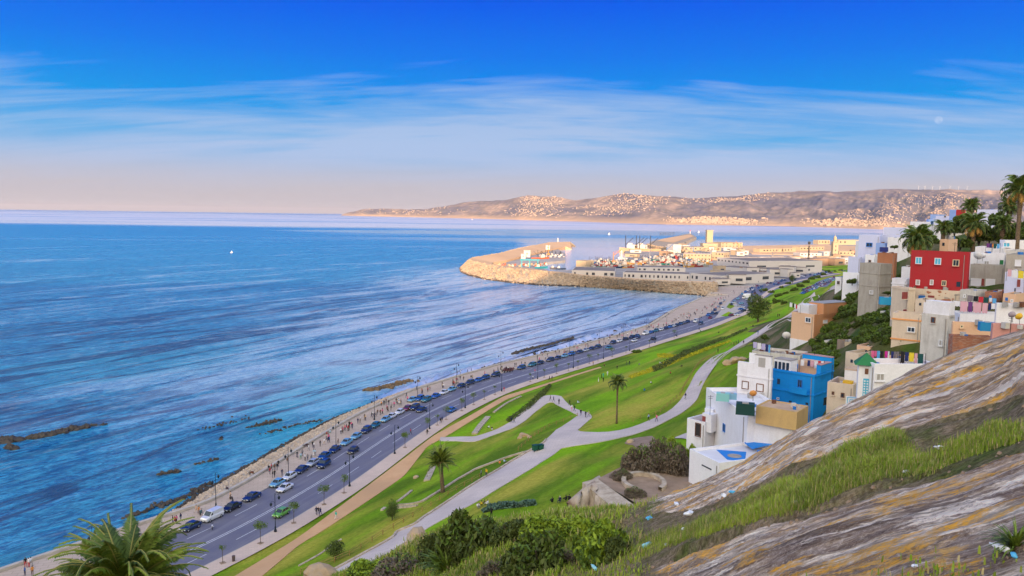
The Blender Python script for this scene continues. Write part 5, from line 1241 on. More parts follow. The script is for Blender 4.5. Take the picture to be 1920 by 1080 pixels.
r_ = random.Random(71); SK = []
for k in range(4):
    w_ = MB(); w_.box((0, 0, .5), (1, 1, 1)); f_ = MB(); f_.box((0, 0, 1.03), (1.04, 1.04, .06)); d_ = MB(); d_.box((.1, -.51, .45), (.4, .03, .3)); SK.append((w_.me('wall', [PLW, PLC, PLW, M_BRN][k]), f_.me('roof', [M_RFG, PLC, M_GRFP if False else M_RFG, M_RFG][k]), d_.me('window', M_WIN)))
for (x0, x1, y0, y1, n_, lab) in [(1405, 1520, 486, 505, 26, 'between the market halls and the beach'), (1290, 1400, 466, 480, 18, 'around the cream harbour halls'), (1520, 1612, 476, 498, 22, 'around the minaret and the rampart'), (1330, 1420, 508, 534, 12, 'around the harbour yard'), (1180, 1290, 462, 482, 14, 'at the root of the second jetty'), (1420, 1500, 508, 522, 10, 'along the harbour road')]:
    for k in range(n_):
        q = P(r_.uniform(x0, x1), r_.uniform(y0, y1), 1.2); i = r_.randrange(4); o = empty('harbour_shed', q, r_.uniform(-.6, .6), label='small flat roofed shed '+lab, cat='shed', group='sheds '+lab); o.scale = (r_.uniform(6, 20), r_.uniform(6, 14), r_.uniform(3.5, 8))
        for nm, me_ in zip(('wall', 'roof', 'window'), SK[i]): link(nm, me_, o)
TRM = None

M_CRANE = [plain('orange crane', (.60, .20, .04), .6), plain('grey crane', (.22, .22, .24), .6), plain('blue crane', (.04, .14, .34), .6)]
for k, (px, py, lab) in enumerate([(1150, 492, 'over the left part of the fishing boats'), (1218, 488, 'over the middle of the fishing boats'), (1300, 478, 'beside the cream harbour hall'), (1385, 470, 'by the far ferry terminal'), (1448, 490, 'behind the office block'), (1250, 478, 'at the root of the second jetty'), (1028, 478, 'on the long breakwater')]):
    q = P(px, py, 1.2); o = empty('harbour_crane', q, k*1.3, label='small harbour crane '+lab, cat='crane'); m_ = M_CRANE[k % 3]
    MB().box((0, 0, 1.2), (4, 4, 2.4)).build('base', m_, o); MB().tube([(0, 0, 2), (0, 0, 13)], [.6, .4], 5).build('mast', m_, o); MB().tube([(0, 0, 9), (11, 0, 17)], [.45, .25], 4).tube([(0, 0, 13), (11, 0, 17)], .15, 4).build('jib', m_, o)
# ------------------------------------------------------------------ houses of the old town
PL = {'white': plaster('whitewash', (.76, .745, .78), (.42, .37, .34), .34), 'lwhite': plaster('clean whitewash', (.82, .81, .85), (.54, .50, .50), .28), 'cream': plaster('cream render', (.68, .55, .42), (.36, .28, .2), .35),
      'blue': plaster('bright blue paint', (.008, .27, .72), (.02, .16, .42), .30, .7), 'paleblue': plaster('pale blue paint', (.30, .42, .74), (.2, .26, .4), .3), 'red': plaster('dark red paint', (.40, .028, .034), (.26, .05, .05), .5),
      'grey': plaster('raw grey render', (.42, .38, .33), (.20, .165, .14), .6), 'dirty': plaster('stained white render', (.60, .57, .53), (.26, .23, .20), .75), 'orange': plaster('orange render', (.62, .28, .13), (.5, .33, .22), .5),
      'peach': plaster('peach render', (.72, .46, .30), (.6, .42, .3), .4), 'ochre': plaster('ochre render', (.58, .39, .17), (.36, .24, .12), .4), 'pink': plaster('pink render', (.60, .30, .27), (.45, .26, .22), .4), 'lav': plaster('lavender whitewash', (.60, .62, .82), (.42, .42, .55), .3),
      'brown': plaster('old brown render', (.34, .25, .17), (.16, .12, .09), .7), 'terra': plaster('terracotta render', (.46, .19, .10), (.3, .14, .09), .5)}
def brickm():
    m, t, b = pbr('rough brick', (.3, .12, .08), .95, 0, .1); g = t.add('ShaderNodeNewGeometry'); p = g.outputs['Position']
    n = t.noise(p, 1.1, 5, .7); n2 = t.noise(t.mapping(p, sc=(1, 1, 6)), 1.6, 3, .5)
    c = t.mix(t.mapr(n, .38, .62), (.40, .17, .10), (.26, .11, .075)); c = t.mix(t.mapr(n2, .5, .62, 0, .5), c, (.44, .34, .27)); t.link(c, b.inputs['Base Color']); bumpy(t, b, n2, .5, .05); return m
PL['brick'] = brickm()
RF = {'grey': mottled('grey roof screed', (.36, .32, .30), (.25, .22, .20), .4, .95, coord='World'), 'white': mottled('white roof paint', (.70, .69, .74), (.58, .56, .6), .3, .85, coord='World'), 'red': mottled('red roof paint', (.40, .11, .12), (.30, .09, .10), .5, .8, coord='World'),
      'pink': mottled('pinkish roof', (.48, .28, .27), (.38, .22, .2), .5, .85, coord='World'), 'tan': mottled('tan roof', (.58, .40, .26), (.48, .32, .2), .6, .85, coord='World'), 'blue': plain('blue roof paint', (.012, .20, .62), .6), 'brown': mottled('brown roof', (.30, .235, .18), (.2, .15, .12), .4, .95, coord='World')}
M_GLASS = plain('window glass', (.03, .045, .07), .12, 0, .7); M_WFR = plain('white frame', (.72, .72, .74), .6); M_BFR = plain('brown frame', (.16, .07, .04), .6); M_BLF = plain('blue shutter', (.02, .16, .50), .6); M_GRF = plain('grey blind', (.36, .34, .32), .7); M_TQF = plain('turquoise shutter', (.08, .42, .62), .6); M_CRF = plain('cream frame', (.70, .58, .38), .6); M_REDF = plain('dark red shutter', (.26, .06, .055), .6)
M_ORB = plain('orange band', (.70, .30, .10), .7); M_GREEN = plain('green paint', (.02, .16, .05), .6)
ST = {'w': (M_WFR, M_GLASS), 'b': (M_BFR, M_GLASS), 'blue': (M_BLF, M_BLF), 'tq': (M_WFR, M_TQF), 'grey': (M_WFR, M_GRF), 'blind': (M_BFR, plain('closed white shutter', (.68, .67, .70), .7)), 'cream': (M_CRF, M_GLASS), 'red': (M_REDF, M_REDF), 'dark': (None, M_GLASS), 'door': (M_BFR, plain('dark doorway', (.035, .03, .03), .8)), 'bd': (M_BLF, M_GLASS), 'white': (M_WFR, plain('white panel', (.7, .69, .73), .7)), 'green': (None, M_GREEN)}
M_DUCT = plain('grey pipe', (.30, .27, .25), .6)
class House: pass
def house(label, pc, D, yt, H, pl, pr, th, wall='white', roof='grey', para=.9, wins=(), bands=(), name='house', wallR=None, cat='house', bandm=None, clutter=4):
    h = House(); th = R(th)
    C = PD(pc, yt, D); az = math.atan2(C[0], C[1]); vv = np.array([math.sin(az), math.cos(az)]); rr = np.array([math.cos(az), -math.sin(az)])
    dL = -rr*math.cos(th)+vv*math.sin(th); dR = rr*math.sin(th)+vv*math.cos(th); c2 = C[:2]
    def solve(px, d, py=yt+10):
        k = ray(px, py); k = k[0]/k[1]; return (k*c2[1]-c2[0])/(d[0]-k*d[1])
    LL = max(solve(pl, dL), .5); LR = max(solve(pr, dR), .5) if pr > pc+.5 else 6.0
    LR = min(LR, 40); O = c2+dL*LL; X_ = -dL; rz = math.atan2(X_[1], X_[0]); zt = C[2]; zb = zt-H
    o = empty(name, (O[0], O[1], zb), rz, label=label, cat=cat)
    h.o, h.LL, h.LR, h.H, h.zt, h.zb, h.O, h.X, h.Y, h.rz = o, LL, LR, H, zt, zb, O, X_, dR, rz
    def wpt(face, px, py):
        if face == 'F': s = solve(px, dL, py); g = c2+dL*s; return LL-s, zy(px, py, g[1])-zb
        s = solve(px, dR, py); g = c2+dR*s; return s, zy(px, py, g[1])-zb
    h.wpt = wpt
    t = .22; b = MB()
    W0 = [(0, 0), (LL, 0), (LL, LR), (0, LR)]
    for i in range(4):
        p0, p1 = W0[i], W0[(i+1) % 4]; b.poly([(*p0, 0), (*p1, 0), (*p1, H), (*p0, H)], 1 if (i == 1 and wallR) else 0)
    I0 = [(t, t), (LL-t, t), (LL-t, LR-t), (t, LR-t)]
    for i in range(4):
        p0, p1 = W0[i], W0[(i+1) % 4]; q0, q1 = I0[i], I0[(i+1) % 4]
        b.poly([(*p0, H), (*p1, H), (*q1, H), (*q0, H)]); b.poly([(*q1, H-para), (*q0, H-para), (*q0, H), (*q1, H)])
    b.build('wall', [PL[wall]]+([PL[wallR]] if wallR else []), o)
    if H > 5 and LL > 2.5:
        MB().tube([(LL*.93, -.07, .2), (LL*.93, -.07, H-.5)], .05, 5).build('drain_pipe', M_DUCT, o)
    MB().poly([(*p, H-para+.01) for p in I0]).build('roof', RF[roof], o); h.zr = H-para+.01
    for k, y in enumerate(bands):
        u, z = wpt('F', pc, y)
        bb = MB(); bb.box((LL/2, -.05, z), (LL+.2, .12, .22)); bb.box((LL+.05, LR/2, z), (.12, LR, .22)); bb.build('cornice', bandm or PL[wall], o)
    for w_ in wins:
        face, px, py, wp, hp, sty = w_[:6]; u, z = wpt(face, px, py); u2, z2 = wpt(face, px+wp, py); u3, z3 = wpt(face, px, py+hp)
        ww = abs(u2-u); hh = abs(z3-z); fr, pn = ST[sty]
        def plc(mb, uu, zz, a, c, out, th_=.06, m=0):
            if face == 'F': mb.box((uu, -out, zz), (a, th_, c), 0, m)
            else: mb.box((LL+out, uu, zz), (th_, a, c), 0, m)
        f = None
        if fr:
            m_ = MB(); e = max(.10, ww*.10)
            plc(m_, u-ww/2+e/2, z, e, hh, .05, .1); plc(m_, u+ww/2-e/2, z, e, hh, .05, .1); plc(m_, u, z+hh/2-e/2, ww-2*e, e, .05, .1); plc(m_, u, z-hh/2+e/2, ww-2*e, e, .05, .1)
            if sty not in ('door', 'blind', 'white') and ww > .7: plc(m_, u, z, e*.6, hh-2*e, .045, .09)
            f = m_.build('door' if sty == 'door' else 'window', fr, o)
            s_ = MB(); plc(s_, u, z-hh/2-.07, ww+.2, .1, .12, .22); s_.build('sill', PL[wall], f)
        p_ = MB(); plc(p_, u, z, ww*.86, hh*.86, .02, .05); p_.build('pane', pn, f or o)
    for k in range(clutter):
        x, y = random.uniform(.8, max(1, LL-.8)), random.uniform(.8, max(1, LR-.8)); s = random.uniform(.3, .7); 
        MB().box((x, y, h.zr+s/2), (s, s*.8, s), random.uniform(0, 2)).build('roof_clutter', random.choice([M_GRF, M_BLF, PL['dirty'], M_BFR]), o)
    return h
def at_roof(h, x, y, z=0): return (h.O[0]+h.X[0]*x*h.LL+h.Y[0]*y*h.LR, h.O[1]+h.X[1]*x*h.LL+h.Y[1]*y*h.LR, h.zb+h.zr+z)
def extra(h, nm, x0, x1, y0, y1, z0, z1, m, rm=None, parent=None):
    """a volume standing on the roof, fractions of the plan, metres up"""
    b = MB(); X0, X1, Y0, Y1 = x0*h.LL, x1*h.LL, y0*h.LR, y1*h.LR; b.box(((X0+X1)/2, (Y0+Y1)/2, h.zr+(z0+z1)/2), (X1-X0, Y1-Y0, z1-z0))
    o = b.build(nm, m, parent or h.o)
    if rm: MB().box(((X0+X1)/2, (Y0+Y1)/2, h.zr+z1+.04), (X1-X0+.15, Y1-Y0+.15, .08)).build('roof_edge', rm, h.o)
    return o

H = {}
H['blue'] = house('tall bright blue house with a roof terrace, three storeys, nearest the lawn', 1528, 114, 703, 12.5, 1448.5, 1562, 24, 'blue', 'grey', 1.1,
    [('F', 1460, 715, 6, 12, 'dark'), ('F', 1500, 719, 9, 15, 'bd'), ('F', 1459, 747, 5, 4, 'w'), ('F', 1482, 753, 6, 4, 'dark'), ('F', 1513, 757, 6, 5, 'dark'), ('R', 1547, 752, 7, 16, 'dark')], bands=(706, 742))
h = H['blue']; b = MB(); u, z = h.wpt('F', 1502, 733); b.box((u, -.45, z-.3), (2.6, .9, .12)).box((u, -.88, z+.15), (2.6, .06, .9)); b.build('balcony', PL['blue'], h.o)
extra(h, 'upper_wall', .30, 1.0, .86, 1.0, 0, 3.0, PL['blue'], RF['pink']); extra(h, 'upper_wall', .90, 1.0, .3, .86, 0, 2.3, PL['blue'], RF['pink']); extra(h, 'upper_room', .35, .86, .55, .86, 0, 2.3, PL['peach'])
w_ = extra(h, 'glazed_room', .01, .42, .02, .35, 0, 2.6, PL['lwhite'], RF['grey'])
for k in range(4): MB().box((h.LL*(.06+.095*k), h.LR*.02-.05, h.zr+1.65), (.42, .06, 1.2)).build('pane', M_GLASS, w_)
H['w2'] = house('white house joined to the left side of the blue house, with two closed framed windows', 1447, 113.5, 686, 12, 1383, 1449, 20, 'white', 'grey', .9,
    [('F', 1397.5, 722, 13, 15, 'blind'), ('F', 1425, 727, 14, 15, 'blind')], bands=(712,))
extra(H['w2'], 'upper_room', .5, .98, .1, .9, 0, 2.2, PL['white'], RF['grey']); extra(H['w2'], 'back_wall', .3, .5, .8, .9, 0, 2.4, PL['lwhite'])
h = H['w2']
for k in range(2): MB().box((h.LL*(.66+.1*k), h.LR*.1-.05, h.zr+1.2), (.5, .08, 1.4)).build('window', M_GRF, h.o)
H['w3b'] = house('white block under the flat ochre room, middle of the low white houses', 1402, 101, 779, 9, 1322, 1495, 68, 'lwhite', 'white', .5,
    [('F', 1335.5, 782, 5, 9, 'w'), ('F', 1358, 802, 4.5, 15, 'bd')])
H['ochre'] = house('flat ochre room standing on the low white houses', 1494.5, 97, 773, 2.4, 1417, 1515, 18, 'ochre', 'tan', .12, name='roof_room')
H['under'] = house('white wall under the flat ochre room', 1494.5, 97.6, 792, 6, 1400, 1513, 18, 'white', 'white', .2)
H['w3a'] = house('white terrace house with a red floor, leftmost of the low white houses', 1322, 112, 792, 7, 1288, 1352, 35, 'lwhite', 'red', 1.0, [('F', 1309, 806, 11, 26, 'door')])
extra(H['w3a'], 'upper_room', .55, 1.0, .45, 1.0, 0, 2.6, PL['lwhite']); extra(H['w3a'], 'stair_room', .75, 1.25, .1, .5, -.5, 2.2, PL['lwhite'])
MB().box((H['w3a'].LL*.85, H['w3a'].LR*.1-.05, H['w3a'].zr+1.1), (.55, .08, 1.3)).build('window', M_REDF, H['w3a'].o)
H['w3c'] = house('low white house with a blue patch painted on its roof by the rock', 1349, 93, 868, 8, 1292, 1505, 52, 'lwhite', 'white', .35, [('F', 1325, 876, 22, 3, 'dark')])
h = H['w3c']
MB().poly([(h.LL*.10, h.LR*.28, h.zr+.02), (h.LL*.75, h.LR*.18, h.zr+.02), (h.LL*.98, h.LR*.30, h.zr+.02), (h.LL*.45, h.LR*.52, h.zr+.02)]).build('blue_patch', RF['blue'], h.o)
MB().lathe([(0, .05), (.9, .05), (.9, .03)], (h.LL*.6, h.LR*.32, h.zr), 14).build('round_cover', RF['grey'], h.o)
MB().poly([(h.LL*.1, h.LR*.62, h.zr+.5), (h.LL*.55, h.LR*.55, h.zr+.5), (h.LL*.6, h.LR*.92, h.zr+1.1), (h.LL*.15, h.LR*.98, h.zr+1.1)]).build('blue_awning', RF['blue'], h.o)
H['laundry'] = house('grey white house with rubbish on its roof, behind the blue house', 1500, 140, 667, 8, 1409, 1514, 14, 'dirty', 'brown', .5, clutter=9)
H['orange'] = house('orange brick house with a white lower wall beside the dark hillside trees', 1527, 178, 590, 12, 1484, 1592, 38, 'peach', 'pink', 1.2, [('F', 1515.5, 600, 11, 10, 'w'), ('R', 1547, 603, 8, 6, 'white')], wallR='orange')
extra(H['orange'], 'upper_wall', .35, 1.0, .25, 1.0, 0, 3.6, PL['orange'], M_GRF); extra(H['orange'], 'white_room', .25, .72, .02, .3, 0, 3.2, PL['white'])
h = H['orange']; MB().box((h.LL/2, -.05, 3.8), (h.LL+.1, .2, 3.6)).box((h.LL+.05, h.LR/2, 3.8), (.2, h.LR, 3.6)).build('white_base', PL['white'], h.o)
H['old'] = house('old brown block with a grey roof and a white tank, left of the cream house', 1584, 137, 641, 13, 1569, 1668, 64, 'brown', 'grey', .4, wallR='cream', clutter=7)
H['cream2'] = house('cream house with stains below the old brown block', 1610, 118, 663, 9, 1585, 1662, 30, 'cream', 'tan', 1.3, [('F', 1597, 677, 5, 7, 'dark')])
H['creamtall'] = house('tall cream house with orange bands, left of the grey concrete tower house', 1727, 116, 590, 14, 1673, 1735, 12, 'cream', 'brown', 1.0, [('F', 1708.5, 618, 15, 10, 'w'), ('F', 1704, 652, 12, 9, 'dark')], bands=(602, 640), bandm=M_ORB)
H['creamup'] = house('upper cream house with a brown framed shutter, under the red house on its left', 1704, 131, 540, 12, 1672, 1716, 50, 'cream', 'grey', .7, [('R', 1696, 554, 10, 13, 'red'), ('R', 1696, 586, 6, 12, 'red')], bands=(543,))
H['conc'] = house('grey stained concrete tower house with one small window', 1778, 104, 592, 12, 1728, 1790, 26, 'dirty', 'grey', .6, [('F', 1750, 600, 8, 11, 'b'), ('F', 1764, 643, 7, 12, 'grey')])
extra(H['conc'], 'upper_room', .1, 1.0, .1, .9, 0, 2.4, PL['white'])
H['longwhite'] = house('long white house with a laundry terrace, right of the concrete tower', 1800, 110, 588, 10, 1779, 1932, 70, 'white', 'grey', 1.2, wallR='lwhite', clutter=8)
H['brick'] = house('bare brick house wall at the rock edge', 1787, 96, 629, 8, 1778, 1862, 72, 'brick', 'brown', .3, wallR='brick')
H['peachw'] = house('peach and white annexe above the brick wall', 1787, 101, 603, 6, 1784, 1862, 72, 'peach', 'grey', .3, [('R', 1803, 612, 6, 6, 'cream')], wallR='peach')
H['whitebox'] = house('plain white block at the right edge above the pink house', 1869, 100, 568, 8, 1866, 1945, 74, 'white', 'white', .4, wallR='lwhite')
H['pink'] = house('small pink house with a blue awning at the right edge by the rock', 1862, 88, 606, 5, 1858, 1945, 75, 'pink', 'pink', .5, wallR='pink')
H['red'] = house('dark red house with six windows standing above the cream houses', 1817, 131, 473, 9.5, 1708, 1819.5, 9, 'red', 'pink', .7,
    [('F', 1722.5, 488.5, 12, 13, 'tq'), ('F', 1758.5, 490, 12.5, 12.5, 'tq'), ('F', 1792.5, 493, 12.5, 12.5, 'cream'), ('F', 1721, 529.5, 8, 10, 'grey'), ('F', 1747, 529.5, 7, 10, 'grey'), ('F', 1770, 531, 9, 10, 'cream'), ('F', 1797, 533, 9, 11, 'dark')])
H['redbase'] = house('peeling cream wall with a blue window under the dark red house', 1800, 129.5, 546, 9, 1700, 1806, 9, 'cream', 'brown', .2, [('F', 1728.5, 559, 13, 10, 'blue'), ('F', 1746, 556, 12, 4, 'red')])
def peel(h, n_, x0, x1, z0, z1, m, seed):
    r = random.Random(seed); b = MB()
    for k in range(n_):
        cx, cz = h.LL*r.uniform(x0, x1), h.H*r.uniform(z0, z1); s = r.uniform(.10, .42); q = 7; a0 = r.random()*6
        b.poly([(cx+math.cos(a0+j*6.283/q)*s*r.uniform(.5, 1.3)*1.4, -.012-k*.0004, cz+math.sin(a0+j*6.283/q)*s*r.uniform(.4, 1.1)) for j in range(q)][::1])
    b.build('peeling_plaster', m, h.o).__setitem__('kind', 'stuff')
peel(H['red'], 46, .62, .99, .02, .24, plain('bare plaster', (.55, .40, .34), .9), 1); peel(H['red'], 30, .03, .6, .02, .24, plain('faded red', (.50, .15, .13), .9), 2)
peel(H['redbase'], 40, .02, .98, .35, .98, plain('bare brick showing', (.40, .17, .10), .9), 3); peel(H['redbase'], 30, .02, .98, .3, .95, plain('grey patch', (.40, .33, .27), .9), 4)
H['small'] = house('small white roof house under the concrete wall of the red house', 1764, 116, 570, 6, 1731, 1775, 20, 'white', 'brown', .5, [('F', 1753, 578, 20, 5, 'cream')])
H['greyblock'] = house('bare grey three storey block with dark bands left of the big palm', 1651, 160, 495, 14, 1612, 1672, 38, 'grey', 'brown', .6, [('F', 1634, 548, 7, 7, 'grey')], bands=(514, 538), wallR='grey', clutter=4)
H['wnarrow'] = house('cream white annexe between the grey block and the red house', 1700, 139, 523, 10, 1672, 1709, 25, 'white', 'grey', .8, [], bands=(533,))
H['wbox'] = house('white room on the annexe left of the red house', 1707, 142, 501, 4, 1690, 1710, 10, 'white', 'white', .3)
H['gw'] = house('grey house with white painted panels right of the red house', 1885, 134, 498, 11, 1819, 1890, 8, 'grey', 'grey', .5, [('F', 1830, 529, 20, 14, 'white'), ('F', 1857, 530, 18, 14, 'white'), ('F', 1843, 529, 5, 13, 'red'), ('F', 1842, 541, 46, 3, 'white')])
H['gwu'] = house('white upper floor with a green door behind the grey panelled house', 1884, 139, 476, 5, 1818, 1890, 6, 'white', 'grey', .5, [('F', 1878, 492, 8, 10, 'green'), ('F', 1850, 493, 10, 8, 'grey')])
H['gr'] = house('grey raw house with a white door at the right edge', 1925, 130, 478, 5, 1886, 1945, 8, 'grey', 'grey', .4, [('F', 1909, 493, 12, 12, 'white')])
H['lavr'] = house('lavender white house with hanging laundry at the right edge', 1925, 122, 512, 9, 1884, 1945, 8, 'lav', 'brown', .7, [('F', 1910, 531, 6, 14, 'red'), ('F', 1903, 545, 3, 11, 'dark')])
H['wtop'] = house('wide white house with turquoise framed windows at the top right', 1885, 150, 450, 7, 1874, 1945, 60, 'lwhite', 'white', .6, [('R', 1887, 459, 13, 9, 'tq')], wallR='lwhite')
H['wtop2'] = house('low white terrace house left of the wide white house', 1880, 148, 464, 5, 1828, 1890, 8, 'white', 'white', .7, clutter=5)
H['tower'] = house('small peach turret with a flat roof behind the red house', 1779, 150, 449, 6, 1762, 1795, 15, 'peach', 'pink', .1, [('F', 1769, 458, 5, 7, 'dark')], name='turret')
H['wl1'] = house('white town house with one dark blue window at the left end of the old town', 1650, 205, 441, 12, 1610, 1664, 20, 'lav', 'white', .8, [('F', 1630, 459, 12, 8, 'bd'), ('F', 1624, 482, 5, 7, 'tq'), ('F', 1631, 482, 5, 6, 'tq')])
H['wl2'] = house('pale blue room in front of the white town house', 1660, 196, 456, 8, 1642, 1664, 30, 'paleblue', 'white', .4, [('F', 1655, 468, 7, 5, 'blue')], name='house')
H['wl3'] = house('narrow white house below and left of the white town house', 1613, 205, 482, 10, 1590, 1617, 25, 'lav', 'white', .6)
H['wl4'] = house('lowest white house with ivy at the left end of the old town', 1611, 190, 512, 12, 1580, 1614, 22, 'lwhite', 'grey', .5)
H['wl5'] = house('white house with a brick trimmed roof left of the front palm', 1708, 190, 446, 6, 1664, 1714, 12, 'white', 'terra' if 'terra' in RF else 'brown', .6)
H['terra'] = house('terracotta walled roof with a blue tank left of the front palm', 1678, 172, 475, 6, 1645, 1682, 14, 'terra', 'brown', .3)
H['wl6'] = house('long lavender white wall far behind the front palm', 1700, 235, 427, 8, 1656, 1704, 10, 'lav', 'white', .5)
H['wl7'] = house('white and pale blue house with a small dark window left of the palm grove', 1752, 225, 416, 9, 1706, 1756, 15, 'white', 'white', .6, [('F', 1727, 424, 6, 6, 'b'), ('F', 1748, 418, 5, 7, 'bd')])
H['wl8'] = house('pale blue tower house left of the palm grove', 1741, 228, 411, 10, 1736, 1757, 70, 'paleblue', 'white', .4, wallR='paleblue')
H['wl9'] = house('white house with crenels on the skyline left of the palms', 1786, 215, 405, 9, 1754, 1795, 20, 'lav', 'white', .5, [('F', 1767, 419, 10, 4, 'grey'), ('F', 1772, 406, 4, 4, 'dark')])
H['wl10'] = house('bright blue and red topped house on the skyline', 1793, 208, 393, 9, 1780, 1810, 45, 'paleblue', 'red', .3, wallR='red')
H['wl11'] = house('long white house with dark windows behind the tall palms', 1878, 205, 393, 9, 1832, 1886, 8, 'lav', 'white', .5, [('F', 1860, 406, 7, 7, 'dark'), ('F', 1845, 400, 6, 5, 'dark'), ('F', 1873, 405, 6, 6, 'dark')])
H['wl12'] = house('pale house filling the gap under the skyline houses', 1830, 200, 425, 10, 1780, 1840, 12, 'dirty', 'brown', .5)
r_ = random.Random(17); k_ = 0
for pc, D, yt, H_, pl, pr, th, wl, rf, wh in [(1668, 150, 585, 6, 1650, 1676, 30, 'dirty', 'brown', 'under the turquoise roof light'), (1690, 128, 604, 8, 1668, 1700, 40, 'grey', 'grey', 'left behind the tall cream house'), (1690, 112, 672, 7, 1660, 1712, 30, 'peach', 'tan', 'behind the washing line terrace'), (1830, 124, 545, 6, 1800, 1850, 25, 'dirty', 'brown', 'under the grey panelled house, left one'), (1868, 122, 548, 6, 1846, 1892, 15, 'brick', 'terra2', 'under the grey panelled house, right one'), (1905, 118, 552, 6, 1880, 1930, 15, 'peach', 'pink', 'below the lavender house'), (1735, 122, 562, 6, 1716, 1752, 20, 'cream', 'grey', 'behind the small white roof house'), (1850, 142, 478, 6, 1826, 1870, 15, 'lav', 'white', 'behind the white upper floor'), (1905, 140, 470, 6, 1884, 1930, 12, 'dirty', 'grey', 'above the grey raw house'), (1640, 182, 478, 10, 1622, 1652, 25, 'lwhite', 'white', 'below the white town house'), (1690, 200, 440, 8, 1668, 1700, 18, 'lav', 'white', 'left of the brick trimmed house'), (1730, 215, 424, 8, 1700, 1742, 16, 'lwhite', 'grey', 'under the pale blue tower'), (1775, 205, 422, 8, 1752, 1790, 20, 'white', 'grey', 'under the crenelled house'), (1812, 212, 400, 8, 1796, 1832, 15, 'white', 'white', 'behind the skyline palm'), (1760, 235, 402, 6, 1744, 1772, 20, 'paleblue', 'white', 'topmost behind the crenelled house'), (1622, 212, 452, 8, 1604, 1632, 30, 'white', 'white', 'at the left end of the upper row'), (1578, 215, 520, 8, 1566, 1590, 25, 'white', 'grey', 'at the very left foot of the old town'), (1560, 160, 640, 5, 1545, 1574, 30, 'dirty', 'brown', 'half hidden in the thicket'), (1632, 122, 650, 8, 1606, 1650, 25, 'peach', 'tan', 'between the old block and the tower'), (1664, 118, 664, 7, 1646, 1690, 20, 'ochre', 'tan', 'right of the stained cream house')]:
    wins_ = [('F', pc-(pc-pl)*f_, yt+r_.uniform(8, 13), 5, 6, r_.choice(['b', 'dark', 'w', 'grey', 'blue'])) for f_ in ((.3, .7) if pc-pl > 22 else (.5,))]
    house(f'small {dict(dirty="stained", grey="grey", peach="peach", brick="brick", cream="cream", lav="lavender white", lwhite="white", white="whitewashed", paleblue="pale blue", ochre="ochre")[wl]} house {wh}', pc, D, yt, H_, pl, pr, th, wl, 'brown' if rf == 'terra2' else rf, .6, wins_)
# white house with the green roofed tower
H['tw'] = house('white house with a laundry terrace at the rock edge', 1640, 88, 682, 9, 1611, 1757, 62, 'lwhite', 'pink', .75, [('R', 1650, 707, 16, 14, 'grey')], wallR='lwhite')
H['yel'] = house('small cream house with a yellow wall and dark red terrace beside the blue house', 1600, 101, 722, 8, 1551, 1616, 14, 'cream', 'red', .9, [('F', 1562, 737, 4.5, 6, 'b'), ('F', 1580, 741, 7, 9, 'b')])
extra(H['yel'], 'back_room', .5, 1, .4, 1, 0, 2.5, PL['white'], RF['tan']); extra(H['yel'], 'yellow_wall', .55, .9, .1, .3, 0, 1.2, plain('yellow paint', (.65, .38, .03), .7))
def tower():
    q = PD(1624, 690, 90); H_ = 11; w_ = 1.75; o = empty('house_tower', (q[0], q[1], q[2]-H_+.5), -.35, label='slim white tower with a green pyramid roof and a blue tile lattice', cat='tower')
    MB().box((0, 0, H_/2), (w_, w_, H_)).build('wall', PL['lwhite'], o)
    b = MB(); a = w_*.75; z = H_
    for i, j in (((-a, -a), (a, -a)), ((a, -a), (a, a)), ((a, a), (-a, a)), ((-a, a), (-a, -a))): b.poly([(*i, z), (*j, z), (0, 0, z+1.35)])
    b.poly([(-a, -a, z), (-a, a, z), (a, a, z), (a, -a, z)]); b.build('roof', M_GREEN, o)
    MB().box((0, -w_/2-.02, H_-.75), (.38, .08, .65)).build('window', M_BFR, o)
    t_ = MB().box((0, -w_/2-.015, H_-3.9), (.62, .05, 4.6)).build('tile_panel', M_TQF, o)
    for r in range(14):
        for c in range(2): MB().box((-.15+.3*c, -w_/2-.05, H_-1.9-r*.31), (.17, .04, .17), 0).build('tile', M_WFR, t_)
    for r in range(14): MB().box((w_/2+.02, -.55, H_-1.9-r*.31), (.04, .16, .18)).build('tile', M_BLF, t_)
tower()
q = PD(1602, 752, 91); o = empty('tiled_wall', q, -.35, label='white wall with a blue zigzag tile panel in front of the tower', cat='wall'); MB().box((0, 0, -1.2), (1.9, .25, 3.4)).build('wall', PL['lwhite'], o)
b = MB()
for k, s in enumerate((.78, .52, .26)): 
    for e in ((-s, 0, .07, 2*s), (s, 0, .07, 2*s), (0, s, 2*s, .07), (0, -s, 2*s, .07)): b.box((e[0], -.15-k*.003, e[1]-.35), (e[2], .04, e[3]))
b.build('tile_pattern', M_TQF, o)
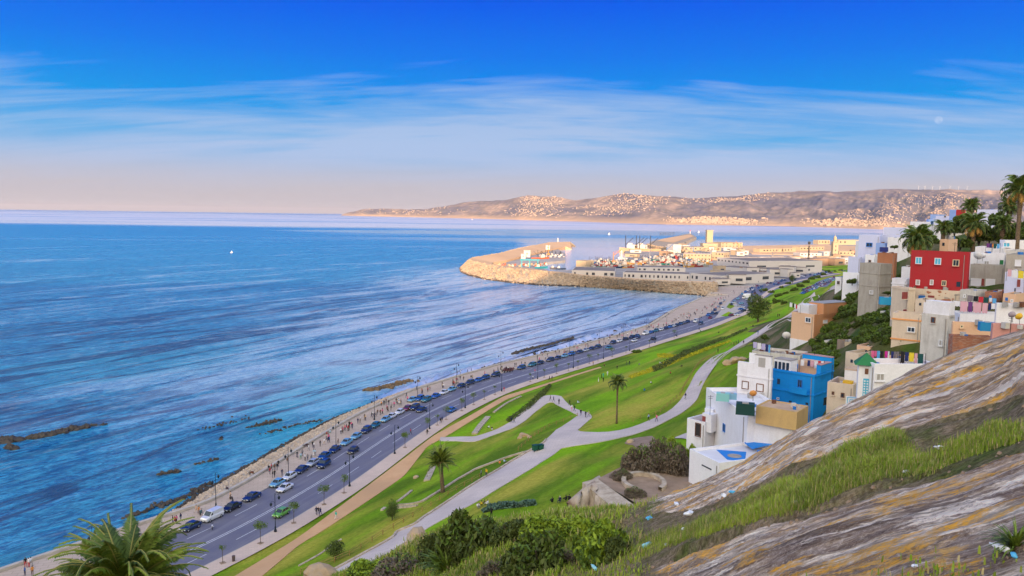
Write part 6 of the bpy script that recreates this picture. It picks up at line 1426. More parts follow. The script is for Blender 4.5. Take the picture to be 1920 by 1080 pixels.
# hill face of rubble between the houses on the right
# ------------------------------------------------------------------ washing lines, tanks, dishes
M_CL = objcol('cloth', .9); CLC = {'pink': (.62, .12, .26), 'light blue': (.10, .35, .65), 'black': (.015, .015, .02), 'magenta': (.55, .03, .30), 'white': (.68, .68, .74), 'navy': (.02, .03, .14), 'grey': (.18, .16, .18), 'yellow': (.65, .52, .04), 'pale pink': (.62, .36, .42), 'dark green': (.01, .07, .07), 'orange': (.62, .25, .05), 'red': (.5, .03, .05), 'purple': (.14, .04, .18), 'lilac': (.42, .38, .62)}
def cloth_me(w_, h_, seed):
    r = random.Random(seed); v = []; f = []; nx, nz = 6, 4
    for j in range(nz+1):
        for i in range(nx+1):
            x = -w_/2+w_*i/nx; z = -h_*j/nz*(1+.06*math.sin(i*2.1+seed)); y = .06*math.sin(i*1.9+seed)*(.3+j/nz); v.append((x, y, z))
    n = len(v); v += [(x, y+.025, z) for x, y, z in v]
    for j in range(nz):
        for i in range(nx): a = j*(nx+1)+i; f.append((a, a+nx+1, a+nx+2, a+1)); f.append((a+n, a+n+1, a+n+nx+2, a+n+nx+1))
    return mesh('cloth', v, f, M_CL, True)
def wash(label, p0, p1, D0, D1, items, post=True):
    A = PD(*p0, D0); B = PD(*p1, D1); d = B-A; L = np.linalg.norm(d[:2]); rz = math.atan2(d[1], d[0]); o = empty('washing_line', A, rz, label=label, cat='washing line')
    b = MB(); b.tube([(0, 0, 0), (L*.5, 0, d[2]*.5-.12), (L, 0, d[2])], .012, 4)
    b.build('line', M_MAST, o)
    for x, z in ((0, 0), (L, d[2])): MB().tube([(x, 0, z-1.9), (x, 0, z+.1)], .03, 5).build('pole', M_MAST, o)
    x = .1
    tot = sum(i[1] for i in items); k = (L-.2)/tot
    for j, (c, w_, h_) in enumerate(items):
        if c:
            g = link('garment', cloth_me(w_*k*.9, h_, j), o, (x+w_*k/2, 0, d[2]*(x+w_*k/2)/L-.03), label='%s cloth hung on the line' % c); g.color = (*CLC[c], 1)
        x += w_*k
wash('long washing line of bright clothes on the white house terrace by the rock', (1632, 657), (1688, 659), 93, 92, [('pink', 1, 1.0), ('pink', .8, .7), ('light blue', 1, .9), ('black', 1.1, 1.1), (None, .3, 0), ('magenta', 1, .8), ('white', .5, .9), (None, .5, 0), ('navy', .9, 1.2), ('grey', .7, 1.0), ('grey', .9, 1.1)])
wash('second washing line with yellow and dark green cloths right of the long line', (1687, 658), (1736, 664), 91, 90, [('black', 1.2, 1.4), ('navy', 1.1, 1.1), ('yellow', 1.5, 1.1), ('pale pink', .9, 1.2), ('dark green', 1.6, 1.3), ('white', .3, 1)])
wash('washing line with pale patterned sheets on the long white house', (1786, 563), (1868, 569), 112, 110, [('white', 1.4, .8), ('pale pink', 1.6, 1.5), ('purple', 1, 1.5), ('pale pink', 1.8, 1.5), ('pale pink', 1.2, 1.5), ('navy', .6, 1.0), ('white', .8, .8)])
wash('washing line behind the patterned sheets with a red cloth', (1812, 553), (1876, 560), 116, 115, [('grey', 1.2, .9), ('black', 1, .8), ('red', 1, .9), ('dark green', 1, .9), ('white', .6, .6), ('light blue', .8, .8), (None, .6, 0)])
wash('washing line with yellow and pink cloths across the lavender house at the right edge', (1888, 504), (1922, 508), 120, 119, [('pale pink', 1, 1.1), ('white', 1.4, 1.2), ('yellow', 1.4, 1.2)])
wash('striped white and blue cloths hanging on the grey white house', (1411, 640), (1446, 647), 135, 134, [('lilac', 1, 1.1), ('white', 1, 1.1), ('lilac', 1, 1.1), ('navy', .7, 1.3), ('light blue', .5, 1.4)])
wash('red and white clothes drying on the roof of the blue house', (1500, 674), (1546, 677), 118, 117, [('white', 1, .9), (None, .8, 0), ('navy', .8, .9), ('pale pink', 1, 1), ('white', 1, 1.2), ('red', .8, 1.1), ('white', .7, .8)])
wash('coloured washing on the low white terrace house at the top right', (1849, 456), (1876, 457), 146, 146, [('purple', 1, .8), ('navy', .8, .8), ('orange', .5, .7), ('dark green', 1, .9), ('light blue', 1, .9)])
wash('white and red washing on the roof of the orange brick house', (1480, 566), (1501, 573), 180, 178, [('white', 1, 1), ('black', .6, 1), ('white', .6, 1), ('red', .5, 1), ('white', 1, 1)])
def tank(label, px, py, D, s, m): 
    q = PD(px, py, D); b = MB(); b.box((0, 0, s*.45), (s*1.5, s, s*.9), 0, 0, .97); o = b.build('water_tank', m, loc=q, rz=-.3, label=label, cat='water tank'); MB().box((0, 0, s*.93), (s*.5, s*.5, s*.08)).build('lid', M_GRF, o)
tank('white square water tank on the old brown roof', 1646, 631, 142, 1.2, M_WFR); tank('teal tank on the roof of the terrace house', 1355, 751, 107, 1.2, plain('teal tank paint', (.22, .50, .50), .6)); tank('long pale blue tank beside the teal tank', 1372, 748, 107, .9, plain('pale blue tank paint', (.2, .4, .55), .6)); tank('dark blue tank on the terracotta roof', 1657, 472, 171, 1.1, plain('navy tank paint', (.02, .03, .18), .5)); tank('dark green tarpaulin box beside the ochre room', 1397, 776, 99.5, 1.6, plain('green tarpaulin', (.01, .05, .045), .8)); tank('blue barrel on the grey roof beside the white tank', 1651, 642, 138, .6, plain('blue barrel paint', (.02, .10, .45), .5)); tank('blue awning box on the pink house roof', 1850, 620, 93, 1.15, plain('blue canvas', (.02, .22, .45), .8)); tank('turquoise roof light behind the grey block', 1661, 571, 140, 1.5, plain('turquoise sheet', (.03, .32, .55), .6))
def dish(label, px, py, D, s, c):
    q = PD(px, py, D); o = empty('satellite_dish', q, random.uniform(-1.2, .4), label=label, cat='satellite dish'); b = MB(); b.lathe([(0, .12), (s*.5, .06), (s*.85, -.08), (s, -.25)], n=12); me_ = b.me('dish', plain('dish paint %d' % px, c, .5), True); me_.transform(Matrix.Translation((0, 0, s*1.3))@Matrix.Rotation(R(115), 4, 'X')); link('dish', me_, o); MB().tube([(0, 0, -.3), (0, .05, s*1.3)], .03, 4).tube([(0, 0, s*1.3), (0, -s*.9, s*1.4)], .015, 4).build('arm', M_MAST, o)
dish('orange satellite dish on the white roof by the ochre room', 1412, 748, 104, .5, (.6, .25, .06)); dish('yellow satellite dish on the pink house at the right edge', 1912, 604, 86, .42, (.65, .38, .03)); dish('white satellite dish on the white floor behind the panelled house', 1832, 491, 139, .8, (.6, .6, .6)); dish('grey dish seen edge on, on the pink house', 1898, 600, 88, .4, (.3, .25, .28)); dish('pale dish on the roof of the upper white house', 1842, 487, 139, .5, (.6, .6, .62)); dish('pale dish on the roof of the striped cloth house', 1474, 640, 146, .8, (.62, .6, .58))
# rubble and poles on rooftops
for k, (px, py, D, H_) in enumerate([(1332, 755, 108, 1.8), (1560, 700, 104, 2), (1735, 570, 118, 1.6), (1790, 466, 133, 1.8), (1799, 463, 134, 2.2), (1860, 470, 149, 1.6), (1706, 425, 230, 3), (1713, 430, 228, 3), (1895, 612, 87, 1.8), (1528, 655, 120, 1.2), (1620, 630, 140, 1.0)]):
    q = PD(px, py, D); MB().tube([(0, 0, -H_), (0, 0, H_*.6)], .035, 5).tube([(-.4, 0, H_*.5), (.4, 0, H_*.5)], .02, 4).tube([(-.3, 0, H_*.35), (.3, 0, H_*.35)], .02, 4).build('roof_aerial', M_MAST, loc=q, rz=k, label='thin aerial pole on ' + ['the terrace house', 'the small cream house', 'the concrete tower house', 'the red house roof, left one', 'the red house roof, right one', 'the top right white house', 'the long lavender wall, left one', 'the long lavender wall, right one', 'the pink house', 'the blue house', 'the old brown block'][k], cat='aerial')
# ------------------------------------------------------------------ vehicles
M_CAR = None
def car_paint():
    m, t, b = pbr('car paint', (.1, .1, .1), .28, .25, .5); oi = t.add('ShaderNodeObjectInfo'); t.link(oi.outputs['Color'], b.inputs['Base Color']); b.inputs['Coat Weight'].default_value = .6; b.inputs['Coat Roughness'].default_value = .08; return m
M_CAR = car_paint(); M_CGL = plain('car glass', (.015, .02, .028), .08, 0, .8); M_TYRE = plain('tyre rubber', (.02, .02, .02), .85); M_RIM = plain('wheel rim', (.38, .38, .40), .35, .7); M_HL = plain('headlight glass', (.75, .77, .8), .15, 0, .7); M_TL = plain('tail light', (.4, .01, .01), .3); M_BLK_ = plain('black trim', (.02, .02, .022), .6); M_PLATE = plain('number plate', (.7, .68, .6), .6)
def car_proto(kind):
    L, Wd, Hh, hood, deck, r0 = {'hatch': (4.0, 1.72, 1.46, .92, .98, 0), 'sedan': (4.5, 1.76, 1.44, .90, .98, 0), 'suv': (4.4, 1.82, 1.68, 1.05, 1.12, 0), 'van': (4.7, 1.85, 1.92, 1.15, 1.85, 0)}[kind]
    # stations x (front = -L/2 .. back), lower body height
    xs = {'hatch': [-2.0, -1.93, -1.1, -.95, 1.55, 1.92, 2.0], 'sedan': [-2.25, -2.15, -1.15, -1.0, 1.45, 2.15, 2.25], 'suv': [-2.2, -2.1, -1.2, -1.0, 1.75, 2.1, 2.2], 'van': [-2.35, -2.22, -1.55, -1.35, 2.1, 2.27, 2.35]}[kind]
    hs = [hood*.72, hood*.86, hood, hood*1.03, deck, deck*.97, deck*.8] if kind != 'van' else [.75, 1.0, 1.15, 1.2, 1.2, 1.2, 1.1]
    hw = [Wd*.40, Wd*.47, Wd*.5, Wd*.5, Wd*.5, Wd*.48, Wd*.43]; b = MB(); rings = []
    for x, h_, w_ in zip(xs, hs, hw):
        zb = .28 if abs(x) < L*.47 else .36
        rings.append([(x, -w_*.92, zb), (x, -w_, zb+.18), (x, -w_, h_*.78), (x, -w_*.86, h_), (x, w_*.86, h_), (x, w_, h_*.78), (x, w_, zb+.18), (x, w_*.92, zb)])
    for i in range(len(rings)-1):
        for k in range(8): b.poly([rings[i][k], rings[i][(k+1) % 8], rings[i+1][(k+1) % 8], rings[i+1][k]])
    b.poly(rings[0][::-1]); b.poly(rings[-1])
    # roof shell and glass house
    gx = {'hatch': [-.95, -.30, 1.15, 1.75], 'sedan': [-1.0, -.30, .85, 1.55], 'suv': [-1.0, -.40, 1.65, 2.0], 'van': [-1.45, -.85, 2.1, 2.28]}[kind]; z0 = hs[3]-.03; wt = Wd*.36; wb = Wd*.47; g = MB()
    if kind == 'van': wt = Wd*.43
    lo = [(gx[0], -wb*.92), (gx[3], -wb*.92), (gx[3], wb*.92), (gx[0], wb*.92)]; hi = [(gx[1], -wt), (gx[2], -wt), (gx[2], wt), (gx[1], wt)]
    zt = Hh-.05
    for i in range(4):
        a, c = lo[i], lo[(i+1) % 4]; d, e = hi[(i+1) % 4], hi[i]
        mt = 0
        if kind == 'van' and i in (0, 1, 2): mt = 1
        g.poly([(*a, z0), (*c, z0), (*d, zt), (*e, zt)], mt)
    rf = MB(); rf.poly([(*p, zt+.005) for p in hi]);
    cx = (gx[1]+gx[2])/2; rf.box((cx, 0, zt+.02), (gx[2]-gx[1]-.02, wt*2-.04, .05), 0, 0, .92)
    for i in range(4): rf.tube([(*lo[i], z0), (*hi[i], zt+.02)], .045, 4)
    if kind != 'van':
        for s in (-1, 1): rf.tube([((lo[0][0]+lo[1][0])/2+.05, s*wb*.93, z0), (cx, s*wt, zt)], .035, 4)
    if kind == 'van':
        for s in (-1, 1): g.poly([(-1.12, s*(wb*.93), 1.25), (-.55, s*(wb*.93), 1.25), (-.6, s*(wt+.035), zt-.22), (-.85, s*(wt+.035), zt-.25)], 0)
    parts = [('body', b.me('body', M_CAR, False), None), ('windows', g.me('windows', [M_CGL, M_CAR]), None), ('roof', rf.me('roof', M_CAR), None)]
    for x in (-L*.31, L*.31):
        for s in (-1, 1):
            w_ = MB(); w_.lathe([(0, -.1), (.33, -.1), (.34, 0), (.33, .1), (0, .1)], n=12); me_ = w_.me('wheel', M_TYRE, True); me_.transform(Matrix.Translation((x, s*(Wd*.5-.09), .33))@Matrix.Rotation(R(90), 4, 'X'))
            c = MB(); c.lathe([(0, .115), (.2, .11), (.21, .08)], n=10); mc = c.me('rim', M_RIM, True); mc.transform(Matrix.Translation((x, s*(Wd*.5-.09), .33))@Matrix.Rotation(R(-90*s), 4, 'X')); parts.append(('wheel', me_, ('rim', mc)))
    for s in (-1, 1):
        h_ = MB(); h_.box((-L/2+.09, s*Wd*.34, hood*.70), (.18, .34, .15)); parts.append(('headlight', h_.me('headlight', M_HL), None))
        h_ = MB(); h_.box((L/2-.07, s*Wd*.37, deck*.72 if kind != 'van' else .95), (.12, .22, .2 if kind != 'van' else .4)); parts.append(('tail_light', h_.me('tail light', M_TL), None))
        m_ = MB(); m_.box((gx[0]+.25, s*(Wd*.5+.08), z0+.06), (.12, .18, .12)); parts.append(('mirror', m_.me('mirror', M_CAR), None))
    h_ = MB(); h_.box((-L/2-.0, 0, .42), (.08, Wd*.6, .16)); parts.append(('grille', h_.me('grille', M_BLK_), None))
    h_ = MB(); h_.box((-L/2-.05, 0, .47), (.03, .5, .11)); parts.append(('number_plate', h_.me('number plate', M_PLATE), None))
    return parts
CP = {k: car_proto(k) for k in ('hatch', 'sedan', 'suv', 'van')}
CC = {'navy': (.012, .03, .10), 'black': (.01, .011, .014), 'light blue': (.16, .38, .55), 'white': (.72, .72, .74), 'green': (.16, .42, .04), 'dark blue': (.008, .06, .20), 'teal': (.02, .16, .24), 'dark red': (.20, .015, .02), 'silver': (.42, .45, .50), 'grey': (.13, .14, .16), 'blue': (.02, .12, .42)}
def car(kind, colr, x, y, z, rz, label, group=None, detail=True, name=None):
    o = empty(name or {'van': 'van', 'suv': 'car', 'hatch': 'car', 'sedan': 'car'}[kind], (x, y, z), rz, label=label, cat='van' if kind == 'van' else 'car', group=group)
    for nm, me_, sub in CP[kind]:
        if not detail and nm in ('grille', 'number_plate', 'mirror', 'tail_light', 'headlight'): continue
        c = link(nm, me_, o); c.color = (*CC[colr], 1)
        if sub and detail: link(sub[0], sub[1], c)
    return o
ORD = ['first', 'second', 'third', 'fourth', 'fifth', 'sixth', 'seventh', 'eighth', 'ninth', 'tenth', 'eleventh', 'twelfth', 'thirteenth', 'fourteenth', 'fifteenth', 'sixteenth', 'seventeenth', 'eighteenth', 'nineteenth', 'twentieth']
row = [(150, 1076, 'hatch', 'dark blue'), (357, 992, 'hatch', 'navy'), (398, 974, 'van', 'white'), (444, 957, 'sedan', 'black'), (483, 938, 'sedan', 'navy'), (531, 912, 'hatch', 'light blue'), (554, 899, 'hatch', 'white'), (577, 886, 'sedan', 'navy'), (603, 874, 'hatch', 'silver'), (615, 859, 'sedan', 'dark blue'), (635, 847, 'sedan', 'navy'), (650, 833, 'sedan', 'light blue'), (668, 822, 'hatch', 'light blue'), (682, 810, 'suv', 'navy'), (698, 800, 'hatch', 'teal'),
       (713, 789, 'hatch', 'light blue'), (726, 783, 'sedan', 'white'), (740, 775, 'hatch', 'white'), (755, 768, 'hatch', 'dark red'), (794, 752, 'suv', 'teal'), (806, 744, 'sedan', 'blue'), (820, 737, 'sedan', 'white'), (837, 731.5, 'hatch', 'light blue'), (854, 725, 'hatch', 'navy'), (869, 719, 'suv', 'navy'), (885, 713.5, 'hatch', 'blue'), (899, 709.5, 'suv', 'dark blue'), (920, 704, 'suv', 'navy'), (968.6, 690.5, 'suv', 'dark blue'), (988, 685, 'suv', 'teal'), (1003, 681, 'hatch', 'navy'), (1023, 676, 'suv', 'navy'), (1037, 672, 'hatch', 'navy'), (1049.5, 668.6, 'hatch', 'light blue'), (1062, 665, 'suv', 'blue'), (1080, 661, 'sedan', 'navy'), (1092, 658, 'hatch', 'silver'), (1103, 655, 'hatch', 'navy'), (1114, 652, 'suv', 'navy'),
       (1145, 644, 'suv', 'navy'), (1156, 640.5, 'sedan', 'white'), (1166, 637, 'hatch', 'black'), (1178, 633.5, 'suv', 'navy'), (1188, 631, 'hatch', 'dark blue'), (1202, 626.5, 'van', 'white'), (1214, 624, 'hatch', 'blue'), (1225, 621.5, 'suv', 'teal'), (1235, 619, 'hatch', 'white'), (1244, 616.5, 'hatch', 'navy'), (1252, 614.5, 'suv', 'blue'), (1259, 612.5, 'hatch', 'white'), (1266, 611, 'hatch', 'navy'), (1273, 609, 'suv', 'dark blue'), (1281, 607, 'hatch', 'grey'), (1288, 605, 'suv', 'navy')]
marks = ['behind the big palm', 'in front of the white van', '', 'behind the white van']
KN = {'hatch': 'hatchback', 'sedan': 'saloon', 'suv': 'tall car', 'van': 'van'}
lastwhite = None
for i, (px, py, kd, cn) in enumerate(row):
    q = P(px, py, 0.0); s, off = road_param(q[0], q[1]); c = road_at(s, 14.45); rz = road_dir(s)
    if i == 2: lab = 'white panel van parked at the promenade kerb near the big palm'
    elif i == 0: lab = 'dark blue car parked under the left fronds of the big palm'
    elif i == 1: lab = 'navy hatchback parked just ahead of the white van'
    elif i <= 19: lab = f'{cn} {KN[kd]} at the kerb, {ORD[i-3]} behind the white panel van'
    elif i <= 38: lab = f'{cn} {KN[kd]} at the kerb, {ORD[i-19]} beyond the stopped cluster of cars'
    else: lab = f'{cn} {KN[kd]} in the far kerb row, {ORD[i-39]} after the last gap'
    car(kd, cn, c[0], c[1], .005, rz, lab, 'vehicles parked along the promenade kerb', detail=i < 40)
for px, py, kd, cn, lab, flip, offv in [(549, 921.5, 'sedan', 'white', 'white saloon driving beside the parked light blue hatchback', 0, 11.2), (628, 877, 'suv', 'navy', 'dark people carrier driving beside the parked silver hatchback', 0, 11.4), (667, 849, 'hatch', 'black', 'dark hatchback driving alone in the middle lane', 0, 9.6), (535, 968, 'hatch', 'green', 'bright green small car on the near side of the road behind a lamp post', 0, 3.3),
        (775, 767, 'suv', 'navy', 'navy people carrier stopped beside the dark red hatchback', 0, 12.8), (789, 771, 'sedan', 'navy', 'navy saloon pulling out past the cluster of stopped cars', 0, 9.8), (770, 753, 'hatch', 'light blue', 'light blue car on the promenade side of the cluster', 0, 18.2), (782, 751, 'suv', 'blue', 'blue tall car in the middle of the cluster', 0, 16.8), (843, 771, 'hatch', 'blue', 'blue car alone at the park side kerb', 1, 1.2),
        (1151, 655, 'sedan', 'teal', 'greenish car driving past the far kerb row', 0, 9.6), (1201, 642, 'hatch', 'white', 'white car driving opposite the park bush', 0, 9), (1209, 636, 'hatch', 'navy', 'navy car beside the white car opposite the park bush', 0, 12), (1233, 638, 'hatch', 'black', 'black car in the near lane beyond the park bush', 1, 4), (1307, 604.5, 'van', 'white', 'white van turning towards the port', 0, 11), (1324, 609, 'suv', 'navy', 'navy car at the junction by the traffic island', 0, 6)]:
    q = P(px, py, 0); s, off = road_param(q[0], q[1]); c = road_at(s, offv); car(kd, cn, c[0], c[1], .005 if offv < 15.4 else .145, road_dir(s)+(math.pi if flip else 0), lab)
r_ = random.Random(5); ncar = 0
def farcar(px, py, rz, lab, grp, z=.02):
    global ncar
    q = P(px, py, z) if z is not None else hit(px, py); kd = r_.choice(['hatch', 'sedan', 'suv']); cn = r_.choice(['navy', 'white', 'light blue', 'silver', 'blue', 'dark blue', 'black', 'dark red'])
    car(kd, cn, q[0], q[1], q[2]+.02, rz, f'{cn} {KN[kd]} {lab}', f'{cn} {KN[kd]}s {grp}', detail=False); ncar += 1
for px, py in [(1327.8, 592), (1335.5, 589), (1340, 583), (1346.7, 577), (1351, 571), (1357.8, 565), (1332, 597), (1343, 589), (1355, 580)]: farcar(px, py, 1.1, 'in the row left of the traffic island', 'left of the traffic island')
for px, py in [(1376, 569), (1384, 575), (1389, 581), (1394, 584), (1381, 592), (1371, 592), (1390, 570)]: farcar(px, py, .6, 'right of the traffic island', 'right of the traffic island')
for k in range(64):
    s = r_.uniform(545, 1010); off = r_.choice([3, 6, 9, 12, 14.5]); c = road_at(s, off); kd = r_.choice(['hatch', 'sedan', 'suv', 'hatch']); cn = r_.choice(['navy', 'white', 'light blue', 'silver', 'blue', 'dark blue', 'black', 'dark red'])
    car(kd, cn, c[0], c[1], .02, road_dir(s), f'{cn} {KN[kd]} in the distant traffic queue beside the port', f'{cn} {KN[kd]}s in the distant traffic queue', detail=False)
A_, B_ = np.array([1506, 549.]), np.array([1566, 523.])
patch('car_park', [(1496, 552), (1508, 540), (1530, 529), (1562, 518), (1574, 519), (1560, 528), (1534, 540), (1515, 553)], M_ROAD, .12, kind='structure')
for k in range(38):
    t = (k//2+r_.uniform(-.2, .2))/19; p = A_+(B_-A_)*t+np.array([0, [-3.6, 2.2][k % 2]]); farcar(p[0], p[1], 1.0, 'in the packed car park on the green slope', 'in the packed car park on the green slope', None)
for k in range(16): farcar(r_.uniform(1366, 1412), r_.uniform(512, 530), r_.uniform(0, 3), 'in the blue yard beside the cold store', 'in the yard beside the cold store')
q = P(1399, 560, .05); o = empty('truck', q, .7, label='white box truck standing at the junction beside the round tree', cat='truck')
MB().box((.8, 0, 2.3), (6, 2.4, 2.9)).build('box', M_WFR, o); MB().box((-3.1, 0, 1.5), (1.7, 2.3, 2.1), 0, 0, .9).build('cab', M_CAR, o).color = (.6, .6, .6, 1); MB().box((-3.85, 0, 2.0), (.12, 2.0, .8)).build('windscreen', M_CGL, o)
for x in (-2.9, 2.6):
    for s in (-1, 1): w_ = MB(); w_.lathe([(0, -.14), (.48, -.14), (.48, .14), (0, .14)], n=10); me_ = w_.me('wheel', M_TYRE); me_.transform(Matrix.Translation((x, s*1.05, .48))@Matrix.Rotation(R(90), 4, 'X')); link('wheel', me_, o)
# motorbikes / scooters
def bike(x, y, z, rz, c, label, group=None):
    o = empty('motorbike', (x, y, z), rz, label=label, cat='motorbike', group=group)
    for xx_ in (-.62, .62):
        w_ = MB(); w_.lathe([(.18, -.05), (.30, -.05), (.31, 0), (.30, .05), (.18, .05)], n=12); me_ = w_.me('wheel', M_TYRE); me_.transform(Matrix.Translation((xx_, 0, .31))@Matrix.Rotation(R(90), 4, 'X')); link('wheel', me_, o)
    b = MB(); b.box((.1, 0, .55), (.9, .26, .3), 0, 0, .8).box((.3, 0, .78), (.6, .26, .12)); b.build('body', plain('bike paint '+label[:6], c, .4), o)
    b = MB(); b.tube([(-.62, 0, .3), (-.42, 0, 1.0)], .04, 5).tube([(-.42, -.3, 1.02), (-.42, .3, 1.02)], .025, 5); b.build('handlebar', M_BLK_, o)
BK = [(398, 990, (.5, .5, .55), 'pale motorbike with a rider passing the white van'), (377, 964, (.03, .12, .12), 'dark green motorbike standing on the promenade behind the white van'), (434, 938, (.04, .03, .03), 'dark motorbike on the promenade by the kerb behind the black saloon'), (426, 920, (.06, .03, .03), 'dark motorbike parked against the sea wall near the first lamp'), (302, 970, (.05, .04, .03), 'dark motorbike leaning at the sea wall behind the palm'), (472, 890, (.15, .05, .02), 'brown motorbike on the sea wall under the riprap'), (573, 838, (.06, .03, .04), 'dark motorbike at the sea wall before the second lamp')]
for px, py, c, lab in BK: q = P(px, py, .15); bike(q[0], q[1], .15 if px != 398 else .0, 1.1+px*.01, c, lab)
for k in range(12): q = P(944+k*1.6, 697.5-(k % 3)*2.2, .15); bike(q[0], q[1], .15, .8, (.12, .03, .03), 'dark motorbike in the tight row of bikes parked on the middle promenade', 'motorbikes parked in a row on the middle promenade')

# ------------------------------------------------------------------ street lamps
M_LAMP = plain('dark green cast iron', (.012, .022, .035), .45, .3); M_LGL = plain('frosted lamp glass', (.35, .36, .36), .3)
def lamp_parts(Hh):
    b = MB(); b.lathe([(0, 0), (.28, 0), (.26, .35), (.16, .5), (.15, .95), (.09, 1.1)], n=8); base = b.me('base', M_LAMP, True)
    p = MB().tube([(0, 0, 1.0), (0, 0, Hh)], [.075, .05], 6).me('pole', M_LAMP)
    out = [('base', base), ('pole', p)]
    for s, hz_ in ((-1, Hh-.25), (1, Hh-1.9)):
        a = MB().tube([(0, 0, hz_), (s*.35, 0, hz_+.28), (s*.8, 0, hz_+.2), (s*.95, 0, hz_-.05)], .03, 5).me('arm', M_LAMP); out.append(('arm', a))
        l = MB(); l.lathe([(0, 0), (.10, 0), (.24, -.22), (.26, -.34), (.12, -.62), (.1, -.68), (0, -.68)], (s*.95, 0, hz_-.05), 8); out.append(('lantern', l.me('lantern', M_LAMP, True)))
    return out
LPM = lamp_parts(7.4)
def lamp(x, y, z, rz, label, group):
    o = empty('street_lamp', (x, y, z), rz, label=label, cat='street lamp', group=group)
    for nm, me_ in LPM: link(nm, me_, o)
RL = [(350, 1105), (522, 998), (666, 913), (745, 851), (804, 804), (868, 764.6), (936, 733), (1006.5, 710), (1073.4, 690), (1132, 673), (1181, 658), (1228, 643), (1272, 631), (1312, 618)]
wh = ['beyond the left bottom corner', 'behind the green car', 'opposite the big park palm', 'above the tan path bend', 'by the person at the path junction', 'opposite the long curb lawn', 'before the hairpin path', 'opposite the couple on the tan path', 'above the hairpin path', 'at the end of the tan path', 'just before the park bush', 'just after the park bush', 'second after the park bush', 'third after the park bush']
for i, (px, py) in enumerate(RL):
    if i == 0: continue
    q = P(px, py, .14); s, _ = road_param(q[0], q[1]); c = road_at(s, -.9); lamp(c[0], c[1], .14, road_dir(s)+math.pi/2+.0, 'dark street lamp on the park side pavement '+wh[i], 'lamps along the park side pavement')
SL = [(175, 1068), (405, 952.5), (541, 899), (630, 840), (702, 787), (783, 746.5), (855.6, 719), (938.8, 693), (1007, 682), (1068, 660), (1123, 648.4), (1168.8, 634), (1211.4, 622), (1250, 611)]
wh = ['at the tip of the big palm', 'behind the white van', 'behind the white hatchback', 'beside the strolling pair', 'before the row of white cars', 'inside the car cluster', 'above the navy parked cars', 'at the motorbike row', 'by the pink dressed group', 'beyond the pink dressed group', 'at the weed covered reef', 'before the far kerb row', 'in the far kerb row', 'nearest the port']
for i, (px, py) in enumerate(SL):
    q = P(px, py, .14); lamp(q[0], q[1], .14, 2.6, 'dark double lantern lamp on the promenade '+wh[i], 'lamps along the promenade')

# ------------------------------------------------------------------ street trees
def tree_mesh(n, size, rx, rz_, zc, seed, mats, clumps=12, split=.35):
    V, Fq = leaf_cloud(n, size, (rx, rx, rz_), seed, .2, clumps, .35, .40); r = np.random.default_rng(seed+5)
    V = V.reshape(-1, 4, 3); fl = r.uniform(size=n) < .42; V[fl, :, 2] *= -.75; V = V.reshape(-1, 3); V[:, 2] += zc; return npmesh('tree leaves', V, Fq, mats, False, (r.uniform(size=n) < split).astype(int))
M_STL = leafmat('street tree leaves', (.05, .085, .016), (.10, .15, .025), 1.5, .6)
TM = [tree_mesh(900, .11, 1.35, 1.15, 3.3, 21, (M_LEAFM, M_STL)), tree_mesh(620, .10, 1.1, 1.0, 3.1, 22, (M_LEAFM, M_STL), 8), tree_mesh(300, .09, .7, .6, 2.7, 23, (M_LEAFM, M_STL), 6)]
b = MB(); b.tube([(0, 0, 0), (.03, .02, 1.6), (-.05, .05, 2.9)], [.06, .045, .02], 5).tube([(.02, 0, 1.9), (.5, .2, 3.1)], [.03, .01], 4).tube([(.02, 0, 2.0), (-.45, -.3, 3.2)], [.03, .01], 4); TRK = b.me('trunk', M_BARK)
TP_ = MB().box((0, 0, .02), (.9, .9, .05)).me('tree pit', M_DIRT)
trees = [(417, 1023, 2), (488, 988, 0), (547, 951, 0), (602, 918, 0), (645, 898, 1), (757, 817, 0), (796, 789, 1), (815.6, 777, 2), (832.6, 767, 1), (859, 751, 1), (880, 740, 1), (900, 731, 2), (926, 723, 2), (994, 700, 2), (1019.7, 692, 2), (1044, 685.7, 1), (1066, 681, 2), (1084, 676, 2), (1105, 668, 1), (1119, 663, 2), (1143, 655, 1), (1174, 649, 2), (1220, 638, 2), (1264.5, 621.5, 1)]
tl = ['tiny sapling nearest the bottom edge', 'leafy young tree between the near lane and the green car', 'leafy young tree hiding the rear of the green car', 'rounded young tree over the lane behind the three walkers', 'flat topped young tree opposite the people carrier', 'dense young tree below the dark driving hatchback', 'young tree left of the lamp at the path junction', 'thin sapling right of the path junction lamp', 'young tree beside the lone blue car', 'first round sapling beyond the lone blue car', 'second round sapling beyond the lone blue car', 'small sapling before the couple', 'thin sapling opposite the navy parked cars', 'thin sapling beyond the motorbike row', 'thin sapling opposite the long reef', 'small round sapling opposite the pink dressed group', 'thin sapling in front of the hairpin path', 'tiny sapling at the lane line', 'dark sapling at the end of the tan path', 'thin sapling above the tan path end', 'young tree at the greenish car', 'thin sapling before the park bush', 'thin sapling behind the park bush', 'dark young tree nearest the port junction']
for (px, py, k), lab in zip(trees, tl):
    q = P(px, py, 3.2); s, off = road_param(q[0], q[1]); c = road_at(s, min(max(off, -3.2), -1.4)); o = empty('street_tree', (c[0], c[1], .14), px, label=lab, cat='tree', group='young street trees on the park side pavement'); link('crown', TM[k], o); link('trunk', TRK, o); link('tree_pit', TP_, o)
for k, (px, py) in enumerate([(700, 885), (721, 862), (735, 870), (585, 965), (779, 820), (683, 902)]): pass

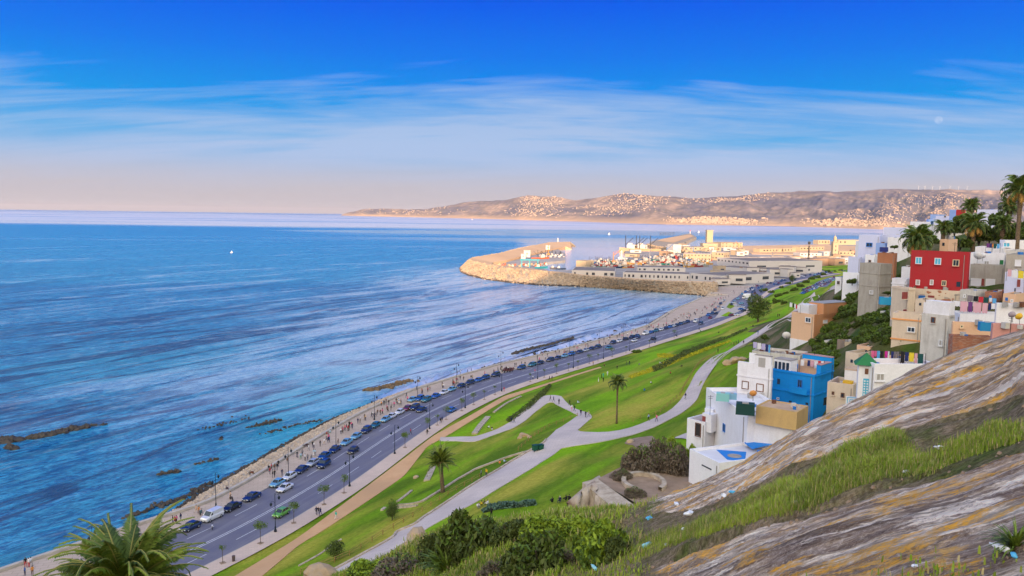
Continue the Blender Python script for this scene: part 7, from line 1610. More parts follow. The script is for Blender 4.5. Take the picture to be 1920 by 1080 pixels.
# ------------------------------------------------------------------ palms
def frond_mesh(name, L, nl, ll, curve_, m1, seed, wl=.045, vee=.5):
    r = random.Random(seed); pts = []; n = 9
    for i in range(n+1):
        t = i/n; a = R(62)-curve_*t*t; 
        pts.append((0, 0, 0) if i == 0 else (pts[-1][0]+math.cos(a)*L/n, 0, pts[-1][2]+math.sin(a)*L/n))
    b = MB(); b.tube(pts, [.010*(1-i/n)+.003 for i in range(n+1)], 4, 1)
    for k in range(nl):
        t = .10+.90*k/(nl-1); f = t*n; i = min(int(f), n-1); a = f-i; p = [pts[i][j]*(1-a)+pts[i+1][j]*a for j in range(3)]; d = Vector(pts[i+1])-Vector(pts[i]); d.normalize()
        le = ll*(math.sin(min(1, t*1.15+.12)*math.pi)**.6*.9+.18)*r.uniform(.85, 1.1)
        for s in (-1, 1):
            up = Vector((0, 0, 1)); nrm = d.cross(Vector((0, 1, 0))).normalized(); side = Vector((0, s, 0)); v = (d*.75+side*.75-nrm*vee*r.uniform(.4, 1.0)).normalized(); e = Vector(p)+v*le; e.z -= le*.18; mdp = Vector(p)+v*le*.5; wv = d*wl
            b.poly([tuple(Vector(p)-wv*.6), tuple(mdp-wv), tuple(e), tuple(mdp+wv), tuple(Vector(p)+wv*.6)], 0)
    return b.me(name, m1)
M_PF = leafmat('palm leaflets', (.045, .095, .012), (.10, .16, .016), 1.4, .5, (.18, .22, .04)); M_PFD = leafmat('dark palm leaflets', (.028, .055, .014), (.065, .10, .02), .7, .6); M_RACH = plain('palm leaf stalk', (.26, .24, .06), .6); M_PTR = mottled('palm trunk', (.20, .14, .085), (.10, .07, .045), 3.0, .95, bump=.9); M_DRYF = leafmat('dry hanging fronds', (.30, .19, .06), (.40, .22, .05), 2, .8)
M_BRIGHTF = leafmat('bright palm leaflets', (.10, .18, .012), (.18, .25, .016), 1.4, .5, (.24, .28, .04))
FR = {'up': [frond_mesh('frond', 1, 52, .155, R(60), [M_PF, M_RACH], 1, .011), frond_mesh('frond', 1, 52, .15, R(80), [M_BRIGHTF, M_RACH], 2, .011), frond_mesh('frond', 1, 48, .155, R(105), [M_PFD, M_RACH], 3, .011)],
      'far': [frond_mesh('frond', 1, 16, .24, R(105), [M_PF, M_RACH], 4, .03), frond_mesh('frond', 1, 16, .24, R(150), [M_PFD, M_RACH], 5, .03), frond_mesh('frond', 1, 16, .23, R(175), [M_DRYF, M_DRYF], 6, .03)]}
def palm(loc, th_, rad, nf, label, style='far', tr=.35, lean=(0, 0), droop=.3, dry=0, name='palm_tree'):
    o = empty(name, (loc[0], loc[1], loc[2]-th_), label=label, cat='palm tree'); r = random.Random(int(loc[0]*7+loc[1]*3))
    b = MB(); pts = [(-lean[0]*(1-t), -lean[1]*(1-t), th_*t) for t in np.linspace(0, 1, 7)]; b.tube([(p[0], p[1], p[2]-(.8 if i == 0 else 0)) for i, p in enumerate(pts)], [tr*1.25, tr*1.0, tr*.92, tr*.9, tr*.9, tr*1.05, tr*1.25], 9); b.build('trunk', M_PTR, o, True)
    MB().lathe([(0, -.9*tr), (tr*1.3, -.7*tr), (tr*1.7, .1), (tr*1.1, tr*1.4), (0, tr*1.8)], (0, 0, th_), 9).build('crown_base', M_PTR, o, True)
    for k in range(nf):
        t = k/nf; el_ = (R(32)-R(92+60*droop)*t**1.15) if style == 'far' or droop > .1 else R(26)-R(66)*t; fm = FR[style][0 if t < .3 else (1 if t < .62 else 2 if style == 'up' else (2 if (dry and t > .85) else 1))]
        if style == 'up': fm = FR['up'][r.choice([0, 0, 1, 2])] if t < .6 else FR['up'][r.choice([0, 2])]
        f = link('frond', fm, o, (0, 0, th_+tr)); s = rad*1.12*r.uniform(.86, 1.1)*(1-.18*t); f.scale = (s, s, s); f.rotation_euler = (r.uniform(-.25, .25), -el_*.9, k*2.399+r.uniform(-.2, .2))
    return o
palm(PD(236, 1128, 31), 9, 3.7, 90, 'large feathery date palm crown at the bottom left corner in front of the road', 'up', .42, droop=.05)
q = hit(831, 923); c = PD(826, 872, q[1]); palm((c[0], c[1], c[2]), c[2]-q[2], 4.4, 46, 'squat date palm on the lawn between the tan path and the grey path', 'up', .42, (-.5, 0), .22)
q = hit(1160, 794); c = PD(1158, 722, q[1]); palm((c[0], c[1], c[2]), c[2]-q[2], 3.3, 34, 'tall thin palm standing alone on the middle lawn', 'far', .22, (0, 0), .1)
for px, py, D, rpx, th_, nf, lab, dr, dry in [(1914, 364, 150, 47, 9, 44, 'tallest palm at the right edge rising above the skyline', .35, 1), (1893, 393, 165, 30, 8, 40, 'dark palm left of the tallest palm', .5, 0), (1820, 392, 180, 25, 8, 38, 'dark palm above the roofs in front of the far hills', .3, 0), (1769, 434, 170, 27, 6, 38, 'palm right of the pale blue houses', .3, 0), (1826, 428, 160, 36, 7, 42, 'wide palm in the middle of the palm grove', .5, 1), (1880, 428, 158, 30, 7, 40, 'lighter palm at the right of the palm grove', .4, 0), (1719, 456, 150, 44, 6, 50, 'big drooping palm beside the dark red house', .8, 1)]:
    c = PD(px, py, D); palm(c, th_+4, rpx/F*D, nf, lab, 'far', .42, (0, 0), dr, dry)

# ------------------------------------------------------------------ trees and hedges of the park and the slope
shrub_proto('farbush', 1700, .17, (1, 1, .95), 11, (M_LEAFD, M_LEAFM), clumps=12, split=.4)
shrub_proto('farbush2', 1700, .17, (1, 1, .95), 12, (M_LEAFM, M_STL), clumps=12, split=.3)
def bush_at(px, py, rpx, hpx, lab, kind='farbush', cat='shrub', name='shrub', group=None, D=None):
    q = PD(px, py, D) if D else hit(px, py); s = rpx/F*q[1]; return shrub(kind, (q[0], q[1], q[2]-.3), s, hpx/F*q[1]/.95, lab, group, name, None, cat)
def rtree(px, pyc, r_px, pyb, lab, rz_=None):
    q = hit(px, pyb); D = q[1]; r = r_px/F*D; zc = zy(px, pyc, D)-q[2]; o = empty('tree', q, label=lab, cat='tree')
    link('crown', tree_mesh(5200, r*.06, r, (rz_ or r_px)/F*D, zc, int(px), (M_LEAFD, M_LEAFM), 18, .3), o); MB().tube([(0, 0, -.5), (.1, 0, zc*.5), (0, 0, zc)], [r*.09, r*.06, r*.03], 6).build('trunk', M_BARK, o)
rtree(1421, 578, 25, 604, 'big round dark tree at the bend of the road before the port', 27)
rtree(1486, 523, 6, 532, 'narrow dark tree on the far verge beside the road', 9)
rtree(735, 957, 15, 976, 'dark leaning olive tree on the lawn below the curb', 21)
rtree(629, 1030, 20, 1050, 'thin half bare tree on the near lawn', 16)
for i, (px, py, r1, h1) in enumerate([(1432, 546, 11, 7), (1446, 549, 9, 6), (1460, 556, 10, 8), (1474, 551, 8, 6), (1456, 568, 12, 10), (1470, 570, 10, 9), (1440, 572, 10, 8), (1490, 545, 10, 8), (1500, 538, 10, 8), (1512, 530, 9, 7), (1522, 524, 9, 7), (1533, 521, 9, 6), (1478, 533, 8, 6), (1544, 516, 8, 6), (1552, 511, 7, 6), (1565, 511, 8, 5), (1577, 509, 8, 5), (1465, 540, 7, 5), (1592, 548, 7, 6)]):
    bush_at(px, py, r1*.75, h1, f'dark hedge clump, {ORD[i]} beyond the round tree towards the car park', group='hedge clumps between the far road and the car park')
r_ = random.Random(91); th_pts = []
def inpoly(x, y, poly): return bool(inside(np.array([float(x)]), np.array([float(y)]), poly)[0])
TH = [(1512, 668), (1530, 640), (1560, 612), (1580, 585), (1588, 560), (1606, 552), (1612, 566), (1668, 566), (1672, 640), (1665, 648), (1600, 640), (1570, 660), (1564, 700), (1545, 712), (1520, 690)]
while len(th_pts) < 64:
    px, py = r_.uniform(1510, 1675), r_.uniform(550, 715)
    if inpoly(px, py, TH) and all(math.hypot(px-a, py-b) > 8 for a, b in th_pts): th_pts.append((px, py))
for i, (px, py) in enumerate(th_pts):
    lab = 'lower left' if py > 640 else ('middle' if py > 598 else 'upper'); k = r_.uniform(.8, 1.25)
    lm_ = min([(1528, 600, 'the orange brick house'), (1545, 700, 'the blue house'), (1632, 540, 'the grey three storey block'), (1620, 655, 'the old brown block'), (1680, 620, 'the tall cream house'), (1590, 550, 'the lowest white house'), (1660, 570, 'the turquoise roof light')], key=lambda q: math.hypot(q[0]-px, q[1]-py))[2]; tn = ['dark green', 'deep green', 'lighter green'][i % 3]
    bush_at(px, py, 13*k, 13*k, f'{tn} bush in the {lab} thicket, nearest to {lm_}', ['farbush', 'farbush2'][i % 3 == 2], group=f'{tn} bushes of the {lab} thicket near {lm_}')
for i, (px, py, lab) in enumerate([(1690, 640, 'left of the tall cream house'), (1698, 600, 'under the brown framed shutter'), (1640, 690, 'between the cream house and the tower'), (1850, 548, 'under the grey panelled house, middle'), (1880, 548, 'under the grey panelled house, right'), (1905, 552, 'under the lavender house at the right edge'), (1826, 545, 'under the grey panelled house, left'), (1700, 540, 'in front of the cream annexe'), (1690, 520, 'behind the cream annexe'), (1636, 470, 'beside the pale blue room'), (1600, 560, 'under the lowest white house'), (1580, 560, 'left under the lowest white house'), (1895, 470, 'between the top right houses'), (1840, 475, 'under the low white terrace house')]): bush_at(px, py, 14, 11, 'dark scrub bush '+lab)
for px, py, r1, h1, D, lab in [(1804, 418, 18, 20, 172, 'dark bush under the skyline palm'), (1836, 446, 22, 20, 162, 'dark bush under the wide palm'), (1898, 448, 24, 26, 158, 'dark bush at the foot of the tallest palm'), (1856, 440, 18, 22, 165, 'dark bush between the two grove palms'), (1748, 452, 16, 14, 160, 'dark bush behind the red house roof, left'), (1800, 458, 22, 18, 160, 'dark bush behind the red house roof, right'), (1790, 432, 14, 18, 180, 'bush between the crenelled house and the palms'), (1738, 440, 12, 10, 200, 'small bush in front of the pale blue house'), (1870, 416, 18, 22, 170, 'bush filling the gap beside the long skyline house'), (1916, 430, 18, 22, 160, 'bush at the right edge under the tallest palm'), (1677, 462, 8, 5, 178, 'low bush on the terracotta wall'), (1598, 528, 9, 9, 189, 'ivy on the lowest white house'), (1665, 548, 11, 5, 158, 'low bush behind the grey block'), (1434, 632, 9, 7, 190, 'round bush on the lawn edge left of the orange house')]: bush_at(px, py, r1, h1, lab, D=D)
bush_at(1194, 661, 10, 9, 'grey green round bush at the kerb of the road, upper middle', 'farbush2')
M_FLOW = leafmat('yellow flowers', (.50, .42, .01), (.16, .22, .01), 2.0, .7, (.6, .5, .01)); M_HDG = leafmat('hedge leaves', (.030, .05, .012), (.07, .09, .02), 1.2, .8)
def plantstrip(name, A, B, n_, size, mats, h_, label, cat, sp=2):
    A = resample([hit(*p)[:2] for p in A], 60); B = resample([hit(*p)[:2] for p in B], 60); k = rng.uniform(0, 58.99, n_); a = k.astype(int); f = (k-a)[:, None]; t = rng.uniform(0, 1, (n_, 1))
    p = (A[a]*(1-f)+A[a+1]*f)*(1-t)+(B[a]*(1-f)+B[a+1]*f)*t; z = tz(p[:, 0], p[:, 1])+rng.uniform(0, h_, n_)*np.clip(vnoise(p[:, 0]*.7, p[:, 1]*.7, 3)*1.6, .25, 1); c = np.c_[p, z]
    nr_ = rng.normal(0, 1, (n_, 3)); nr_[:, 2] = abs(nr_[:, 2])+.5; nr_ /= np.linalg.norm(nr_, axis=1)[:, None]; u = np.cross(nr_, rng.normal(0, 1, (n_, 3))); u /= np.linalg.norm(u, axis=1)[:, None]; v = np.cross(nr_, u); s = size*rng.uniform(.6, 1.3, (n_, 1))
    V = np.stack([c-u*s, c+v*s*.6, c+u*s, c-v*s*.6], 1).reshape(-1, 3); i = np.arange(n_)*4; return link(name, npmesh(name, V, np.stack([i, i+1, i+2, i+3], 1), mats), kind='stuff', label=label, cat=cat)
plantstrip('flower_bed', [(1178, 705), (1209, 694), (1250, 678), (1275, 669), (1313, 656), (1369, 638)], [(1182, 711), (1209, 702), (1254, 686), (1279, 675), (1316, 661), (1371, 641)], 5200, .20, M_FLOW, .45, 'long yellow flower bed across the middle lawn', 'flower bed')
plantstrip('flower_bed', [(1231, 664), (1246, 663), (1269, 666)], [(1233, 670), (1248, 671), (1268, 671)], 1300, .20, M_FLOW, .45, 'short yellow flower bed beside the hedge of the middle lawn', 'flower bed')
plantstrip('hedge', [(1222, 690), (1250, 677), (1285, 658), (1320, 645), (1352, 634)], [(1226, 698), (1256, 684), (1291, 665), (1324, 651), (1354, 638)], 5200, .24, M_HDG, .9, 'dark hedge line running beside the yellow flower bed', 'hedge')
plantstrip('hedge', [(948, 789), (985, 762), (1012, 738), (1030, 722)], [(956, 793), (995, 766), (1022, 741), (1034, 724)], 3600, .22, M_HDG, .8, 'dark planted line climbing the lawn left of the hairpin path', 'hedge')
plantstrip('hedge', [(1335, 642), (1372, 628), (1400, 615)], [(1337, 646), (1374, 632), (1402, 619)], 1800, .22, M_HDG, .6, 'low dark hedge on the upper lawn before the round tree', 'hedge')
plantstrip('agave_row', [(903, 957), (925, 951), (960, 948), (1003, 945)], [(906, 963), (927, 957), (962, 953), (1005, 948)], 1800, .26, leafmat('agave leaves', (.03, .07, .045), (.07, .12, .08), 1, .6), .8, 'row of blue green agaves on the near lawn', 'plants')
# lawn texture: short tufts near the camera side
def lawn_blades(n_):
    px = rng.uniform(600, 1290, n_*3); out = []
    k = 0
    while len(out) < n_ and k < n_*3:
        py = rng.uniform(800, 1040); 
        q = hit(px[k], py); k += 1
        if 60 < q[1] < 230: out.append(q)
    return np.array(out)
patch('dirt_patch', [(1168, 832), (1190, 821), (1222, 817), (1233, 829), (1230, 846), (1215, 842), (1195, 836)], M_DIRT, .09, kind='structure')
patch('dirt_patch', [(1186, 836), (1214, 838), (1226, 848), (1208, 846)], M_DIRT, .13, kind='structure')
patch('terrace', [(1262, 823), (1290, 812), (1304, 826), (1300, 832)], M_PATH, .2, kind='structure')

# ------------------------------------------------------------------ kerbs, low walls and railings of the park
def hill_wall(name, pts, w_, h_, label, m=M_STONE, n_=70, cat='wall'):
    q = soften(resample([hit(*p)[:2] for p in pts], n_), 2); z = tz(q[:, 0], q[:, 1]); return wall_along(name, q, w_, z-.5, z+h_, m, label=label, cat=cat)
hill_wall('low_wall', [(744.7, 948.7), (768, 947), (791.6, 942), (825.7, 921), (860, 899), (891.7, 880.6), (925, 868), (955.6, 857), (1002.5, 844)], .45, .35, 'long curving pale kerb wall crossing the lawn below the grey path')
hill_wall('low_wall', [(744, 953), (765, 951.5), (782, 949)], .6, .3, 'short second kerb beside the start of the long curving wall')
hill_wall('low_wall', [(889.5, 814.6), (900, 800), (915, 783)], 1.5, .45, 'broad tan stone bench on the lawn between the tan and grey paths')
hill_wall('low_wall', [(926, 774), (950, 757), (977, 744)], .6, .35, 'thin tan stone kerb beyond the broad stone bench')
hill_wall('low_wall', [(800, 902), (806, 890), (812, 876)], 1.3, .3, 'small brown stone bench left of the squat palm trunk')
hill_wall('low_wall', [(716, 958), (722, 953)], .6, .3, 'short white kerb piece left of the dark olive tree')
hill_wall('low_wall', [(745, 942), (760, 931), (772, 921)], .5, .3, 'short grey kerb above the dark olive tree')
hill_wall('low_wall', [(560, 1062), (600, 1040), (640, 1012)], .3, .2, 'thin kerb line at the foot of the near lawn')
qa = PA[:104]; z = tz(qa[:, 0], qa[:, 1]); wall_along('path_kerb', qa, .35, z-.3, z+.38, M_STONE, label='pale kerb wall along the left edge of the wide grey path', cat='kerb')
M_WOOD = mottled('weathered wood rail', (.34, .22, .07), (.24, .15, .06), 2, .9)
def railing(pts, label, sp=2.4, h_=.95):
    q = np.array([hit(*p)[:2] for p in pts]); L = np.linalg.norm(np.diff(q, axis=0), axis=1).sum(); n_ = max(3, int(L/sp)); q = resample(q, n_); z = tz(q[:, 0], q[:, 1]); o = empty('wooden_railing', (q[0][0], q[0][1], z[0]), label=label, cat='railing'); o0 = np.array([q[0][0], q[0][1], z[0]])
    pm = MB().tube([(0, 0, -.3), (0, 0, h_)], .07, 5).me('post', M_WOOD); 
    for (x, y), zz_ in zip(q, z): link('post', pm, o, np.array([x, y, zz_])-o0)
    for hh in (h_*.92, h_*.5):
        b = MB(); b.tube([tuple(np.array([x, y, zz_+hh])-o0) for (x, y), zz_ in zip(q, z)], .045, 4); b.build('rail', M_WOOD, o)
railing([(564, 1077), (647, 1047), (755, 980.6), (812, 946), (899, 896)], 'brown wooden railing on the bank left of the wide grey path')
railing([(971.6, 845), (1000, 820), (1026, 802), (1083, 781)], 'wooden railing climbing from the bins to the hairpin path')
railing([(1187, 791), (1234, 776), (1275, 742), (1292, 710), (1307, 687), (1341, 663), (1374, 646)], 'wooden railing along the left edge of the upper path')
o = None
q = hit(1008, 846)
for k, (dx, lab) in enumerate(((-.55, 'left green wheeled bin at the edge of the wide path'), (.65, 'right green wheeled bin at the edge of the wide path'))):
    o = empty('wheeled_bin', (q[0]+dx, q[1]+.4*k, q[2]), .5, label=lab, cat='bin'); MB().box((0, 0, .75), (1.0, .8, 1.05), 0, 0, 1.1).build('body', plain('bin green', (.01, .085, .045), .5), o); MB().box((0, 0, 1.32), (1.2, 1.0, .12)).build('lid', plain('bin lid green', (.008, .06, .035), .5), o)
    for s in (-.45, .45): MB().box((s, -.4, .1), (.12, .12, .2)).build('wheel', M_TYRE, o)
for px, py, s, lab in [(780, 896, .75, 'pale round boulder standing alone on the lawn left of the squat palm'), (983, 818, 1.4, 'tan rock group on the lawn beside the climbing railing'), (975, 822, .8, 'low flat tan rock left of the rock group'), (992, 821, .8, 'low flat tan rock right of the rock group'), (1366, 684, 2.0, 'left tall pale boulder right of the upper path'), (1380, 680, 2.3, 'middle pale boulder right of the upper path'), (1392, 677, 1.6, 'right pale boulder right of the upper path'), (1182, 830, 1.0, 'pale rock at the dirt patch')]:
    q = hit(px, py); o = link('boulder', ROCKS[int(px) % 6], loc=(q[0], q[1], q[2]+s*.15), rz=px, label=lab, cat='rock'); o.scale = (s, s*.8, s*.8)
q = P(438, 1052, .14); b = MB(); b.lathe([(0, 0), (.26, 0), (.3, .9), (.32, .95), (0, .95)], n=8); b.build('litter_bin', plain('brown bin', (.10, .07, .07), .6), loc=q, label='small brown litter bin on the pavement at the bottom', cat='bin')
# ------------------------------------------------------------------ people
ZI = {}
def body_mesh(pose):
    S = {}
    sw = {'walk': .28, 'stand': .06, 'sit': 0, 'lie': 0}[pose]
    if pose in ('walk', 'stand'):
        J = {'pel': (0, 0, .95), 'sp': (0, 0, 1.18), 'ch': (0, 0, 1.36), 'nk': (0, 0, 1.50), 'hd': (0, .02, 1.60), 'ht': (0, .01, 1.73),
             'hl': (.10, 0, .90), 'kl': (.11, sw*.7, .50), 'al': (.11, sw*.9-.02, .09), 'fl': (.11, sw*.9+.14, .04), 'hr': (-.10, 0, .90), 'kr': (-.11, -sw*.35, .49), 'ar': (-.11, -sw*1.1, .12), 'fr': (-.11, -sw*1.1+.14, .05),
             'sl': (.19, 0, 1.40), 'el': (.24, -sw*.5-.02, 1.13), 'wl': (.25, -sw*.5+.08, .90), 'nl': (.25, -sw*.5+.11, .80), 'sr': (-.19, 0, 1.40), 'er': (-.24, sw*.5-.02, 1.13), 'wr': (-.25, sw*.5+.10, .90), 'nr': (-.25, sw*.5+.13, .80)}
    else:
        J = {'pel': (0, 0, .16), 'sp': (0, .02, .38), 'ch': (0, .06, .56), 'nk': (0, .09, .69), 'hd': (0, .12, .79), 'ht': (0, .12, .92),
             'hl': (.10, .05, .14), 'kl': (.17, .42, .40), 'al': (.13, .66, .08), 'fl': (.13, .80, .04), 'hr': (-.10, .05, .14), 'kr': (-.17, .40, .42), 'ar': (-.13, .62, .08), 'fr': (-.13, .76, .04),
             'sl': (.19, .06, .60), 'el': (.25, .22, .42), 'wl': (.18, .42, .44), 'nl': (.14, .50, .44), 'sr': (-.19, .06, .60), 'er': (-.25, .20, .40), 'wr': (-.18, .40, .44), 'nr': (-.14, .48, .44)}
    rad = {'pel': .145, 'sp': .125, 'ch': .145, 'nk': .06, 'hd': .095, 'ht': .085, 'h': .095, 'k': .065, 'a': .045, 'f': .045, 's': .065, 'e': .045, 'w': .032, 'n': .04}
    E = [('pel', 'sp'), ('sp', 'ch'), ('ch', 'nk'), ('nk', 'hd'), ('hd', 'ht'), ('pel', 'hl'), ('hl', 'kl'), ('kl', 'al'), ('al', 'fl'), ('pel', 'hr'), ('hr', 'kr'), ('kr', 'ar'), ('ar', 'fr'), ('ch', 'sl'), ('sl', 'el'), ('el', 'wl'), ('wl', 'nl'), ('ch', 'sr'), ('sr', 'er'), ('er', 'wr'), ('wr', 'nr')]
    names = list(J); me = bpy.data.meshes.new('figure'); me.from_pydata([J[k] for k in names], [(names.index(a), names.index(b)) for a, b in E], [])
    o = bpy.data.objects.new('figure', me); COL.objects.link(o); o.modifiers.new('s', 'SKIN'); sv = me.skin_vertices[0].data
    for i, k in enumerate(names):
        r = rad.get(k) or rad[k[0]]; sv[i].radius = (r, r*.85 if k not in ('hd', 'ht') else r*1.1); sv[i].use_root = (k == 'pel')
    sb = o.modifiers.new('u', 'SUBSURF'); sb.levels = 1; sb.render_levels = 1
    dg = bpy.context.evaluated_depsgraph_get(); dg.update(); m2 = bpy.data.meshes.new_from_object(o.evaluated_get(dg)); bpy.data.objects.remove(o)
    # material zones by nearest bone: 0 skin 1 hair 2 top 3 trousers 4 shoes
    Z = {('pel', 'sp'): 2, ('sp', 'ch'): 2, ('ch', 'nk'): 2, ('nk', 'hd'): 0, ('hd', 'ht'): 0}
    def zone_(a, b):
        if (a, b) in Z: return Z[(a, b)]
        if b[0] in 'h' and a == 'pel': return 3
        if b[0] in 'ka': return 3
        if b[0] == 'f': return 4
        if b[0] in 'sew': return 2
        return 0
    mi = []
    for p in m2.polygons:
        c = p.center; best = (9, 0)
        for a, b in E:
            A, B = Vector(J[a]), Vector(J[b]); d = B-A; t = max(0, min(1, (c-A).dot(d)/d.dot(d))); q = (c-A-d*t).length
            if q < best[0]: best = (q, zone_(a, b))
        z = best[1]
        if z == 0 and c.z > J['hd'][2]-.03 and (c.y < J['hd'][1]+.035 or c.z > J['ht'][2]+.01): z = 1
        mi.append(z)
    ZI[pose] = mi; m2.polygons.foreach_set('use_smooth', [True]*len(mi)); return m2
BODY = {p: body_mesh(p) for p in ('walk', 'stand', 'sit')}
PC = {'black': (.012, .012, .014), 'white': (.68, .68, .72), 'red': (.45, .03, .04), 'pink': (.68, .12, .25), 'blue': (.03, .10, .35), 'navy': (.015, .02, .07), 'grey': (.18, .18, .19), 'yellow': (.62, .42, .02), 'orange': (.6, .22, .04), 'green': (.03, .22, .08), 'teal': (.03, .38, .30), 'beige': (.48, .36, .24), 'brown': (.14, .07, .04), 'peach': (.66, .40, .28), 'pale blue': (.36, .48, .62)}
PM = {k: plain(k+' clothing', v, .9) for k, v in PC.items()}; M_SKIN = plain('skin', (.42, .25, .16), .6); M_HAIR = plain('dark hair', (.02, .014, .012), .7); M_SHOE = plain('dark shoes', (.03, .028, .028), .7)
PCACHE = {}
def person(q, rz, pose, top, leg, label, group=None, hair=None, s=1.0):
    k = (pose, top, leg, hair)
    if k not in PCACHE:
        m = BODY[pose].copy(); m.materials.clear()
        for x in (M_SKIN, PM[hair] if hair else M_HAIR, PM[top], PM[leg], M_SHOE): m.materials.append(x)
        m.polygons.foreach_set('material_index', ZI[pose]); PCACHE[k] = m
    o = link('person', PCACHE[k], None, (q[0], q[1], q[2]+.01), rz, label, 'person', group); s *= random.uniform(.95, 1.06); o.scale = (s, s, s); return o
Z0 = .15
def pp(px, py, top, leg, lab, pose='walk', rz=None, prom=True, hair=None, s=1.0):
    q = P(px, py, Z0) if prom else hit(px, py)
    if not prom: q = q+[0, 0, .12]
    person(q, rz if rz is not None else random.uniform(0, 6.28), pose, top, leg, lab, hair=hair, s=s)
L_ = [(48, 1064, 'black', 'red', 'person in black and red at the left bottom corner of the promenade'), (54, 1064, 'white', 'red', 'person in white beside the one in black and red, bottom left corner'), (58, 1062, 'white', 'grey', 'person in white at the right of the bottom left group'), (47, 1080, 'blue', 'navy', 'person in blue cut by the bottom left edge'), (61, 1080, 'orange', 'brown', 'person in orange at the bottom left edge'),
      (324, 982, 'black', 'navy', 'person in black left of the pair in pink behind the palm'), (328, 984, 'red', 'black', 'person in a red coat on the promenade behind the palm'), (331, 982, 'pink', 'black', 'person in pink beside the red coat behind the palm'), (339, 978, 'navy', 'grey', 'person in dark clothes right of the pink one behind the palm'),
      (368, 962, 'peach', 'beige', 'person in a peach top by the dark green motorbike'), (373, 964, 'orange', 'brown', 'person in orange behind the dark green motorbike'), (432, 936, 'peach', 'beige', 'person in a peach top walking by the kerb behind the black saloon'), (511, 896, 'black', 'grey', 'person in black walking with a red pushchair, middle promenade'), (515, 895, 'black', 'black', 'second dark walker beside the red pushchair'), (529, 892, 'navy', 'navy', 'child in navy alone before the lamp'),
      (557, 857, 'white', 'beige', 'person in pale clothes left of the family on the promenade'), (564, 861, 'pale blue', 'green', 'child in pale blue and green among the family'), (572, 864, 'white', 'black', 'person in a white shirt in the family on the promenade'), (577, 864, 'grey', 'navy', 'person in grey right of the white shirt'), (584, 866, 'grey', 'grey', 'small child in grey at the right of the family'), (588, 855, 'pale blue', 'white', 'left one of the pair in pale clothes beyond the family'), (591, 855, 'pale blue', 'grey', 'right one of the pair in pale clothes beyond the family'),
      (608, 834, 'white', 'beige', 'person in pale clothes left of the dark pair by the lamp'), (615, 831, 'navy', 'navy', 'left one of the dark pair by the third lamp'), (618, 830, 'blue', 'navy', 'right one of the dark pair by the third lamp'), (634, 833, 'brown', 'black', 'person in brown right of the third lamp'), (612, 815, 'red', 'black', 'person in red seated by the sea wall', 'sit'), (619, 812, 'pale blue', 'green', 'person in pale blue seated by the sea wall', 'sit'),
      (655, 801, 'black', 'black', 'left one of the pair in black beyond the third lamp'), (658, 801, 'black', 'white', 'right one of the pair in black beyond the third lamp'), (676, 791, 'white', 'beige', 'person in white left of the yellow skirted one'), (684, 787, 'black', 'yellow', 'person with a yellow skirt on the promenade'), (697, 783, 'black', 'navy', 'first of the three dark people at the fourth lamp'), (702, 784, 'navy', 'navy', 'second of the three dark people at the fourth lamp'), (705, 782, 'black', 'black', 'third of the three dark people at the fourth lamp'),
      (715, 762, 'orange', 'black', 'person in orange in the crowd by the sea wall'), (720, 760, 'black', 'black', 'dark person in the crowd by the sea wall'), (724, 757, 'brown', 'black', 'person in brown in the crowd by the sea wall'), (729, 759, 'black', 'navy', 'dark person at the right of the crowd by the sea wall'), (743, 756, 'black', 'black', 'dark person alone before the car cluster'), (747, 757, 'pale blue', 'grey', 'person in pale blue before the car cluster'), (733, 770, 'black', 'black', 'dark person by the roof of the white car'), (762, 746, 'navy', 'black', 'person leaning at the sea wall beyond the crowd'), (781, 732, 'black', 'navy', 'dark person at the lamp inside the cluster'), (858, 703, 'grey', 'black', 'left one of the pair by the seventh lamp'), (863, 702, 'white', 'grey', 'right one of the pair by the seventh lamp'), (877, 700, 'black', 'black', 'left one of the dark pair on the sea wall'), (884, 698, 'black', 'navy', 'right one of the dark pair on the sea wall')]
for t in L_: pp(t[0], t[1], t[2], t[3], t[4], t[5] if len(t) > 5 else random.choice(['walk', 'stand']))
for t in [(593, 965, 'navy', 'black', 'left one of the three walkers on the park side pavement'), (597, 965, 'black', 'navy', 'middle one of the three walkers on the park side pavement'), (601, 967, 'navy', 'navy', 'right one of the three walkers on the park side pavement'), (801, 815, 'black', 'black', 'person in black standing at the path junction'), (826, 794, 'black', 'black', 'left one of the dark pair by the lone blue car'), (829, 792, 'navy', 'black', 'right one of the dark pair by the lone blue car'), (770, 815, 'red', 'black', 'person in red behind the young tree'), (999, 712, 'white', 'black', 'person in white beside the lamp opposite the motorbikes'), (1003, 700, 'pink', 'grey', 'person in pink beyond the lamp opposite the motorbikes'), (1112, 684, 'orange', 'black', 'person in orange on the pavement at the tan path end'), (1133, 690, 'brown', 'black', 'person at the end of the tan path'), (945, 734, 'red', 'red', 'tiny person in red near the couple'), (979, 760, 'black', 'red', 'tiny person by the lower hedge')]: pp(*t)
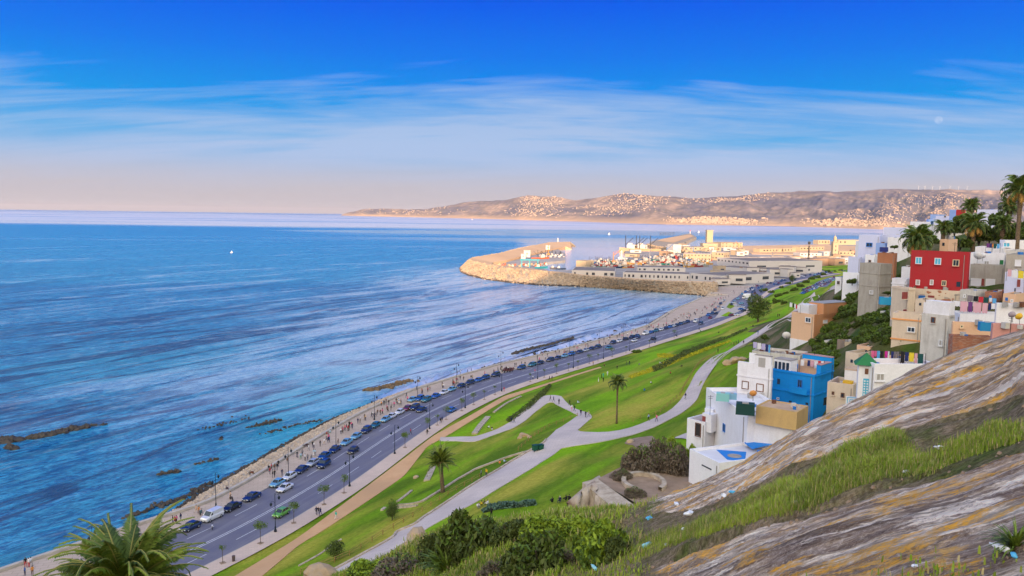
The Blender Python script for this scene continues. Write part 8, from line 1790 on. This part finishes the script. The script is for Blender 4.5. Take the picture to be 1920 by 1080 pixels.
for t in [(630, 975, 'teal', 'white', 'child in a teal top on the tan path', 'walk', None, False), (1030, 714, 'black', 'black', 'left one of the couple on the tan path', 'walk', None, False), (1035, 714, 'navy', 'black', 'right one of the couple on the tan path', 'walk', None, False),
          (959, 794, 'navy', 'black', 'left one of the pair walking the lower grey path', 'walk', None, False), (964, 794, 'grey', 'black', 'right one of the pair walking the lower grey path', 'walk', None, False), (922, 806, 'black', 'white', 'person seated beside the lower grey path', 'sit', None, False), (917, 804, 'white', 'black', 'second person seated beside the lower grey path', 'sit', None, False),
          (1032, 752, 'brown', 'black', 'person at the top of the hairpin', 'walk', None, False), (1038, 754, 'navy', 'navy', 'person with a pushchair at the hairpin', 'walk', None, False), (1048, 759, 'black', 'black', 'person in black on the hairpin kerb', 'stand', None, False), (1068, 761, 'black', 'black', 'tall dark walker on the hairpin slope', 'walk', None, False), (1072, 771, 'white', 'pink', 'walker in white and pink on the hairpin slope', 'walk', None, False), (1077, 772, 'black', 'navy', 'dark walker beside the one in white and pink', 'walk', None, False), (1089, 780, 'black', 'navy', 'walker in black before the path junction', 'walk', None, False), (1098, 784, 'black', 'black', 'rightmost walker in black before the path junction', 'walk', None, False), (1104, 783, 'beige', 'grey', 'pale walker behind the rightmost black one', 'walk', None, False),
          (902, 897, 'grey', 'black', 'person in grey standing on the bank by the railing', 'stand', None, False), (912, 895, 'yellow', 'navy', 'person in a yellow top standing on the bank by the railing', 'stand', None, False), (937, 872, 'orange', 'grey', 'person in orange seated on the bank by the bins', 'sit', None, False), (945, 869, 'pale blue', 'grey', 'person in pale blue seated beside the orange one', 'sit', None, False),
          (896, 953, 'white', 'grey', 'person in white seated left on the lawn edge above the bushes', 'sit', None, False), (904, 950, 'yellow', 'black', 'person in yellow seated on the lawn edge above the bushes', 'sit', None, False), (910, 948, 'black', 'black', 'person in black seated between the yellow and white ones', 'sit', None, False), (915, 948, 'white', 'white', 'person in white seated right on the lawn edge', 'sit', None, False), (921, 972, 'black', 'black', 'person in black standing by the big round bush', 'stand', None, False),
          (1036, 944, 'black', 'black', 'leftmost of the dark seated people on the near lawn', 'sit', None, False, 'black'), (1050, 942, 'navy', 'navy', 'seated person with a white cap on the near lawn', 'sit', None, False, 'white'), (1062, 940, 'black', 'black', 'third dark seated person on the near lawn', 'sit', None, False, 'black'), (1067, 940, 'black', 'black', 'rightmost dark seated person on the near lawn', 'sit', None, False, 'black'),
          (1216, 790, 'pale blue', 'black', 'walker in pale blue on the upper path', 'walk', None, False), (1231, 792, 'pink', 'navy', 'walker in a bright pink coat on the upper path', 'walk', None, False), (1285, 750, 'navy', 'grey', 'walker in dark clothes at the bend of the upper path', 'walk', None, False), (1346, 662, 'black', 'black', 'dark person by the railing higher up the upper path', 'stand', None, False), (1376, 650, 'black', 'black', 'left one of the group on the upper path', 'walk', None, False), (1380, 648, 'black', 'brown', 'second of the group on the upper path', 'walk', None, False), (1384, 647, 'navy', 'black', 'third of the group on the upper path', 'walk', None, False), (1394, 647, 'black', 'black', 'right one of the group on the upper path', 'walk', None, False), (1421, 628, 'blue', 'grey', 'person in blue beside the round bush on the upper path', 'walk', None, False),
          (1128, 710, 'black', 'black', 'dark person beside the teal one on the middle lawn', 'stand', None, False), (1131, 709, 'teal', 'teal', 'person in a teal robe on the middle lawn', 'stand', None, False), (1139, 705, 'white', 'white', 'person in white on the middle lawn', 'stand', None, False), (1122, 717, 'beige', 'white', 'child in pale clothes left of the teal robe', 'stand', None, False), (1131, 717, 'black', 'black', 'dark child below the teal robe', 'stand', None, False), (1157, 694, 'black', 'black', 'person in black alone on the middle lawn', 'stand', None, False), (1175, 685, 'black', 'navy', 'left one of the pair standing on the upper lawn', 'stand', None, False), (1180, 685, 'black', 'navy', 'right one of the pair standing on the upper lawn', 'stand', None, False), (1199, 685, 'grey', 'grey', 'person seated right of the pair on the upper lawn', 'sit', None, False), (1237, 683, 'white', 'white', 'person in white seated by the hedge', 'sit', None, False), (1250, 677, 'black', 'black', 'person in black by the hedge', 'sit', None, False), (1258, 702, 'red', 'black', 'person in red seated on the middle lawn', 'sit', None, False), (1279, 689, 'black', 'black', 'dark person reclining below the flower bed', 'sit', None, False), (1220, 720, 'white', 'black', 'person in white and black seated on the middle lawn', 'sit', None, False), (1208, 734, 'blue', 'teal', 'person in blue seated lower on the middle lawn', 'sit', None, False), (1083, 757, 'pale blue', 'white', 'person in white lying near the hairpin', 'sit', None, False), (1267, 630, 'navy', 'navy', 'person in navy seated at the pavement edge', 'sit', None, False), (1348, 625, 'black', 'black', 'dark person alone on the upper lawn', 'sit', None, False), (1412, 613, 'black', 'black', 'person seated below the round tree', 'sit', None, False), (1458, 595, 'brown', 'black', 'left one of the pair by the path near the orange house', 'stand', None, False), (1461, 596, 'black', 'brown', 'right one of the pair by the path near the orange house', 'stand', None, False), (1313, 622, 'green', 'green', 'tiny person in bright green by the kerb', 'sit', None, False)]: pp(*t)
r_ = random.Random(44); tops = list(PC)
secs = [(500, 890, 640, 812, 16, 'on the promenade between the first lamps'), (640, 812, 800, 735, 34, 'on the promenade beside the car cluster'), (800, 735, 960, 692, 30, 'on the promenade above the navy parked cars'), (960, 692, 1130, 648, 26, 'on the middle promenade by the weed covered reef'), (1130, 640, 1262, 606, 30, 'on the promenade before the port'), (1262, 604, 1345, 566, 60, 'in the crowd on the wide promenade at the port'), (1345, 560, 1440, 530, 26, 'at the gate of the port')]
for x0, y0, x1, y1, n_, lab in secs:
    for k in range(n_):
        t = r_.random(); px = x0+(x1-x0)*t; py = y0+(y1-y0)*t+r_.uniform(-3.5, 3) if px < 1262 else y0+(y1-y0)*t+r_.uniform(-9, 6)
        c = r_.choice(['black', 'black', 'navy', 'grey', 'brown', 'white', 'red', 'beige', 'pink']); q = P(px, py, Z0)
        s, off = road_param(q[0], q[1])
        if px < 1340 and (off < 16.2 or off > 23.5): q = np.array([*road_at(s, r_.uniform(17, 23 if px < 1250 else 27)), Z0])
        person(q, r_.uniform(0, 6.28), r_.choice(['walk', 'stand']), c, r_.choice(['black', 'navy', 'grey']), f'tiny person in {c} {lab}', f'people in {c} {lab}')
# ------------------------------------------------------------------ air: a thin even haze round the whole place
def haze():
    m = bpy.data.materials.new('haze'); m.use_nodes = True; t = NT(m.node_tree); v = t.add('ShaderNodeVolumePrincipled'); v.inputs['Color'].default_value = (.95, .88, .86, 1); v.inputs['Density'].default_value = 0.8e-5; v.inputs['Anisotropy'].default_value = .2
    o_ = t.add('ShaderNodeOutputMaterial'); t.link(v.outputs[0], o_.inputs['Volume'])
    b = MB(); x, y0, y1, z0, z1 = 61000, -800, 71000, -700, 470; b.box((0, (y0+y1)/2, (z0+z1)/2), (2*x, y1-y0, z1-z0)); b.build('haze', m, kind='stuff')
haze()
